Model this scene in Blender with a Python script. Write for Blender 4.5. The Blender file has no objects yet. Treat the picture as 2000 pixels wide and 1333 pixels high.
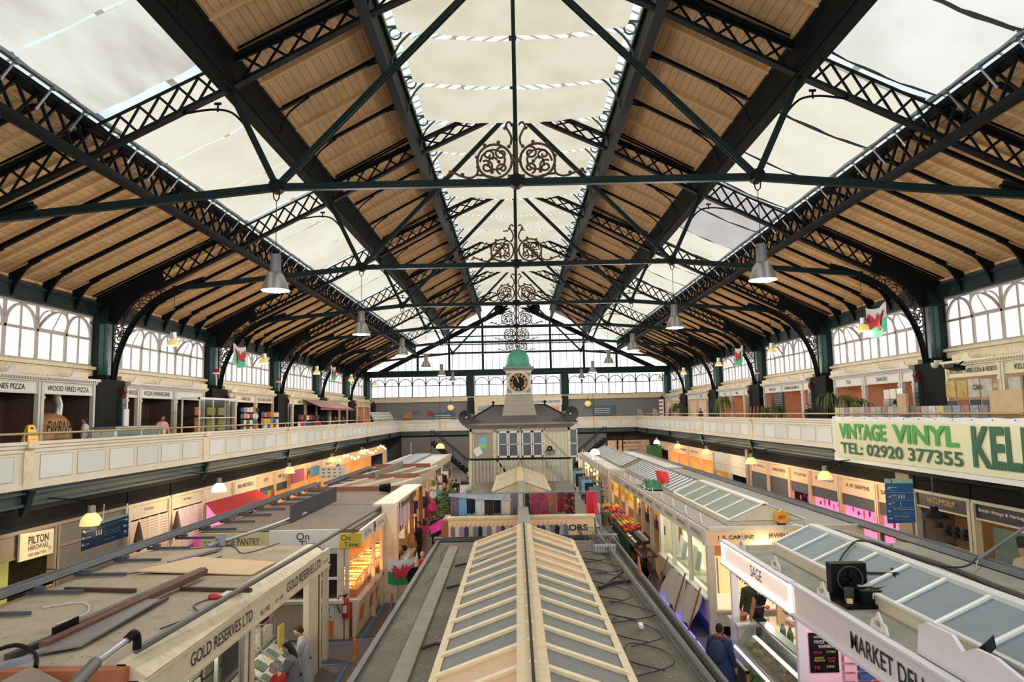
import bpy, bmesh, math, random
from mathutils import Vector, Matrix
random.seed(7)
C = bpy.context.scene.collection
def V(*a): return Vector(a)
# ------------------------------------------------------------------ materials
def lin(c):
    c = c / 255.0
    return c / 12.92 if c <= 0.04045 else ((c + 0.055) / 1.055) ** 2.4
def rgb(r, g, b): return (lin(r), lin(g), lin(b), 1)
MATS = {}
def mat(name, col, rough=0.7, metal=0.0, emit=None, es=0.0, var=0.12, scale=3.0, dirt=None, dscale=6.0, damt=0.5, bump=0.0, stretch=(1, 1, 1)):
    """principled with a procedural noise in its colour; dirt = second colour in speckles or blotches"""
    if name in MATS: return MATS[name]
    m = bpy.data.materials.new(name); m.use_nodes = True
    nt = m.node_tree; n = nt.nodes; L = nt.links
    p = n['Principled BSDF']
    p.inputs['Roughness'].default_value = rough; p.inputs['Metallic'].default_value = metal
    base = rgb(*col)
    g = n.new('ShaderNodeNewGeometry')
    mp = n.new('ShaderNodeMapping'); mp.inputs['Scale'].default_value = stretch
    L.new(g.outputs['Position'], mp.inputs['Vector'])
    no = n.new('ShaderNodeTexNoise'); no.inputs['Scale'].default_value = scale; no.inputs['Detail'].default_value = 5
    L.new(mp.outputs['Vector'], no.inputs['Vector'])
    mx = n.new('ShaderNodeMix'); mx.data_type = 'RGBA'
    mx.inputs['A'].default_value = tuple(min(1, c * (1 + var)) for c in base[:3]) + (1,)
    mx.inputs['B'].default_value = tuple(c * (1 - var * 1.6) for c in base[:3]) + (1,)
    L.new(no.outputs['Fac'], mx.inputs['Factor'])
    out = mx.outputs['Result']
    if dirt:
        n2 = n.new('ShaderNodeTexNoise'); n2.inputs['Scale'].default_value = dscale; n2.inputs['Detail'].default_value = 8
        L.new(mp.outputs['Vector'], n2.inputs['Vector'])
        r = n.new('ShaderNodeValToRGB'); r.color_ramp.elements[0].position = 0.5; r.color_ramp.elements[1].position = 0.68
        r.color_ramp.elements[1].color = (damt, damt, damt, 1)
        L.new(n2.outputs['Fac'], r.inputs['Fac'])
        m2 = n.new('ShaderNodeMix'); m2.data_type = 'RGBA'; m2.inputs['B'].default_value = rgb(*dirt)
        L.new(r.outputs['Color'], m2.inputs['Factor']); L.new(out, m2.inputs['A']); out = m2.outputs['Result']
    L.new(out, p.inputs['Base Color'])
    if bump:
        b = n.new('ShaderNodeBump'); b.inputs['Strength'].default_value = bump; b.inputs['Distance'].default_value = 0.02
        L.new(no.outputs['Fac'], b.inputs['Height']); L.new(b.outputs['Normal'], p.inputs['Normal'])
    if emit:
        p.inputs['Emission Color'].default_value = rgb(*emit); p.inputs['Emission Strength'].default_value = es
    MATS[name] = m
    return m
def boards(name, col, width, axis, rough=0.75, seam=0.35, var=0.18, gap=0.07):
    """painted timber boards, seam lines every `width` metres along world axis 0/1/2"""
    m = bpy.data.materials.new(name); m.use_nodes = True
    nt = m.node_tree; n = nt.nodes; L = nt.links; p = n['Principled BSDF']; p.inputs['Roughness'].default_value = rough
    g = n.new('ShaderNodeNewGeometry'); s = n.new('ShaderNodeSeparateXYZ'); L.new(g.outputs['Position'], s.inputs[0])
    d = n.new('ShaderNodeMath'); d.operation = 'DIVIDE'; d.inputs[1].default_value = width; L.new(s.outputs[axis], d.inputs[0])
    fr = n.new('ShaderNodeMath'); fr.operation = 'FRACT'; L.new(d.outputs[0], fr.inputs[0])
    fl = n.new('ShaderNodeMath'); fl.operation = 'FLOOR'; L.new(d.outputs[0], fl.inputs[0])
    lt = n.new('ShaderNodeMath'); lt.operation = 'LESS_THAN'; lt.inputs[1].default_value = gap; L.new(fr.outputs[0], lt.inputs[0])
    wn = n.new('ShaderNodeTexWhiteNoise'); wn.noise_dimensions = '1D'; L.new(fl.outputs[0], wn.inputs['W'])
    no = n.new('ShaderNodeTexNoise'); no.inputs['Scale'].default_value = 1.3; no.inputs['Detail'].default_value = 6
    L.new(g.outputs['Position'], no.inputs['Vector'])
    ad = n.new('ShaderNodeMath'); ad.operation = 'MULTIPLY_ADD'; ad.inputs[1].default_value = 0.3; L.new(wn.outputs['Value'], ad.inputs[0]); L.new(no.outputs['Fac'], ad.inputs[2])
    mx = n.new('ShaderNodeMix'); mx.data_type = 'RGBA'; b = rgb(*col)
    mx.inputs['A'].default_value = tuple(min(1, c * (1 + var)) for c in b[:3]) + (1,); mx.inputs['B'].default_value = tuple(c * (1 - var * 1.4) for c in b[:3]) + (1,)
    L.new(ad.outputs[0], mx.inputs['Factor'])
    m2 = n.new('ShaderNodeMix'); m2.data_type = 'RGBA'; m2.inputs['B'].default_value = tuple(c * seam for c in b[:3]) + (1,)
    L.new(lt.outputs[0], m2.inputs['Factor']); L.new(mx.outputs['Result'], m2.inputs['A'])
    L.new(m2.outputs['Result'], p.inputs['Base Color'])
    MATS[name] = m
    return m
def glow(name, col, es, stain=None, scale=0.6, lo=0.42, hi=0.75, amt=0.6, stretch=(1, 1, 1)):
    """cloth or frosted glass whose own emission stands in for daylight from outside; stains dim it"""
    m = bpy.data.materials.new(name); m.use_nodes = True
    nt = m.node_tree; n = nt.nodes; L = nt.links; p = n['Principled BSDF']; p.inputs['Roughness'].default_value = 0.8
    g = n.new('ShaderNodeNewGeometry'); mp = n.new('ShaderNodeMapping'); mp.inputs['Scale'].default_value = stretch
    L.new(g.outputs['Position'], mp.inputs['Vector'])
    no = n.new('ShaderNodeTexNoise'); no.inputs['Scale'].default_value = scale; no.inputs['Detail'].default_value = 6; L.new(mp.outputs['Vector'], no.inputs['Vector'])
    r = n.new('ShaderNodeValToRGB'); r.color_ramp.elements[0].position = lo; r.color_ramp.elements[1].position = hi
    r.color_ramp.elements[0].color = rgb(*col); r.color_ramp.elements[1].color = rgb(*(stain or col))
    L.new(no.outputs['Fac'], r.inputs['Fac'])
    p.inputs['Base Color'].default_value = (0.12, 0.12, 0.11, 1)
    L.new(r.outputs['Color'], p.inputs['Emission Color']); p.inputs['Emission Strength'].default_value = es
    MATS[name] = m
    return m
def clearglass(name, tint=(235, 242, 240), a=0.88):
    m = bpy.data.materials.new(name); m.use_nodes = True
    nt = m.node_tree; n = nt.nodes; L = nt.links; n.remove(n['Principled BSDF'])
    t = n.new('ShaderNodeBsdfTransparent'); t.inputs[0].default_value = rgb(*tint)
    gl = n.new('ShaderNodeBsdfGlossy'); gl.inputs['Roughness'].default_value = 0.08
    mx = n.new('ShaderNodeMixShader'); mx.inputs[0].default_value = 1 - a
    L.new(t.outputs[0], mx.inputs[1]); L.new(gl.outputs[0], mx.inputs[2]); L.new(mx.outputs[0], n['Material Output'].inputs['Surface'])
    MATS[name] = m
    return m
def speckled(name, col, c2, c3=(60, 58, 52), rough=0.95):
    """dusty felt roof: pale dust clouds and dark specks"""
    m = mat(name, col, rough, var=0.14, scale=0.9, dirt=c2, dscale=2.2, damt=0.75, bump=0.15)
    nt = m.node_tree; n = nt.nodes; L = nt.links; p = n['Principled BSDF']
    src = p.inputs['Base Color'].links[0].from_socket
    g = n.new('ShaderNodeNewGeometry'); v = n.new('ShaderNodeTexNoise'); v.inputs['Scale'].default_value = 14; v.inputs['Detail'].default_value = 3
    L.new(g.outputs['Position'], v.inputs['Vector'])
    r = n.new('ShaderNodeValToRGB'); r.color_ramp.elements[0].position = 0.66; r.color_ramp.elements[1].position = 0.7
    L.new(v.outputs['Fac'], r.inputs['Fac'])
    m2 = n.new('ShaderNodeMix'); m2.data_type = 'RGBA'; m2.inputs['B'].default_value = rgb(*c3)
    L.new(r.outputs['Color'], m2.inputs['Factor']); L.new(src, m2.inputs['A']); L.new(m2.outputs['Result'], p.inputs['Base Color'])
    return m
IRON = mat('iron_green_black', (12, 17, 20), 0.6, 0.0, var=0.3)
IRON2 = mat('iron_dark_green', (18, 36, 36), 0.5, 0.0, var=0.2)
TEAL = mat('iron_teal', (36, 76, 70), 0.35, 0.0, var=0.2)
GIRD = mat('girder_green', (50, 68, 68), 0.45, 0.0, var=0.15)
RUST = mat('rusty_iron', (84, 56, 42), 0.7, 0.0, var=0.4, scale=9)
TIMBER = boards('ceiling_boards', (214, 174, 124), 0.235, 0, seam=.28)
BATTEN = mat('ceiling_batten', (216, 176, 124), 0.7, var=0.15)
CREAM = mat('cream_paint', (214, 204, 182), 0.5, var=0.06, scale=2)
CREAM2 = mat('cream_paint_aged', (222, 206, 170), 0.5, var=0.12, scale=1.5, dirt=(160, 140, 105), damt=0.35)
WHITE = mat('white_paint', (216, 214, 206), 0.5, var=0.05)
GREYW = mat('grey_white_paint', (196, 194, 186), 0.55, var=0.06)
FRAME = mat('window_frame_paint', (178, 166, 152), 0.55, var=0.12, dirt=(150, 130, 115), damt=0.35)
DARKGREY = mat('dark_grey', (58, 58, 60), 0.7, var=0.15)
BLACK = mat('black_paint', (16, 17, 18), 0.45, var=0.2)
INK = mat('lettering_black', (28, 28, 28), 0.6, var=0.0)
STEEL = mat('galvanised_steel', (140, 146, 152), 0.4, 0.5, var=0.15)
ALU = mat('lamp_aluminium', (176, 174, 168), 0.32, 0.7, var=0.08)
WOOD = mat('varnished_wood', (160, 104, 62), 0.5, var=0.2, scale=5, stretch=(4, 1, 4))
DWOOD = mat('dark_wood', (78, 50, 36), 0.6, var=0.25, scale=5)
for m_ in (IRON, IRON2, BLACK): m_.node_tree.nodes['Principled BSDF'].inputs['Specular IOR Level'].default_value = .15
GLASSG = glow('frosted_window_glass_glow', (246, 248, 252), 1.45, (226, 232, 240), 0.35)  # panes and blind cloths emit light in place of daylight, lighting the hall
BLIND = glow('glowing_blind_cloth', (238, 236, 218), 0.96, (222, 216, 194), 0.35, 0.45, 0.8)
BLINDW = glow('glowing_blind_cloth_white', (240, 244, 238), 0.97, (220, 222, 210), 0.35, 0.45, 0.8)
BLINDG = glow('glowing_blind_cloth_grey', (206, 204, 206), 0.85, (190, 184, 176), 0.5)
BLINDS = glow('glowing_blind_cloth_stained', (236, 236, 226), 0.94, (150, 142, 130), 0.5, 0.48, 0.78, stretch=(1, .25, 1))
LANTC = glow('lantern_blind_cloth_glow', (234, 230, 208), 0.9, (214, 206, 178), 0.45, 0.4, 0.8)
CLEAR = clearglass('clear_glass')
WARM = mat('warm_bulb', (255, 220, 150), emit=(255, 205, 130), es=7, var=0)
COOL = mat('white_bulb', (255, 250, 235), emit=(255, 246, 225), es=5, var=0)
FLOORM = mat('floor_tiles', (96, 90, 88), 0.5, var=0.12, scale=1.2, dirt=(60, 58, 60), damt=0.5)
# ------------------------------------------------------------------ mesh building
class MB:
    def __init__(s): s.v = []; s.f = []
    def add(s, vs, fs):
        o = len(s.v); s.v += [tuple(a) for a in vs]; s.f += [tuple(i + o for i in f) for f in fs]; return s
    def box(s, x0, x1, y0, y1, z0, z1):
        return s.add([(x0, y0, z0), (x1, y0, z0), (x1, y1, z0), (x0, y1, z0), (x0, y0, z1), (x1, y0, z1), (x1, y1, z1), (x0, y1, z1)],
                     [(0, 3, 2, 1), (4, 5, 6, 7), (0, 1, 5, 4), (1, 2, 6, 5), (2, 3, 7, 6), (3, 0, 4, 7)])
    def cbox(s, c, sx, sy, sz): return s.box(c[0] - sx / 2, c[0] + sx / 2, c[1] - sy / 2, c[1] + sy / 2, c[2] - sz / 2, c[2] + sz / 2)
    def obox(s, c, u, v, w):  # centre and three half vectors
        c, u, v, w = Vector(c), Vector(u), Vector(v), Vector(w)
        return s.add([c + a * u + b * v + d * w for d in (-1, 1) for a, b in ((-1, -1), (1, -1), (1, 1), (-1, 1))],
                     [(0, 3, 2, 1), (4, 5, 6, 7), (0, 1, 5, 4), (1, 2, 6, 5), (2, 3, 7, 6), (3, 0, 4, 7)])
    def beam(s, p, q, w, h, up=(0, 0, 1)):
        p, q = Vector(p), Vector(q); d = (q - p)
        if d.length < 1e-5: return s
        dn = d.normalized(); up = Vector(up); sd = dn.cross(up)
        if sd.length < 1e-4: sd = dn.cross(Vector((0, 1, 0)))
        sd.normalize(); u2 = sd.cross(dn).normalized()
        return s.obox((p + q) / 2, d / 2, sd * w / 2, u2 * h / 2)
    def path(s, pts, w, h, up=(0, 0, 1)):
        for a, b in zip(pts[:-1], pts[1:]): s.beam(a, b, w, h, up)
        return s
    def tube(s, pts, r, n=6, caps=True):
        pts = [Vector(p) for p in pts]; rs = r if isinstance(r, (list, tuple)) else [r] * len(pts)
        vs = []; t0 = None
        for i, p in enumerate(pts):
            d = (pts[min(i + 1, len(pts) - 1)] - pts[max(i - 1, 0)])
            d = d.normalized() if d.length > 1e-7 else Vector((0, 0, 1))
            if t0 is None:
                a = d.cross(Vector((0, 0, 1)))
                if a.length < 0.05: a = d.cross(Vector((1, 0, 0)))
                t0 = a.normalized()
            a = (t0 - d * t0.dot(d)); a = a.normalized() if a.length > 1e-6 else d.orthogonal().normalized(); t0 = a
            b = d.cross(a)
            for k in range(n):
                an = 2 * math.pi * k / n
                vs.append(p + (a * math.cos(an) + b * math.sin(an)) * rs[i])
        fs = []
        for i in range(len(pts) - 1):
            for k in range(n):
                fs.append((i * n + k, i * n + (k + 1) % n, (i + 1) * n + (k + 1) % n, (i + 1) * n + k))
        if caps: fs += [tuple(range(n - 1, -1, -1)), tuple((len(pts) - 1) * n + k for k in range(n))]
        return s.add(vs, fs)
    def cyl(s, p, q, r, r2=None, n=12): return s.tube([p, q], [r, r if r2 is None else r2], n)
    def lathe(s, c, prof, n=20, ax='z', caps=False, sc=(1, 1)):
        vs = []; 
        for r, z in prof:
            for k in range(n):
                an = 2 * math.pi * k / n; a, b = r * math.cos(an) * sc[0], r * math.sin(an) * sc[1]
                vs.append((c[0] + a, c[1] + b, c[2] + z) if ax == 'z' else ((c[0] + a, c[1] + z, c[2] + b) if ax == 'y' else (c[0] + z, c[1] + a, c[2] + b)))
        fs = [(i * n + k, i * n + (k + 1) % n, (i + 1) * n + (k + 1) % n, (i + 1) * n + k) for i in range(len(prof) - 1) for k in range(n)]
        if caps: fs += [tuple(range(n)), tuple((len(prof) - 1) * n + k for k in range(n))]
        return s.add(vs, fs)
    def ell(s, c, rx, ry, rz, n=12, m=8, rot=None):
        vs = []
        for i in range(m + 1):
            ph = math.pi * i / m
            for k in range(n):
                an = 2 * math.pi * k / n
                v = Vector((rx * math.sin(ph) * math.cos(an), ry * math.sin(ph) * math.sin(an), rz * math.cos(ph)))
                if rot: v = rot @ v
                vs.append(Vector(c) + v)
        return s.add(vs, [(i * n + k, (i + 1) * n + k, (i + 1) * n + (k + 1) % n, i * n + (k + 1) % n) for i in range(m) for k in range(n)])
    def poly(s, pts): return s.add(pts, [tuple(range(len(pts)))])
    def prism(s, pts, off):  # polygon extruded by vector off
        n = len(pts); off = Vector(off); p = [Vector(a) for a in pts]
        return s.add(p + [a + off for a in p], [tuple(range(n - 1, -1, -1)), tuple(range(n, 2 * n))] + [(i, (i + 1) % n, n + (i + 1) % n, n + i) for i in range(n)])
    def build(s, name, m, parent=None, smooth=False, label=None, cat=None, group=None, kind=None, sub=0):
        me = bpy.data.meshes.new(name); vs = s.v
        if parent is None:
            xs = [v[0] for v in vs]; ys = [v[1] for v in vs]; zs = [v[2] for v in vs]
            o = Vector(((min(xs) + max(xs)) / 2, (min(ys) + max(ys)) / 2, min(zs)))
        else: o = wloc(parent)
        me.from_pydata([(v[0] - o.x, v[1] - o.y, v[2] - o.z) for v in vs], [], s.f); me.update()
        bm = bmesh.new(); bm.from_mesh(me); bmesh.ops.recalc_face_normals(bm, faces=bm.faces); bm.to_mesh(me); bm.free()
        if smooth:
            for p in me.polygons: p.use_smooth = True
            try: me.set_sharp_from_angle(angle=math.radians(42))
            except Exception: pass
        me.materials.append(m)
        ob = bpy.data.objects.new(name, me); C.objects.link(ob)
        if parent is None: ob.location = o
        else: ob.parent = parent
        if sub:
            md = ob.modifiers.new('s', 'SUBSURF'); md.levels = sub; md.render_levels = sub
        tag(ob, label, cat, group, kind)
        return ob
def wloc(o):
    v = Vector((0, 0, 0))
    while o is not None: v = v + Vector(o.location); o = o.parent
    return v
def tag(o, label=None, cat=None, group=None, kind=None):
    if label: o['label'] = label
    if cat: o['category'] = cat
    if group: o['group'] = group
    if kind: o['kind'] = kind
    return o
def thing(name, label, cat, loc, group=None, kind=None):
    o = bpy.data.objects.new(name, None); o.empty_display_size = 0.2; C.objects.link(o); o.location = loc
    return tag(o, label, cat, group, kind)
def kids(o): return [c for c in o.children]
def copy_tree(o, parent=None, loc=None, label=None, rot=None, scale=None, group=None):
    c = o.copy(); C.objects.link(c)
    if parent is not None: c.parent = parent
    if loc is not None: c.location = loc
    if rot is not None: c.rotation_euler = rot
    if scale is not None: c.scale = scale
    if label: c['label'] = label
    if group: c['group'] = group
    for ch in kids(o): copy_tree(ch, c)
    return c
def text(body, c, right, up, h, w=None, m=None, parent=None, name='lettering', bold=0.0, depth=0.004, label=None, cat=None, shear=0.0):
    """lettering as a real mesh, centred at c, letter height h, optional total width w"""
    cu = bpy.data.curves.new(name, 'FONT'); cu.body = body; cu.size = 1; cu.align_x = 'CENTER'; cu.align_y = 'CENTER'; cu.offset = bold; cu.extrude = 0; cu.resolution_u = 3; cu.shear = shear
    tmp = bpy.data.objects.new('t', cu); C.objects.link(tmp); bpy.context.view_layer.update()
    me = bpy.data.meshes.new_from_object(tmp.evaluated_get(bpy.context.evaluated_depsgraph_get()))
    bpy.data.objects.remove(tmp); bpy.data.curves.remove(cu)
    if not me.vertices: return None
    xs = [v.co.x for v in me.vertices]; ys = [v.co.y for v in me.vertices]
    cx, cy_ = (min(xs) + max(xs)) / 2, (min(ys) + max(ys)) / 2
    sy = h / (max(ys) - min(ys)); sx = (w / (max(xs) - min(xs))) if w else sy
    R, U = Vector(right).normalized(), Vector(up).normalized(); N = R.cross(U)
    o = wloc(parent) if parent is not None else Vector(c)
    for v in me.vertices:
        q = Vector(c) + R * ((v.co.x - cx) * sx) + U * ((v.co.y - cy_) * sy) + N * depth
        v.co = q - o
    me.name = name; me.materials.clear(); me.materials.append(m or INK)
    ob = bpy.data.objects.new(name, me); C.objects.link(ob)
    if parent is not None: ob.parent = parent
    else: ob.location = o
    tag(ob, label, cat)
    return ob
def lerp(a, b, t): return a + (b - a) * t
ORD = ['first', 'second', 'third', 'fourth', 'fifth', 'sixth', 'seventh', 'eighth', 'ninth', 'tenth', 'eleventh', 'twelfth', 'thirteenth', 'fourteenth', 'fifteenth', 'sixteenth', 'seventeenth', 'eighteenth', 'nineteenth', 'twentieth', 'twenty-first', 'twenty-second', 'twenty-third', 'twenty-fourth', 'twenty-fifth', 'twenty-sixth', 'twenty-seventh', 'twenty-eighth', 'twenty-ninth', 'thirtieth', 'thirty-first', 'thirty-second', 'thirty-third', 'thirty-fourth', 'thirty-fifth', 'thirty-sixth', 'thirty-seventh', 'thirty-eighth', 'thirty-ninth', 'fortieth', 'forty-first', 'forty-second']
SIDE = {-1: 'left', 1: 'right'}
# ------------------------------------------------------------------ camera
YAW, PIT, ROL, FPX = -.0043, .1014, .0205, 1400
cy, sy = math.cos(YAW), math.sin(YAW); cp, sp = math.cos(PIT), math.sin(PIT)
f = V(sy * cp, cy * cp, sp); r = V(cy, -sy, 0); u = r.cross(f)
R_ = r * math.cos(ROL) - u * math.sin(ROL); U_ = u * math.cos(ROL) + r * math.sin(ROL)
cam = bpy.data.cameras.new('camera'); camo = bpy.data.objects.new('camera', cam); C.objects.link(camo)
cam.sensor_width = 36; cam.lens = FPX / 2000 * 36; cam.clip_end = 400; cam.clip_start = 0.05
camo.matrix_world = Matrix(((R_.x, U_.x, -f.x, -.137), (R_.y, U_.y, -f.y, 0), (R_.z, U_.z, -f.z, 6.1), (0, 0, 0, 1)))
bpy.context.scene.camera = camo
# ------------------------------------------------------------------ world & render look
sc = bpy.context.scene
w = bpy.data.worlds.new('overcast'); sc.world = w; w.use_nodes = True
bg = w.node_tree.nodes['Background']; bg.inputs[0].default_value = (0.93, 0.96, 1.0, 1); bg.inputs[1].default_value = 1.5
sc.view_settings.view_transform = 'Standard'; sc.view_settings.look = 'None'; sc.view_settings.exposure = 0.0; sc.view_settings.gamma = 1.0
sc.cycles.use_denoising = True; sc.cycles.max_bounces = 6; sc.cycles.diffuse_bounces = 4; sc.cycles.glossy_bounces = 2; sc.cycles.transparent_max_bounces = 12
sc.cycles.sample_clamp_indirect = 6; sc.cycles.caustics_reflective = False; sc.cycles.caustics_refractive = False
# ------------------------------------------------------------------ frame of the building
T = [20.05 + 11.357 * (i - 1) for i in range(0, 8)]   # T[1] nearest truss in view ... T[7] = end wall
BAY = 11.357; YE = 88.2; YB = 84.33; XB = 13.75; XW = 18.75; YR = T[0] - 4.5
def zb(x):     # underside of the rafters
    x = abs(x)
    P = [(0, 19.87), (4.28, 17.83), (8.36, 15.66), (12.38, 13.68), (18.75, 10.55)]
    for (a, za), (b, z2) in zip(P[:-1], P[1:]):
        if x <= b: return za + (z2 - za) * (x - a) / (b - a)
    return 10.55
def zt(x): return zb(x) + (0.98 if abs(x) > 4.3 else 0.72)
# ================================================================== SHELL
MB().box(-26, 26, -7, 96, -0.2, 0).build('floor', FLOORM, kind='structure')
# timber ceilings: lower slopes and upper slopes
for s in (-1, 1):
    for (xa, xb, nm) in ((12.55, 18.9, 'lower'), (4.5, 8.2, 'upper')):
        m = MB(); y0, y1 = YR, YE + 0.3
        m.prism([(s * xa, y0, zt(xa) + .1), (s * xb, y0, zt(xb) + .1), (s * xb, y0, zt(xb) + .22), (s * xa, y0, zt(xa) + .22)], (0, y1 - y0, 0))
        m.build('ceiling', TIMBER, kind='structure', label='tan painted boards of the %s %s roof slope' % (nm, SIDE[s]))
        # pale timber battens running down the slope between the iron ribs
        n = 6 if nm == 'lower' else 3
        b = MB()
        for i in range(0, 7):
            for k in range(n):
                y = T[i] + BAY * (k + .5) / n
                if y < YR or y > YE: continue
                b.beam((s * xa, y, zt(xa) + .04), (s * xb, y, zt(xb) + .04), .12, .12)
            for k in range(n + 1):
                for d in (-.14, .14):
                    y = T[i] + BAY * k / n + d
                    if YR < y < YE: b.beam((s * xa, y, zt(xa) + .06), (s * xb, y, zt(xb) + .06), .09, .08)
        for x in (xa + .12, xb - .1): b.box(*sorted((s * (x - .06), s * (x + .06))), YR, YE, zt(x) - .0, zt(x) + .1)
        b.build('trim_1' if nm == 'lower' else 'trim_2', BATTEN, kind='structure')
# skylight glass over the side slopes and over the lantern
for s in (-1, 1):
    MB().prism([(s * 8.2, YR, zt(8.2) + .45), (s * 12.55, YR, zt(12.55) + .45), (s * 12.55, YR, zt(12.55) + .46), (s * 8.2, YR, zt(8.2) + .46)], (0, YE - YR, 0)).build('window_%d' % (40 if s < 0 else 41), CLEAR, kind='structure', label='%s skylight glass above the blinds' % SIDE[s])
    b = MB()   # glazing bars seen above the blinds
    for i in range(0, 7):
        for k in range(14):
            y = T[i] + BAY * k / 14
            if y > YR: b.beam((s * 8.2, y, zt(8.2) + .42), (s * 12.55, y, zt(12.55) + .42), .04, .05)
    b.box(*sorted((s * 10.1, s * 10.3)), YR, YE, zt(10.2) + .36, zt(10.2) + .44)
    b.build('trim_3', GREYW, kind='structure')
LZ = 19.95   # eaves of the lantern
ob = MB()
for s in (-1, 1):
    ob.poly([(0, YR, LZ + 2.2), (s * 4.6, YR, LZ + .1), (s * 4.6, YE, LZ + .1), (0, YE, LZ + 2.2)])
ob.build('window_42', CLEAR, kind='structure', label='lantern roof glass above the hung cloths')
b = MB()
for s in (-1, 1):
    y = YR
    while y < YE:
        b.beam((0, y, LZ + 2.16), (s * 4.6, y, LZ + .06), .045, .06); y += 0.62
    b.beam((s * 2.3, YR, LZ + 1.1), (s * 2.3, YE, LZ + 1.1), .12, .14)
    b.beam((s * 4.55, YR, LZ), (s * 4.55, YE, LZ), .16, .2)
b.build('trim_4', GREYW, kind='structure')
# lantern side glazing: vertical lights between roof edge and lantern eaves
for s in (-1, 1):
    for i in range(0, 7):
        y0 = max(T[i], YR); y1 = T[i + 1]
        w_ = thing('window_%d' % (20 + i + (7 if s > 0 else 0)), 'white %s lantern side lights in the %s bay' % (SIDE[s], ORD[i]), 'window', (s * 4.5, (y0 + y1) / 2, zt(4.5)), kind='structure')
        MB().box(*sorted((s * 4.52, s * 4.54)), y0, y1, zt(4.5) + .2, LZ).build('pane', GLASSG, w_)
        fr = MB(); n = 12
        for k in range(n + 1):
            y = lerp(y0, y1, k / n); fr.box(*sorted((s * 4.44, s * 4.52)), y - .03, y + .03, zt(4.5) + .2, LZ)
        fr.box(*sorted((s * 4.42, s * 4.52)), y0, y1, zt(4.5) + .15, zt(4.5) + .3)
        fr.box(*sorted((s * 4.42, s * 4.52)), y0, y1, LZ - .75, LZ - .69)
        fr.build('frame', WHITE, w_)
# ================================================================== ROOF IRON
def lattice(m, x0, x1, y, n, t=.075, inset=.0):
    """crossing flat bars between the two chords from x0 to x1"""
    for k in range(n):
        a, b_ = lerp(x0, x1, k / n), lerp(x0, x1, (k + 1) / n)
        m.beam((a, y - .015, zb(a) + .1), (b_, y - .015, zt(b_) - .1), .03, t, (0, 1, 0)) if 0 else None
        for (p, q, dy) in (((a, zb(a) + .1), (b_, zt(b_) - .1), -.02), ((a, zt(a) - .1), (b_, zb(b_) + .1), .02)):
            m.beam((p[0], y + dy, p[1]), (q[0], y + dy, q[1]), t, .03, (0, 1, 0))
def arc(pts, n=5):
    """Catmull-Rom through (x,z) points"""
    out = []
    P = [pts[0]] + pts + [pts[-1]]
    for i in range(1, len(P) - 2):
        for k in range(n):
            t = k / n; a, b_, c, d = P[i - 1:i + 3]
            out.append(tuple(.5 * (2 * b_[j] + (c[j] - a[j]) * t + (2 * a[j] - 5 * b_[j] + 4 * c[j] - d[j]) * t * t + (3 * b_[j] - a[j] - 3 * c[j] + d[j]) * t ** 3) for j in (0, 1)))
    out.append(pts[-1]); return out
ARCH = arc([(17.83, 7.9), (17.63, 9.1), (17.14, 10.25), (16.38, 11.2), (15.5, 11.78), (14.7, 12.1), (13.9, 12.35)], 3)
def spiral(cx, cz, r, turns, a0, sgn=1, n=14):
    return [(cx + r * (1 - .8 * k / n) * math.cos(a0 + sgn * turns * 6.283 * k / n), cz + r * (1 - .8 * k / n) * math.sin(a0 + sgn * turns * 6.283 * k / n)) for k in range(n + 1)]
TN = ['nearest', 'second', 'third', 'fourth', 'fifth', 'sixth']
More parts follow.
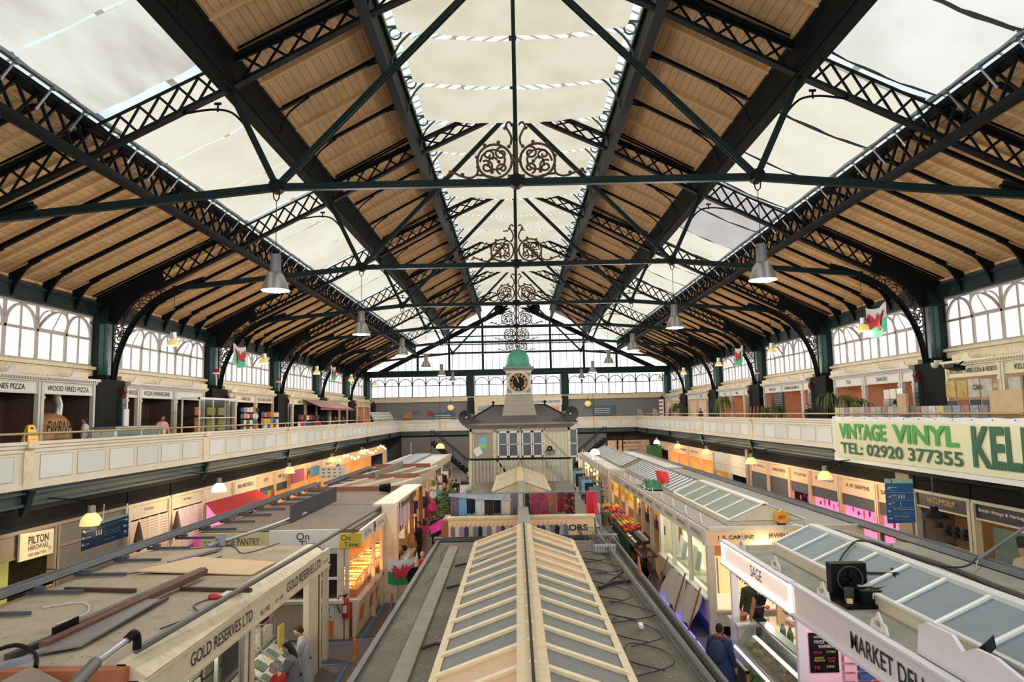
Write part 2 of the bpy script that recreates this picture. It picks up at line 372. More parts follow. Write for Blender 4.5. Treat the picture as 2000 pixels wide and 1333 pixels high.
def make_truss(y):
    t = thing('roof_truss', 'x', 'roof truss', (0, y, 12.7))
    xs = [4.28, 8.36, 12.38]
    for s in (-1, 1):
        tc = MB(); bc = MB()
        P = [(0, 0), (4.28, 0), (8.36, 0), (12.38, 0), (16.1, 0)]
        for (a, _), (b_, _) in zip(P[:-1], P[1:]):
            if b_ == 4.28:
                tc.beam((0, y, zt(0) - .12), (s * b_, y, zt(b_) - .05), .3, .12)
                bc.beam((s * .9, y, zb(.9) + .02), (s * b_, y, zb(b_) + .05), .26, .1)
                bc.beam((0, y, zb(0) - .1), (s * .9, y, zb(.9) + .02), .26, .1)
            else:
                tc.beam((s * a, y, zt(a + .01) - .05), (s * b_, y, zt(b_) - .05), .3 if b_ != 12.38 else .08, .12 if b_ != 12.38 else .06)
                bc.beam((s * a, y, zb(a) + .05), (s * b_, y, zb(b_) + .05), .26, .1)
            if b_ not in (4.28, 12.38): tc.beam((s * a, y, zt(a + .01) - .14), (s * b_, y, zt(b_) - .14), .06, .12)
            bc.beam((s * a, y, zb(a) + .12), (s * b_, y, zb(b_) + .12), .06, .1)
        for (x0, x1, n) in ((.35, 4.1, 5), (4.6, 8.0, 5), (8.7, 12.1, 6), (12.8, 15.9, 5)):
            m = MB(); lattice(m, s * x0, s * x1, y, n); m.build('lattice', IRON, t)
        tc.build('top_chord', IRON, t); bc.build('bottom_chord', IRON, t)
        # solid web towards the column
        MB().prism([(s * 15.9, y - .05, zt(15.9)), (s * 18.7, y - .05, zt(18.7)), (s * 18.7, y - .05, 10.3), (s * 17.75, y - .05, 10.45), (s * 17.1, y - .05, 11.35), (s * 16.2, y - .05, 12.0), (s * 15.6, y - .05, zb(15.6) - .05)], (0, .1, 0)).build('web_plate', IRON, t)
        ti = MB(); ti.beam((s * 6.91, y, 12.73), (s * 15.3, y, 11.95), .16, .22); ti.build('tie_bar', IRON2, t)
        MB().beam((s * 6.91, y, 12.75), (s * 8.3, y, 15.66), .2, .16, (1, 0, 0)).build('strut', IRON2, t)
        st = MB()
        for d in (-.06, .06): st.beam((s * 6.91, y + d, 12.73), (s * .15, y + d, 19.75), .05, .17, (0, 0, 1))
        st.build('diagonal', IRON2, t)
        br = MB()
        br.path([(s * x, y, z) for x, z in ARCH], .3, .08, (0, 1, 0)) if 0 else None
        for (a, b_) in zip(ARCH[:-1], ARCH[1:]):
            br.beam((s * a[0], y, a[1]), (s * b_[0], y, b_[1]), .3, .09); br.beam((s * a[0], y, a[1] + .0), (s * b_[0], y, b_[1] + .0), .05, .26)
        br.build('arched_bracket', IRON, t, label='arched iron bracket springing from the column')
        sw = MB()   # rusty scrollwork in the spandrel
        spots = [(17.62, 9.75, .26), (17.68, 9.2, .17), (17.72, 8.75, .12), (17.75, 8.35, .09), (17.35, 10.3, .33), (17.0, 10.85, .26), (16.6, 11.25, .24), (16.2, 11.6, .2), (15.75, 11.82, .15), (17.5, 10.75, .25), (17.78, 10.1, .16), (17.7, 10.4, .2), (17.2, 11.0, .22), (16.85, 11.3, .2), (16.4, 11.6, .2), (17.0, 10.6, .16), (17.45, 9.95, .2), (17.55, 9.4, .16), (16.0, 11.75, .17), (17.66, 8.9, .1)]
        for k, (cx, cz, rr) in enumerate(spots):
            sw.tube([(s * a, y, b_) for a, b_ in spiral(cx, cz, rr, 1.2, k * 1.3, 1 if k % 2 else -1)], .03, 4)
            sw.tube([(s * a, y, b_) for a, b_ in spiral(cx + rr * .5, cz + rr * .5, rr * .6, 1.0, k * 2.1, -1 if k % 2 else 1, 9)], .025, 4)
        sw.build('scrollwork', RUST, t, label='rusty iron scrollwork inside the bracket')
        # little curved clip below each purlin with a fleur tip
        cl = MB(); x0 = 8.36
        cl.tube([(s * (x0 + a), y, b_) for a, b_ in arc([(-.55, zb(x0) - 1.1), (-.1, zb(x0) - .65), (.5, zb(x0) - .55), (1.3, zb(x0 + 1.3) - .02)], 4)], .035, 5)
        cl.tube([(s * (x0 + .3), y, zb(x0) - .62), (s * (x0 + .3), y, zb(x0) - .38)], .03, 5); cl.cbox((s * (x0 + .3), y, zb(x0) - .38), .2, .04, .07)
        cl.build('corner_bracket', IRON, t)
    MB().beam((-6.95, y, 12.73), (6.95, y, 12.73), .16, .2).build('tie_bar', IRON2, t)
    MB().cyl((0, y, 12.8), (0, y, 19.8), .06, n=8).build('king_rod', IRON2, t)
    for xx in (-6.91, 0, 6.91): MB().lathe((xx, y - .16, 12.75), [(.01, 0), (.2, 0), (.2, .32), (.01, .32)], 10, 'y').build('node_plate', IRON, t)
    return t
tr = make_truss(T[1])
trs = {1: tr}
tr['label'] = 'dark green iron roof truss nearest to the viewer with lattice rafters'
for i in range(2, 7):
    c = copy_tree(tr, loc=(0, T[i], 12.7), label='dark green lattice roof truss, %s from the front' % ORD[i - 1])
    trs[i] = c
for c in trs.values(): c['group'] = 'lattice roof trusses across the hall'
# continuous members
def rail(name, label, m, mt, cat='roof beam'): return m.build(name, mt, label=label, cat=cat)
MBr = MB()
MBr.box(-.14, .14, YR, YE, 19.72, 19.86).box(-.04, .04, YR, YE, 19.86, 20.25).box(-.1, .1, YR, YE, 20.2, 20.3)
rail('ridge_beam', 'dark iron beam running along the ridge of the lantern', MBr, IRON)
for s in (-1, 1):
    x = 4.32; z = zb(x)
    m = MB().box(*sorted((s * (x - .16), s * (x + .16))), YR, YE, z - .12, z + .02).box(*sorted((s * (x - .03), s * (x + .03))), YR, YE, z, zt(x) + .25).box(*sorted((s * (x - .14), s * (x + .14))), YR, YE, zt(x) + .05, zt(x) + .2)
    rail('roof_purlin', 'heavy dark iron beam under the %s edge of the lantern' % SIDE[s], m, IRON)
    x = 8.36; z = zb(x)
    m = MB().box(*sorted((s * (x - .2), s * (x + .2))), YR, YE, z - .05, z + .08).box(*sorted((s * (x - .2), s * (x - .14))), YR, YE, z + .05, zt(x) + .1).box(*sorted((s * (x + .14), s * (x + .2))), YR, YE, z + .05, zt(x) + .1).box(*sorted((s * (x - .24), s * (x + .24))), YR, YE, zt(x), zt(x) + .14)
    rail('roof_purlin', 'dark iron purlin between the upper boards and the %s skylight' % SIDE[s], m, IRON)
    x = 12.42; z = zb(x)
    m = MB().box(*sorted((s * (x - .18), s * (x + .18))), YR, YE, z - .08, z + .08).box(*sorted((s * (x - .22), s * (x + .22))), YR, YE, zt(x) + .0, zt(x) + .14)
    y = YR
    while y < YE - .8:
        m.beam((s * x, y, z + .05), (s * x, y + .8, zt(x)), .05, .08, (1, 0, 0)); m.beam((s * x, y, zt(x)), (s * x, y + .8, z + .05), .05, .08, (1, 0, 0)); y += .8
    rail('roof_purlin', 'dark lattice purlin along the lower edge of the %s skylight' % SIDE[s], m, IRON)
    rt = thing('blind_roller', 'pale metal roller box along the foot of the %s skylight blinds' % SIDE[s], 'roller', (s * 12.1, 40, zt(12.1)))
    MB().box(*sorted((s * 12.0, s * 12.12)), YR, YE, zt(12.1) + .02, zt(12.1) + .16).build('roller_box', STEEL, rt)
    y = T[1] - 5
    while y < 75:
        m = MB(); m.beam((s * 11.95, y, zt(12) + .15), (s * 12.5, y, zt(12.5) - .35), .07, .03); m.cbox((s * 12.05, y, zt(12) - .02), .12, .16, .1); m.build('holding_bracket', STEEL, rt); y += 1.42
    # eaves beam
    m = MB().box(*sorted((s * 18.45, s * 18.9)), YR, YE, 10.72, 11.28).box(*sorted((s * 18.38, s * 18.5)), YR, YE, 11.2, 11.32).box(*sorted((s * 18.38, s * 18.5)), YR, YE, 10.7, 10.78)
    rail('eaves_beam', 'dark green iron beam above the %s clerestory windows' % SIDE[s], m, IRON2)
# intermediate ribs
def make_rib(s, kind, y):
    if kind == 'lower':
        a = 12.5; b_ = 18.6
        t = thing('roof_rib', 'x', 'roof rib', (0, y, 11))
        m = MB(); m.beam((s * a, y, zt(a) - .06), (s * 17.9, y, zt(17.9) - .06), .13, .05); m.beam((s * a, y, zt(a) + .02), (s * 17.9, y, zt(17.9) + .02), .04, .14)
        m.build('rib_bar', IRON, t)
        k = MB()
        P = arc([(17.5, zt(17.5) - .1), (17.95, zt(17.9) - .16), (18.28, 11.3), (18.42, 10.78)], 4)
        for p, q in zip(P[:-1], P[1:]): k.beam((s * p[0], y, p[1]), (s * q[0], y, q[1]), .13, .06)
        k.prism([(s * 17.8, y - .02, zt(17.8) - .02), (s * 18.6, y - .02, zt(18.6)), (s * 18.6, y - .02, 10.8), (s * 18.42, y - .02, 10.8), (s * 18.2, y - .02, 11.35)], (0, .04, 0))
        k.build('knee_bracket', IRON, t)
    else:
        a, b_ = 4.45, 8.2
        t = thing('roof_rib', 'x', 'roof rib', (0, y, 16))
        m = MB(); m.beam((s * a, y, zt(a) - .06), (s * b_, y, zt(b_) - .06), .14, .06); m.beam((s * a, y, zt(a) + .02), (s * b_, y, zt(b_) + .02), .04, .14)
        m.build('rib_bar', IRON, t)
        k = MB()
        for P in (arc([(7.1, zt(7.1) - .12), (7.75, zt(7.75) - .28), (8.02, zt(8) - .62), (8.1, zb(8.1) + .1)], 4), arc([(5.1, zt(5.1) - .12), (4.75, zt(4.75) - .2), (4.5, zt(4.5) - .45), (4.42, zb(4.4) + .1)], 4)):
            k = MB(); k.tube([(s * p[0], y, p[1]) for p in P], .035, 5); k.build('curved_stay', IRON, t)
    return t
for s in (-1, 1):
    for kind, n in (('lower', 6), ('upper', 3)):
        base = None; cnt = 0
        for i in range(0, 7):
            for k in range(1, n):
                y = T[i] + BAY * k / n
                if y < (17 if kind == 'lower' else 16): continue
                lb = 'thin dark iron rib under the %s %s boards, %s from the front' % (SIDE[s], kind, ORD[cnt] if cnt < len(ORD) else 'last'); cnt += 1
                if base is None: base = make_rib(s, kind, y); o = base; o['label'] = lb
                else: o = copy_tree(base, loc=(0, y, 11 if kind == 'lower' else 16), label=lb)
                o['group'] = 'ribs under the %s %s boards' % (SIDE[s], kind)
# lantern brackets: curved stays with a ring, one per third of a bay
base = None; cnt = 0
for i in range(0, 7):
    for k in range(3):
        y = T[i] + BAY * (k + .02) / 3
        if y < 18: continue
        for s in (-1, 1):
            if True:
                t = thing('lantern_bracket', 'curved green bracket with an iron ring on the %s lantern side, %s from the front' % (SIDE[s], ORD[cnt]), 'bracket', (s * 4.3, y, 17.9), 'curved brackets in the lantern')
                if base is None or (s not in base):
                    m = MB()
                    m.tube([(s * a, y, b_) for a, b_ in arc([(4.3, 17.75), (4.22, 18.5), (3.95, 19.1), (3.5, 19.55)], 4)], .045, 5)
                    m.tube([(s * a, y, b_) for a, b_ in arc([(4.36, 17.9), (4.42, 18.6), (4.4, 19.4)], 4)], .035, 5)
                    m.beam((s * 4.0, y, 19.75), (s * 4.55, y, 19.7), .05, .07)
                    a_ = m.build('bracket_arm', TEAL, t)
                    m = MB(); m.tube([(s * (4.12 + .21 * math.cos(q * .524)), y, 19.46 + .21 * math.sin(q * .524)) for q in range(13)], .035, 5)
                    b2 = m.build('ring', TEAL, t)
                    base = base or {}; base[s] = (a_, b2)
                else:
                    for o_ in base[s]:
                        c = o_.copy(); C.objects.link(c); c.parent = t
        cnt += 1
# blinds
def blind(s, x0, x1, z0f, y0, y1, sag, m, name, label, group, lift=0.0, wav=0.0, flat=False):
    n, q = 10, 5; mb = MB(); vs = []; fs = []
    ph = random.random() * 6
    for i in range(q + 1):
        y = lerp(y0, y1, i / q)
        for k in range(n + 1):
            x = lerp(x0, x1, k / n); e = 4 * (k / n) * (1 - k / n)
            z = z0f(x) - sag * e - .03 * math.sin(ph + k * 1.7) * e - wav * math.sin(i / q * math.pi) + (.02 * math.sin(i * 2 + ph))
            vs.append((s * x, y, z))
    for i in range(q):
        for k in range(n): a = i * (n + 1) + k; fs.append((a, a + 1, a + n + 2, a + n + 1))
    mb.add(vs, fs)
    return mb.build(name, m, label=label, cat='blind', group=group, smooth=True)
for s in (-1, 1):
    cnt = 0
    for i in range(0, 7):
        for k in range(3):
            y0, y1 = T[i] + BAY * k / 3, T[i] + BAY * (k + 1) / 3
            if y1 < 13: continue
            mt = BLIND
            if s < 0 and i < 1: mt = BLINDS
            if s > 0 and i < 1: mt = BLINDW
            if s > 0 and i == 2 and k < 2: mt = BLINDG
            if s < 0 and i in (1,) and k < 2: mt = BLIND
            d = random.uniform(.04, .11) + (.12 if k == 0 else 0); d1 = random.uniform(.05, .1) + (.3 if k == 2 else 0)
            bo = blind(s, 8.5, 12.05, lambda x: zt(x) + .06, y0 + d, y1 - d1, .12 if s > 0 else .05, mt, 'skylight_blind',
                  'glowing cloth blind under the %s skylight, %s from the front' % (SIDE[s], ORD[cnt]), 'cloth blinds under the %s skylight' % SIDE[s]); cnt += 1
            if s > 0 and i < 4:
                m = MB(); pts = [(s * lerp(8.5, 12.0, q / 8), zt(lerp(8.5, 12.0, q / 8)) + .1 - .13 * 4 * (q / 8) * (1 - q / 8)) for q in range(9)]
                m.tube([(a, y1 - d1 + .03, b_ - .02) for a, b_ in pts], .05, 5)
                m.tube([(a, y1 + .16, b_ + .06) for a, b_ in pts], .035, 5)
                m.build('hem_rod', DARKGREY, bo, label='dark bowed rod at the hem')
cnt = 0
for i in range(0, 7):
    for k in range(3):
        y0, y1 = T[i] + BAY * (k + .02) / 3, T[i] + BAY * (k + 1.02) / 3
        if y1 < 18: continue
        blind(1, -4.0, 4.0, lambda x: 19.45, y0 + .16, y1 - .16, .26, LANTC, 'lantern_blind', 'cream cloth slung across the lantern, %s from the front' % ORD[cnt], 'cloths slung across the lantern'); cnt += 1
# ================================================================== SIDE WINDOWS
def arched_light(fr, gl, x, s, y0, y1, z0, zs, z1, opened):
    """one two-pane light with a round head in the plane X = x"""
    w_ = y1 - y0; yc = (y0 + y1) / 2; rr = w_ / 2 - .07; cz = z1 - .12 - rr
    def bar(a, b_, z_a, z_b, t=.09): fr.box(*sorted((s * (x - t), s * x)), a, b_, z_a, z_b)
    bar(y0 - .06, y0 + .06, z0, z1); bar(yc - .03, yc + .03, z0, z1 - .1, .06); bar(y0, y1, zs - .05, zs + .05)
    pts = [(yc + rr * math.cos(math.pi * q / 12), cz + rr * math.sin(math.pi * q / 12) * 1.0) for q in range(13)]
    if cz > zs: pts = [(pts[0][0], zs)] + pts + [(pts[-1][0], zs)]
    if not opened:
        for a, b_ in zip(pts[:-1], pts[1:]): fr.beam((s * (x - .04), a[0], a[1]), (s * (x - .04), b_[0], b_[1]), .08, .09, (1, 0, 0))
    else:
        for a, b_ in zip(pts[:-1], pts[1:]): fr.beam((s * (x - .02), a[0], a[1]), (s * (x - .02), b_[0], b_[1]), .05, .06, (1, 0, 0))
WN = 1
for s in (-1, 1):
    for i in range(0, 7):
        y0, y1 = T[i] + .32, T[i + 1] - .32
        if i == 0: y0 = T[0] + .32
        z0, z1, zs = 8.55, 10.72, 9.72
        lab = 'white arched clerestory window on the %s wall, %s bay from the front' % (SIDE[s], ORD[i])
        t = thing('window_%d' % WN, lab, 'window', (s * XW, (y0 + y1) / 2, z0), kind='structure'); WN += 1
        fr = MB()
        fr.box(*sorted((s * (XW - .14), s * XW)), y0 - .1, y1 + .1, z0 - .06, z0 + .06).box(*sorted((s * (XW - .12), s * XW)), y0 - .1, y1 + .1, z1 - .08, z1 + .06)
        sash = MB(); sg = MB()
        n = 6; wd = (y1 - y0) / n
        for k in range(n):
            op = k in (1, 4)
            arched_light(fr, None, XW - .02, s, y0 + k * wd, y0 + (k + 1) * wd, z0, zs, z1, op)
            if op:   # hopper sash tilted into the hall
                yc = y0 + (k + .5) * wd; rr = wd / 2 - .1; h = z1 - .16 - zs
                pp = [(yc - rr, 0)] + [(yc + rr * math.cos(math.pi - math.pi * q / 12), (h - rr) * 1.0 + rr * math.sin(math.pi * q / 12)) for q in range(13)] + [(yc + rr, 0)]
                f3 = lambda a, b_: (s * (XW - .06 - b_ * .42), a, zs + .06 + b_ * .88)
                for a, b_ in zip(pp, pp[1:] + pp[:1]): sash.beam(f3(*a), f3(*b_), .07, .1, (1, 0, 0))
                sash.beam(f3(yc, 0), f3(yc, h), .05, .06, (1, 0, 0))
                sg.poly([f3(*a) for a in pp])
        fr.box(*sorted((s * (XW - .1), s * XW)), y1 - .06, y1 + .06, z0, z1)
        fr.build('frame', FRAME, t)
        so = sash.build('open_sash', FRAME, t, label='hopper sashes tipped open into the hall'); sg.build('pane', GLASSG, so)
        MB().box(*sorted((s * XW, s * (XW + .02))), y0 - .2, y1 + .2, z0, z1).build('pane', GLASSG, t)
        MB().box(*sorted((s * (XW - .35), s * XW)), y0 - .1, y1 + .1, z0 - .18, z0 - .05).box(*sorted((s * (XW - .2), s * XW)), y0 - .1, y1 + .1, 8.1, z0 - .18).build('sill', CREAM2, t)
# outer walls behind the shops
for s in (-1, 1):
    MB().box(*sorted((s * 18.9, s * 19.3)), YR, YE + 4, 0, 8.4).build('wall_' + SIDE[s], DARKGREY, kind='structure')
    MB().box(*sorted((s * 18.76, s * 19.3)), YR, YE, 10.72, 11.6).build('wall_%s_upper' % SIDE[s], DARKGREY, kind='structure')
# ================================================================== COLUMNS
def make_column(s, y):
    t = thing('iron_column', 'x', 'column', (s * 18.2, y, 4.5))
    m = MB().box(*sorted((s * 18.05, s * 18.75)), y - .3, y + .3, 8.1, 11.1)
    m.build('shaft', IRON2, t)
    m = MB().box(*sorted((s * 17.98, s * 18.1)), y - .34, y - .2, 8.15, 10.4).box(*sorted((s * 17.98, s * 18.1)), y + .2, y + .34, 8.15, 10.4).box(*sorted((s * 18.02, s * 18.12)), y - .12, y + .12, 8.15, 10.4)
    m.box(*sorted((s * 18.1, s * 18.3)), y - .37, y - .3, 8.15, 10.4)
    m.build('fluting', TEAL, t, label='teal painted raised strips')
    m = MB().box(*sorted((s * 17.9, s * 18.8)), y - .38, y + .38, 8.0, 8.14).box(*sorted((s * 17.9, s * 18.8)), y - .38, y + .38, 10.4, 10.5)
    m.build('moulding', IRON2, t)
    m = MB().box(*sorted((s * 17.48, s * 18.7)), y - 1.85, y + .32, 4.5, 7.9)
    m.build('lower_pier', mat('pier_black', (6, 8, 9), .95), t)
    m = MB().box(*sorted((s * 17.3, s * 17.47)), y - .17, y + .17, 4.5, 7.1)
    for k in range(12):
        for d in (-.09, .09): m.cbox((s * 17.29, y + d, 4.75 + k * .19), .03, .04, .04)
    m.build('riveted_post', GIRD, t, label='grey green riveted post in front of the pier')
    m = MB(); m.prism([(s * 17.38, y - .12, 7.1), (s * 17.47, y - .12, 7.1), (s * 17.47, y - .12, 7.6), (s * 17.3, y - .12, 7.6), (s * 17.24, y - .12, 7.4)], (0, .24, 0))
    m.build('corbel', mat('corbel_red', (84, 36, 34), .5), t, label='small red painted corbel under the arched bracket')
    return t
for s in (-1, 1):
    base = make_column(s, T[1])
    base['label'] = 'dark green iron column at the %s gallery, at the nearest truss' % SIDE[s]
    base['group'] = 'iron columns of the %s gallery' % SIDE[s]
    for i in range(2, 8): copy_tree(base, loc=(s * 18.2, T[i] - (.45 if i == 7 else 0), 4.5), label='dark green iron column at the %s gallery, %s from the front' % (SIDE[s], ORD[i - 1]))
# ================================================================== END WALL
ew = MB()
ew.box(-19, 19, YE + .1, YE + .5, 0, 8.3).build('wall_back', mat('end_wall_grey', (128, 128, 128), .8, var=.05), kind='structure')
bm_ = MB().box(-18.8, 18.8, YE - .35, YE + .2, 10.85, 11.55).box(-18.8, 18.8, YE - .42, YE - .3, 11.5, 11.6)
bm_.build('end_wall_beam', IRON2, label='dark green beam across the end wall between gable and arcade windows', cat='beam')
t = thing('window_50', 'tall glazed gable end with dark iron bars', 'window', (0, YE, 11.6), kind='structure')
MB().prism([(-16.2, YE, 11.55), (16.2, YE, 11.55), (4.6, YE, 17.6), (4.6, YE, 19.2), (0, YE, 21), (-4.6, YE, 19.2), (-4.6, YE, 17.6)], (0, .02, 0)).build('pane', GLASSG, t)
fr = MB()
zg = lambda x: 19.45 - abs(x) * .495
for x in (-12.2, -8.3, -4.15, 4.2, 8.3, 12.3): fr.box(x - .13, x + .13, YE - .2, YE - .02, 11.5, zg(x))
for z in (13.65, 14.75, 15.75, 17.0): 
    hw = (19.45 - z) / .495; fr.box(-hw, hw, YE - .15, YE - .03, z - .06, z + .06)
x = -15.4
while x < 15.5:
    fr.box(x - .022, x + .022, YE - .06, YE - .02, 11.5, zg(x)); x += .83
fr.build('frame', IRON, t)
for s in (-1, 1): MB().beam((0, YE - .12, 19.75), (s * 17.5, YE - .12, 19.75 - 17.5 * .495), .2, .55).build('gable_rafter', IRON, t)
wn = 51
for (xa, xb) in ((-17.9, -6.2), (-5.2, 5.3), (6.3, 17.9)):
    t = thing('window_%d' % wn, '%s arcade window of the end wall with thin dark arched bars' % {51: 'left', 52: 'middle', 53: 'right'}[wn], 'window', ((xa + xb) / 2, YE, 8.4), kind='structure'); wn += 1
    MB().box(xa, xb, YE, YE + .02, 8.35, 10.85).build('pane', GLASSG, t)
    fr = MB(); n = round((xb - xa) / 1.72); wd = (xb - xa) / n
    for k in range(n + 1): fr.box(xa + k * wd - .05, xa + k * wd + .05, YE - .1, YE - .01, 8.35, 10.8)
    for k in range(n):
        xc = xa + (k + .5) * wd; fr.box(xc - .02, xc + .02, YE - .06, YE - .01, 8.35, 10.7); rr = wd / 2 - .03
        P = [(xc + rr * math.cos(math.pi * q / 12), 9.75 + rr * 1.05 * math.sin(math.pi * q / 12)) for q in range(13)]
        for a, b_ in zip(P[:-1], P[1:]): fr.beam((a[0], YE - .06, a[1]), (b_[0], YE - .06, b_[1]), .08, .11, (0, 1, 0))
    fr.box(xa, xb, YE - .08, YE - .01, 9.72, 9.8).box(xa, xb, YE - .1, YE - .01, 8.3, 8.4)
    fr.build('frame', IRON, t)
for x in (-5.7, 5.8):
    MB().box(x - .42, x + .42, YE - .5, YE + .05, 4.5, 10.9).build('iron_column', IRON2, label='dark green pier between the end wall windows, %s of the clock' % ('left' if x < 0 else 'right'), cat='column')
MB().box(-18.3, 18.3, YE - .45, YE, 7.75, 8.32).box(-18.3, 18.3, YE - .55, YE, 8.2, 8.3).build('trim_5', CREAM2, kind='structure')
# ================================================================== GALLERIES
PANEL = mat('panel_white', (212, 214, 208), .5, var=.04); PANELD = boards('panel_diagonal', (208, 210, 204), .1, 1, seam=.8, var=.04)
def balustrade(p, q, nrm, label, n=6, cut=None):
    """a section from p to q (2D), nrm points into the hall"""
    p, q, nrm = Vector((p[0], p[1], 0)), Vector((q[0], q[1], 0)), Vector((nrm[0], nrm[1], 0)); d = (q - p); L_ = d.length; d.normalize()
    t = thing('gallery_balustrade', label, 'balustrade', ((p.x + q.x) / 2, (p.y + q.y) / 2, 4.3), 'panelled gallery balustrades')
    def bx(m, a, b_, o0, o1, z0, z1):
        c = p + d * ((a + b_) / 2) + nrm * ((o0 + o1) / 2); c.z = (z0 + z1) / 2
        m.obox(c, d * (b_ - a) / 2, nrm * (o1 - o0) / 2, (0, 0, (z1 - z0) / 2))
    m = MB(); bx(m, 0, L_, -.12, 0, 4.3, 5.45); m.build('boarding', CREAM, t)
    m = MB(); bx(m, 0, L_, -.16, .14, 5.52, 5.6); bx(m, 0, L_, -.14, .09, 5.42, 5.52); bx(m, 0, L_, -.12, .04, 5.3, 5.42); m.build('cap_rail', CREAM, t)
    m = MB(); bx(m, 0, L_, 0, .05, 4.3, 4.42); bx(m, 0, L_, -.1, .08, 4.3, 4.34); m.build('base_moulding', CREAM, t)
    m = MB(); bx(m, -.2, .2, 0, .06, 4.3, 5.42); bx(m, -.22, .22, 0, .18, 5.42, 5.61); m.build('pilaster', CREAM2, t)
    for k in range(n):
        a = .42 + (L_ - .84) * (k + .08) / n; b_ = .42 + (L_ - .84) * (k + .92) / n
        f_ = MB(); bx(f_, a, b_, 0, .012, 4.55, 5.2); pn = f_.build('panel', PANEL if k % 2 == 0 else PANELD, t)
        e = MB()
        for (aa, bb, z0, z1) in ((a - .02, b_ + .02, 4.53, 4.55), (a - .02, b_ + .02, 5.2, 5.22), (a - .02, a, 4.53, 5.22), (b_, b_ + .02, 4.53, 5.22)): bx(e, aa, bb, 0, .014, z0, z1)
        e.build('beading', FRAME, pn)
    return t
def railing(p, q, label):
    t = thing('brass_rail', label, 'handrail', ((p[0] + q[0]) / 2, (p[1] + q[1]) / 2, 5.6), 'brass handrails above the balustrades')
    MB().cyl((p[0], p[1], 5.82), (q[0], q[1], 5.82), .035, n=8).build('rail', BRASS, t)
    L_ = math.hypot(q[0] - p[0], q[1] - p[1]); n = max(1, round(L_ / 3.8))
    for k in range(n):
        x, y = lerp(p[0], q[0], k / n), lerp(p[1], q[1], k / n)
        MB().lathe((x, y, 5.6), [(.05, 0), (.025, .05), (.025, .17), (.05, .19), (.05, .25), (.01, .27)], 8).build('stanchion', BRASS, t)
BRASS = mat('brass', (170, 148, 100), .35, .6, var=.1)
for s in (-1, 1):
    for i in range(0, 7):
        y0, y1 = T[i], min(T[i + 1], YB)
        if i == 0: y0 = T[0]
        lb = 'cream panelled balustrade of the %s gallery, %s bay from the front' % (SIDE[s], ORD[i])
        balustrade((s * XB, y0), (s * XB, y1), (-s, 0), lb, 6 if i < 6 else 4)
        if not (s > 0 and i < 1): railing((s * (XB + .12), y0), (s * (XB + .12), y1), 'thin brass rail above the %s balustrade, %s bay from the front' % (SIDE[s], ORD[i]))
        # girder
        g = thing('gallery_girder', 'green iron girder under the %s gallery edge, %s bay from the front' % (SIDE[s], ORD[i]), 'girder', (s * XB, (y0 + y1) / 2, 3.8), 'green girders under the galleries')
        m = MB().box(*sorted((s * (XB + .02), s * (XB + .3))), y0, y1, 3.9, 4.3).box(*sorted((s * (XB - .1), s * (XB + .3))), y0, y1, 4.16, 4.22).box(*sorted((s * (XB - .06), s * (XB + .4))), y0, y1, 3.82, 3.9)
        m.build('web', GIRD, g)
        m = MB()
        m.prism([(s * (XB - .22), y0 - .12, 4.26), (s * (XB + .1), y0 - .12, 4.26), (s * (XB + .1), y0 - .12, 3.6), (s * XB, y0 - .12, 3.55), (s * (XB - .12), y0 - .12, 3.9), (s * (XB - .16), y0 - .12, 4.1)], (0, .24, 0))
        m.build('console', IRON2, g)
    MB().box(*sorted((s * (XB + .05), s * 19)), YR, YE, 4.3, 4.5).build('gallery_floor_' + SIDE[s], mat('gallery_floor', (120, 112, 104), .7), kind='structure')
    MB().box(*sorted((s * (XB + .3), s * 19)), YR, YE, 3.62, 3.85).build('gallery_underside_' + SIDE[s], mat('underside_dark', (26, 30, 34), .8), kind='structure')
xs = [-13.75, -8.9, -4.0, 4.0, 8.9, 13.75]
for k, (a, b_) in enumerate(zip(xs[:-1], xs[1:])):
    balustrade((a, YB), (b_, YB), (0, -1), 'cream panelled balustrade across the end gallery, %s from the left' % ORD[k], 3)
railing((-13.7, YB + .1), (13.7, YB + .1), 'thin rail above the end gallery balustrade')
MB().box(-13.7, 13.7, YB + .02, YB + .3, 3.8, 4.3).box(-13.7, 13.7, YB - .08, YB + .3, 4.16, 4.25).build('gallery_girder', GIRD, label='green girder under the end gallery', cat='girder')
MB().box(-13.7, 13.7, YB + .05, YE + .1, 4.3, 4.5).build('gallery_floor_back', MATS['gallery_floor'], kind='structure')
MB().box(-13.7, 13.7, YB + .3, YE + .1, 3.62, 3.8).build('gallery_underside_back', MATS['underside_dark'], kind='structure')
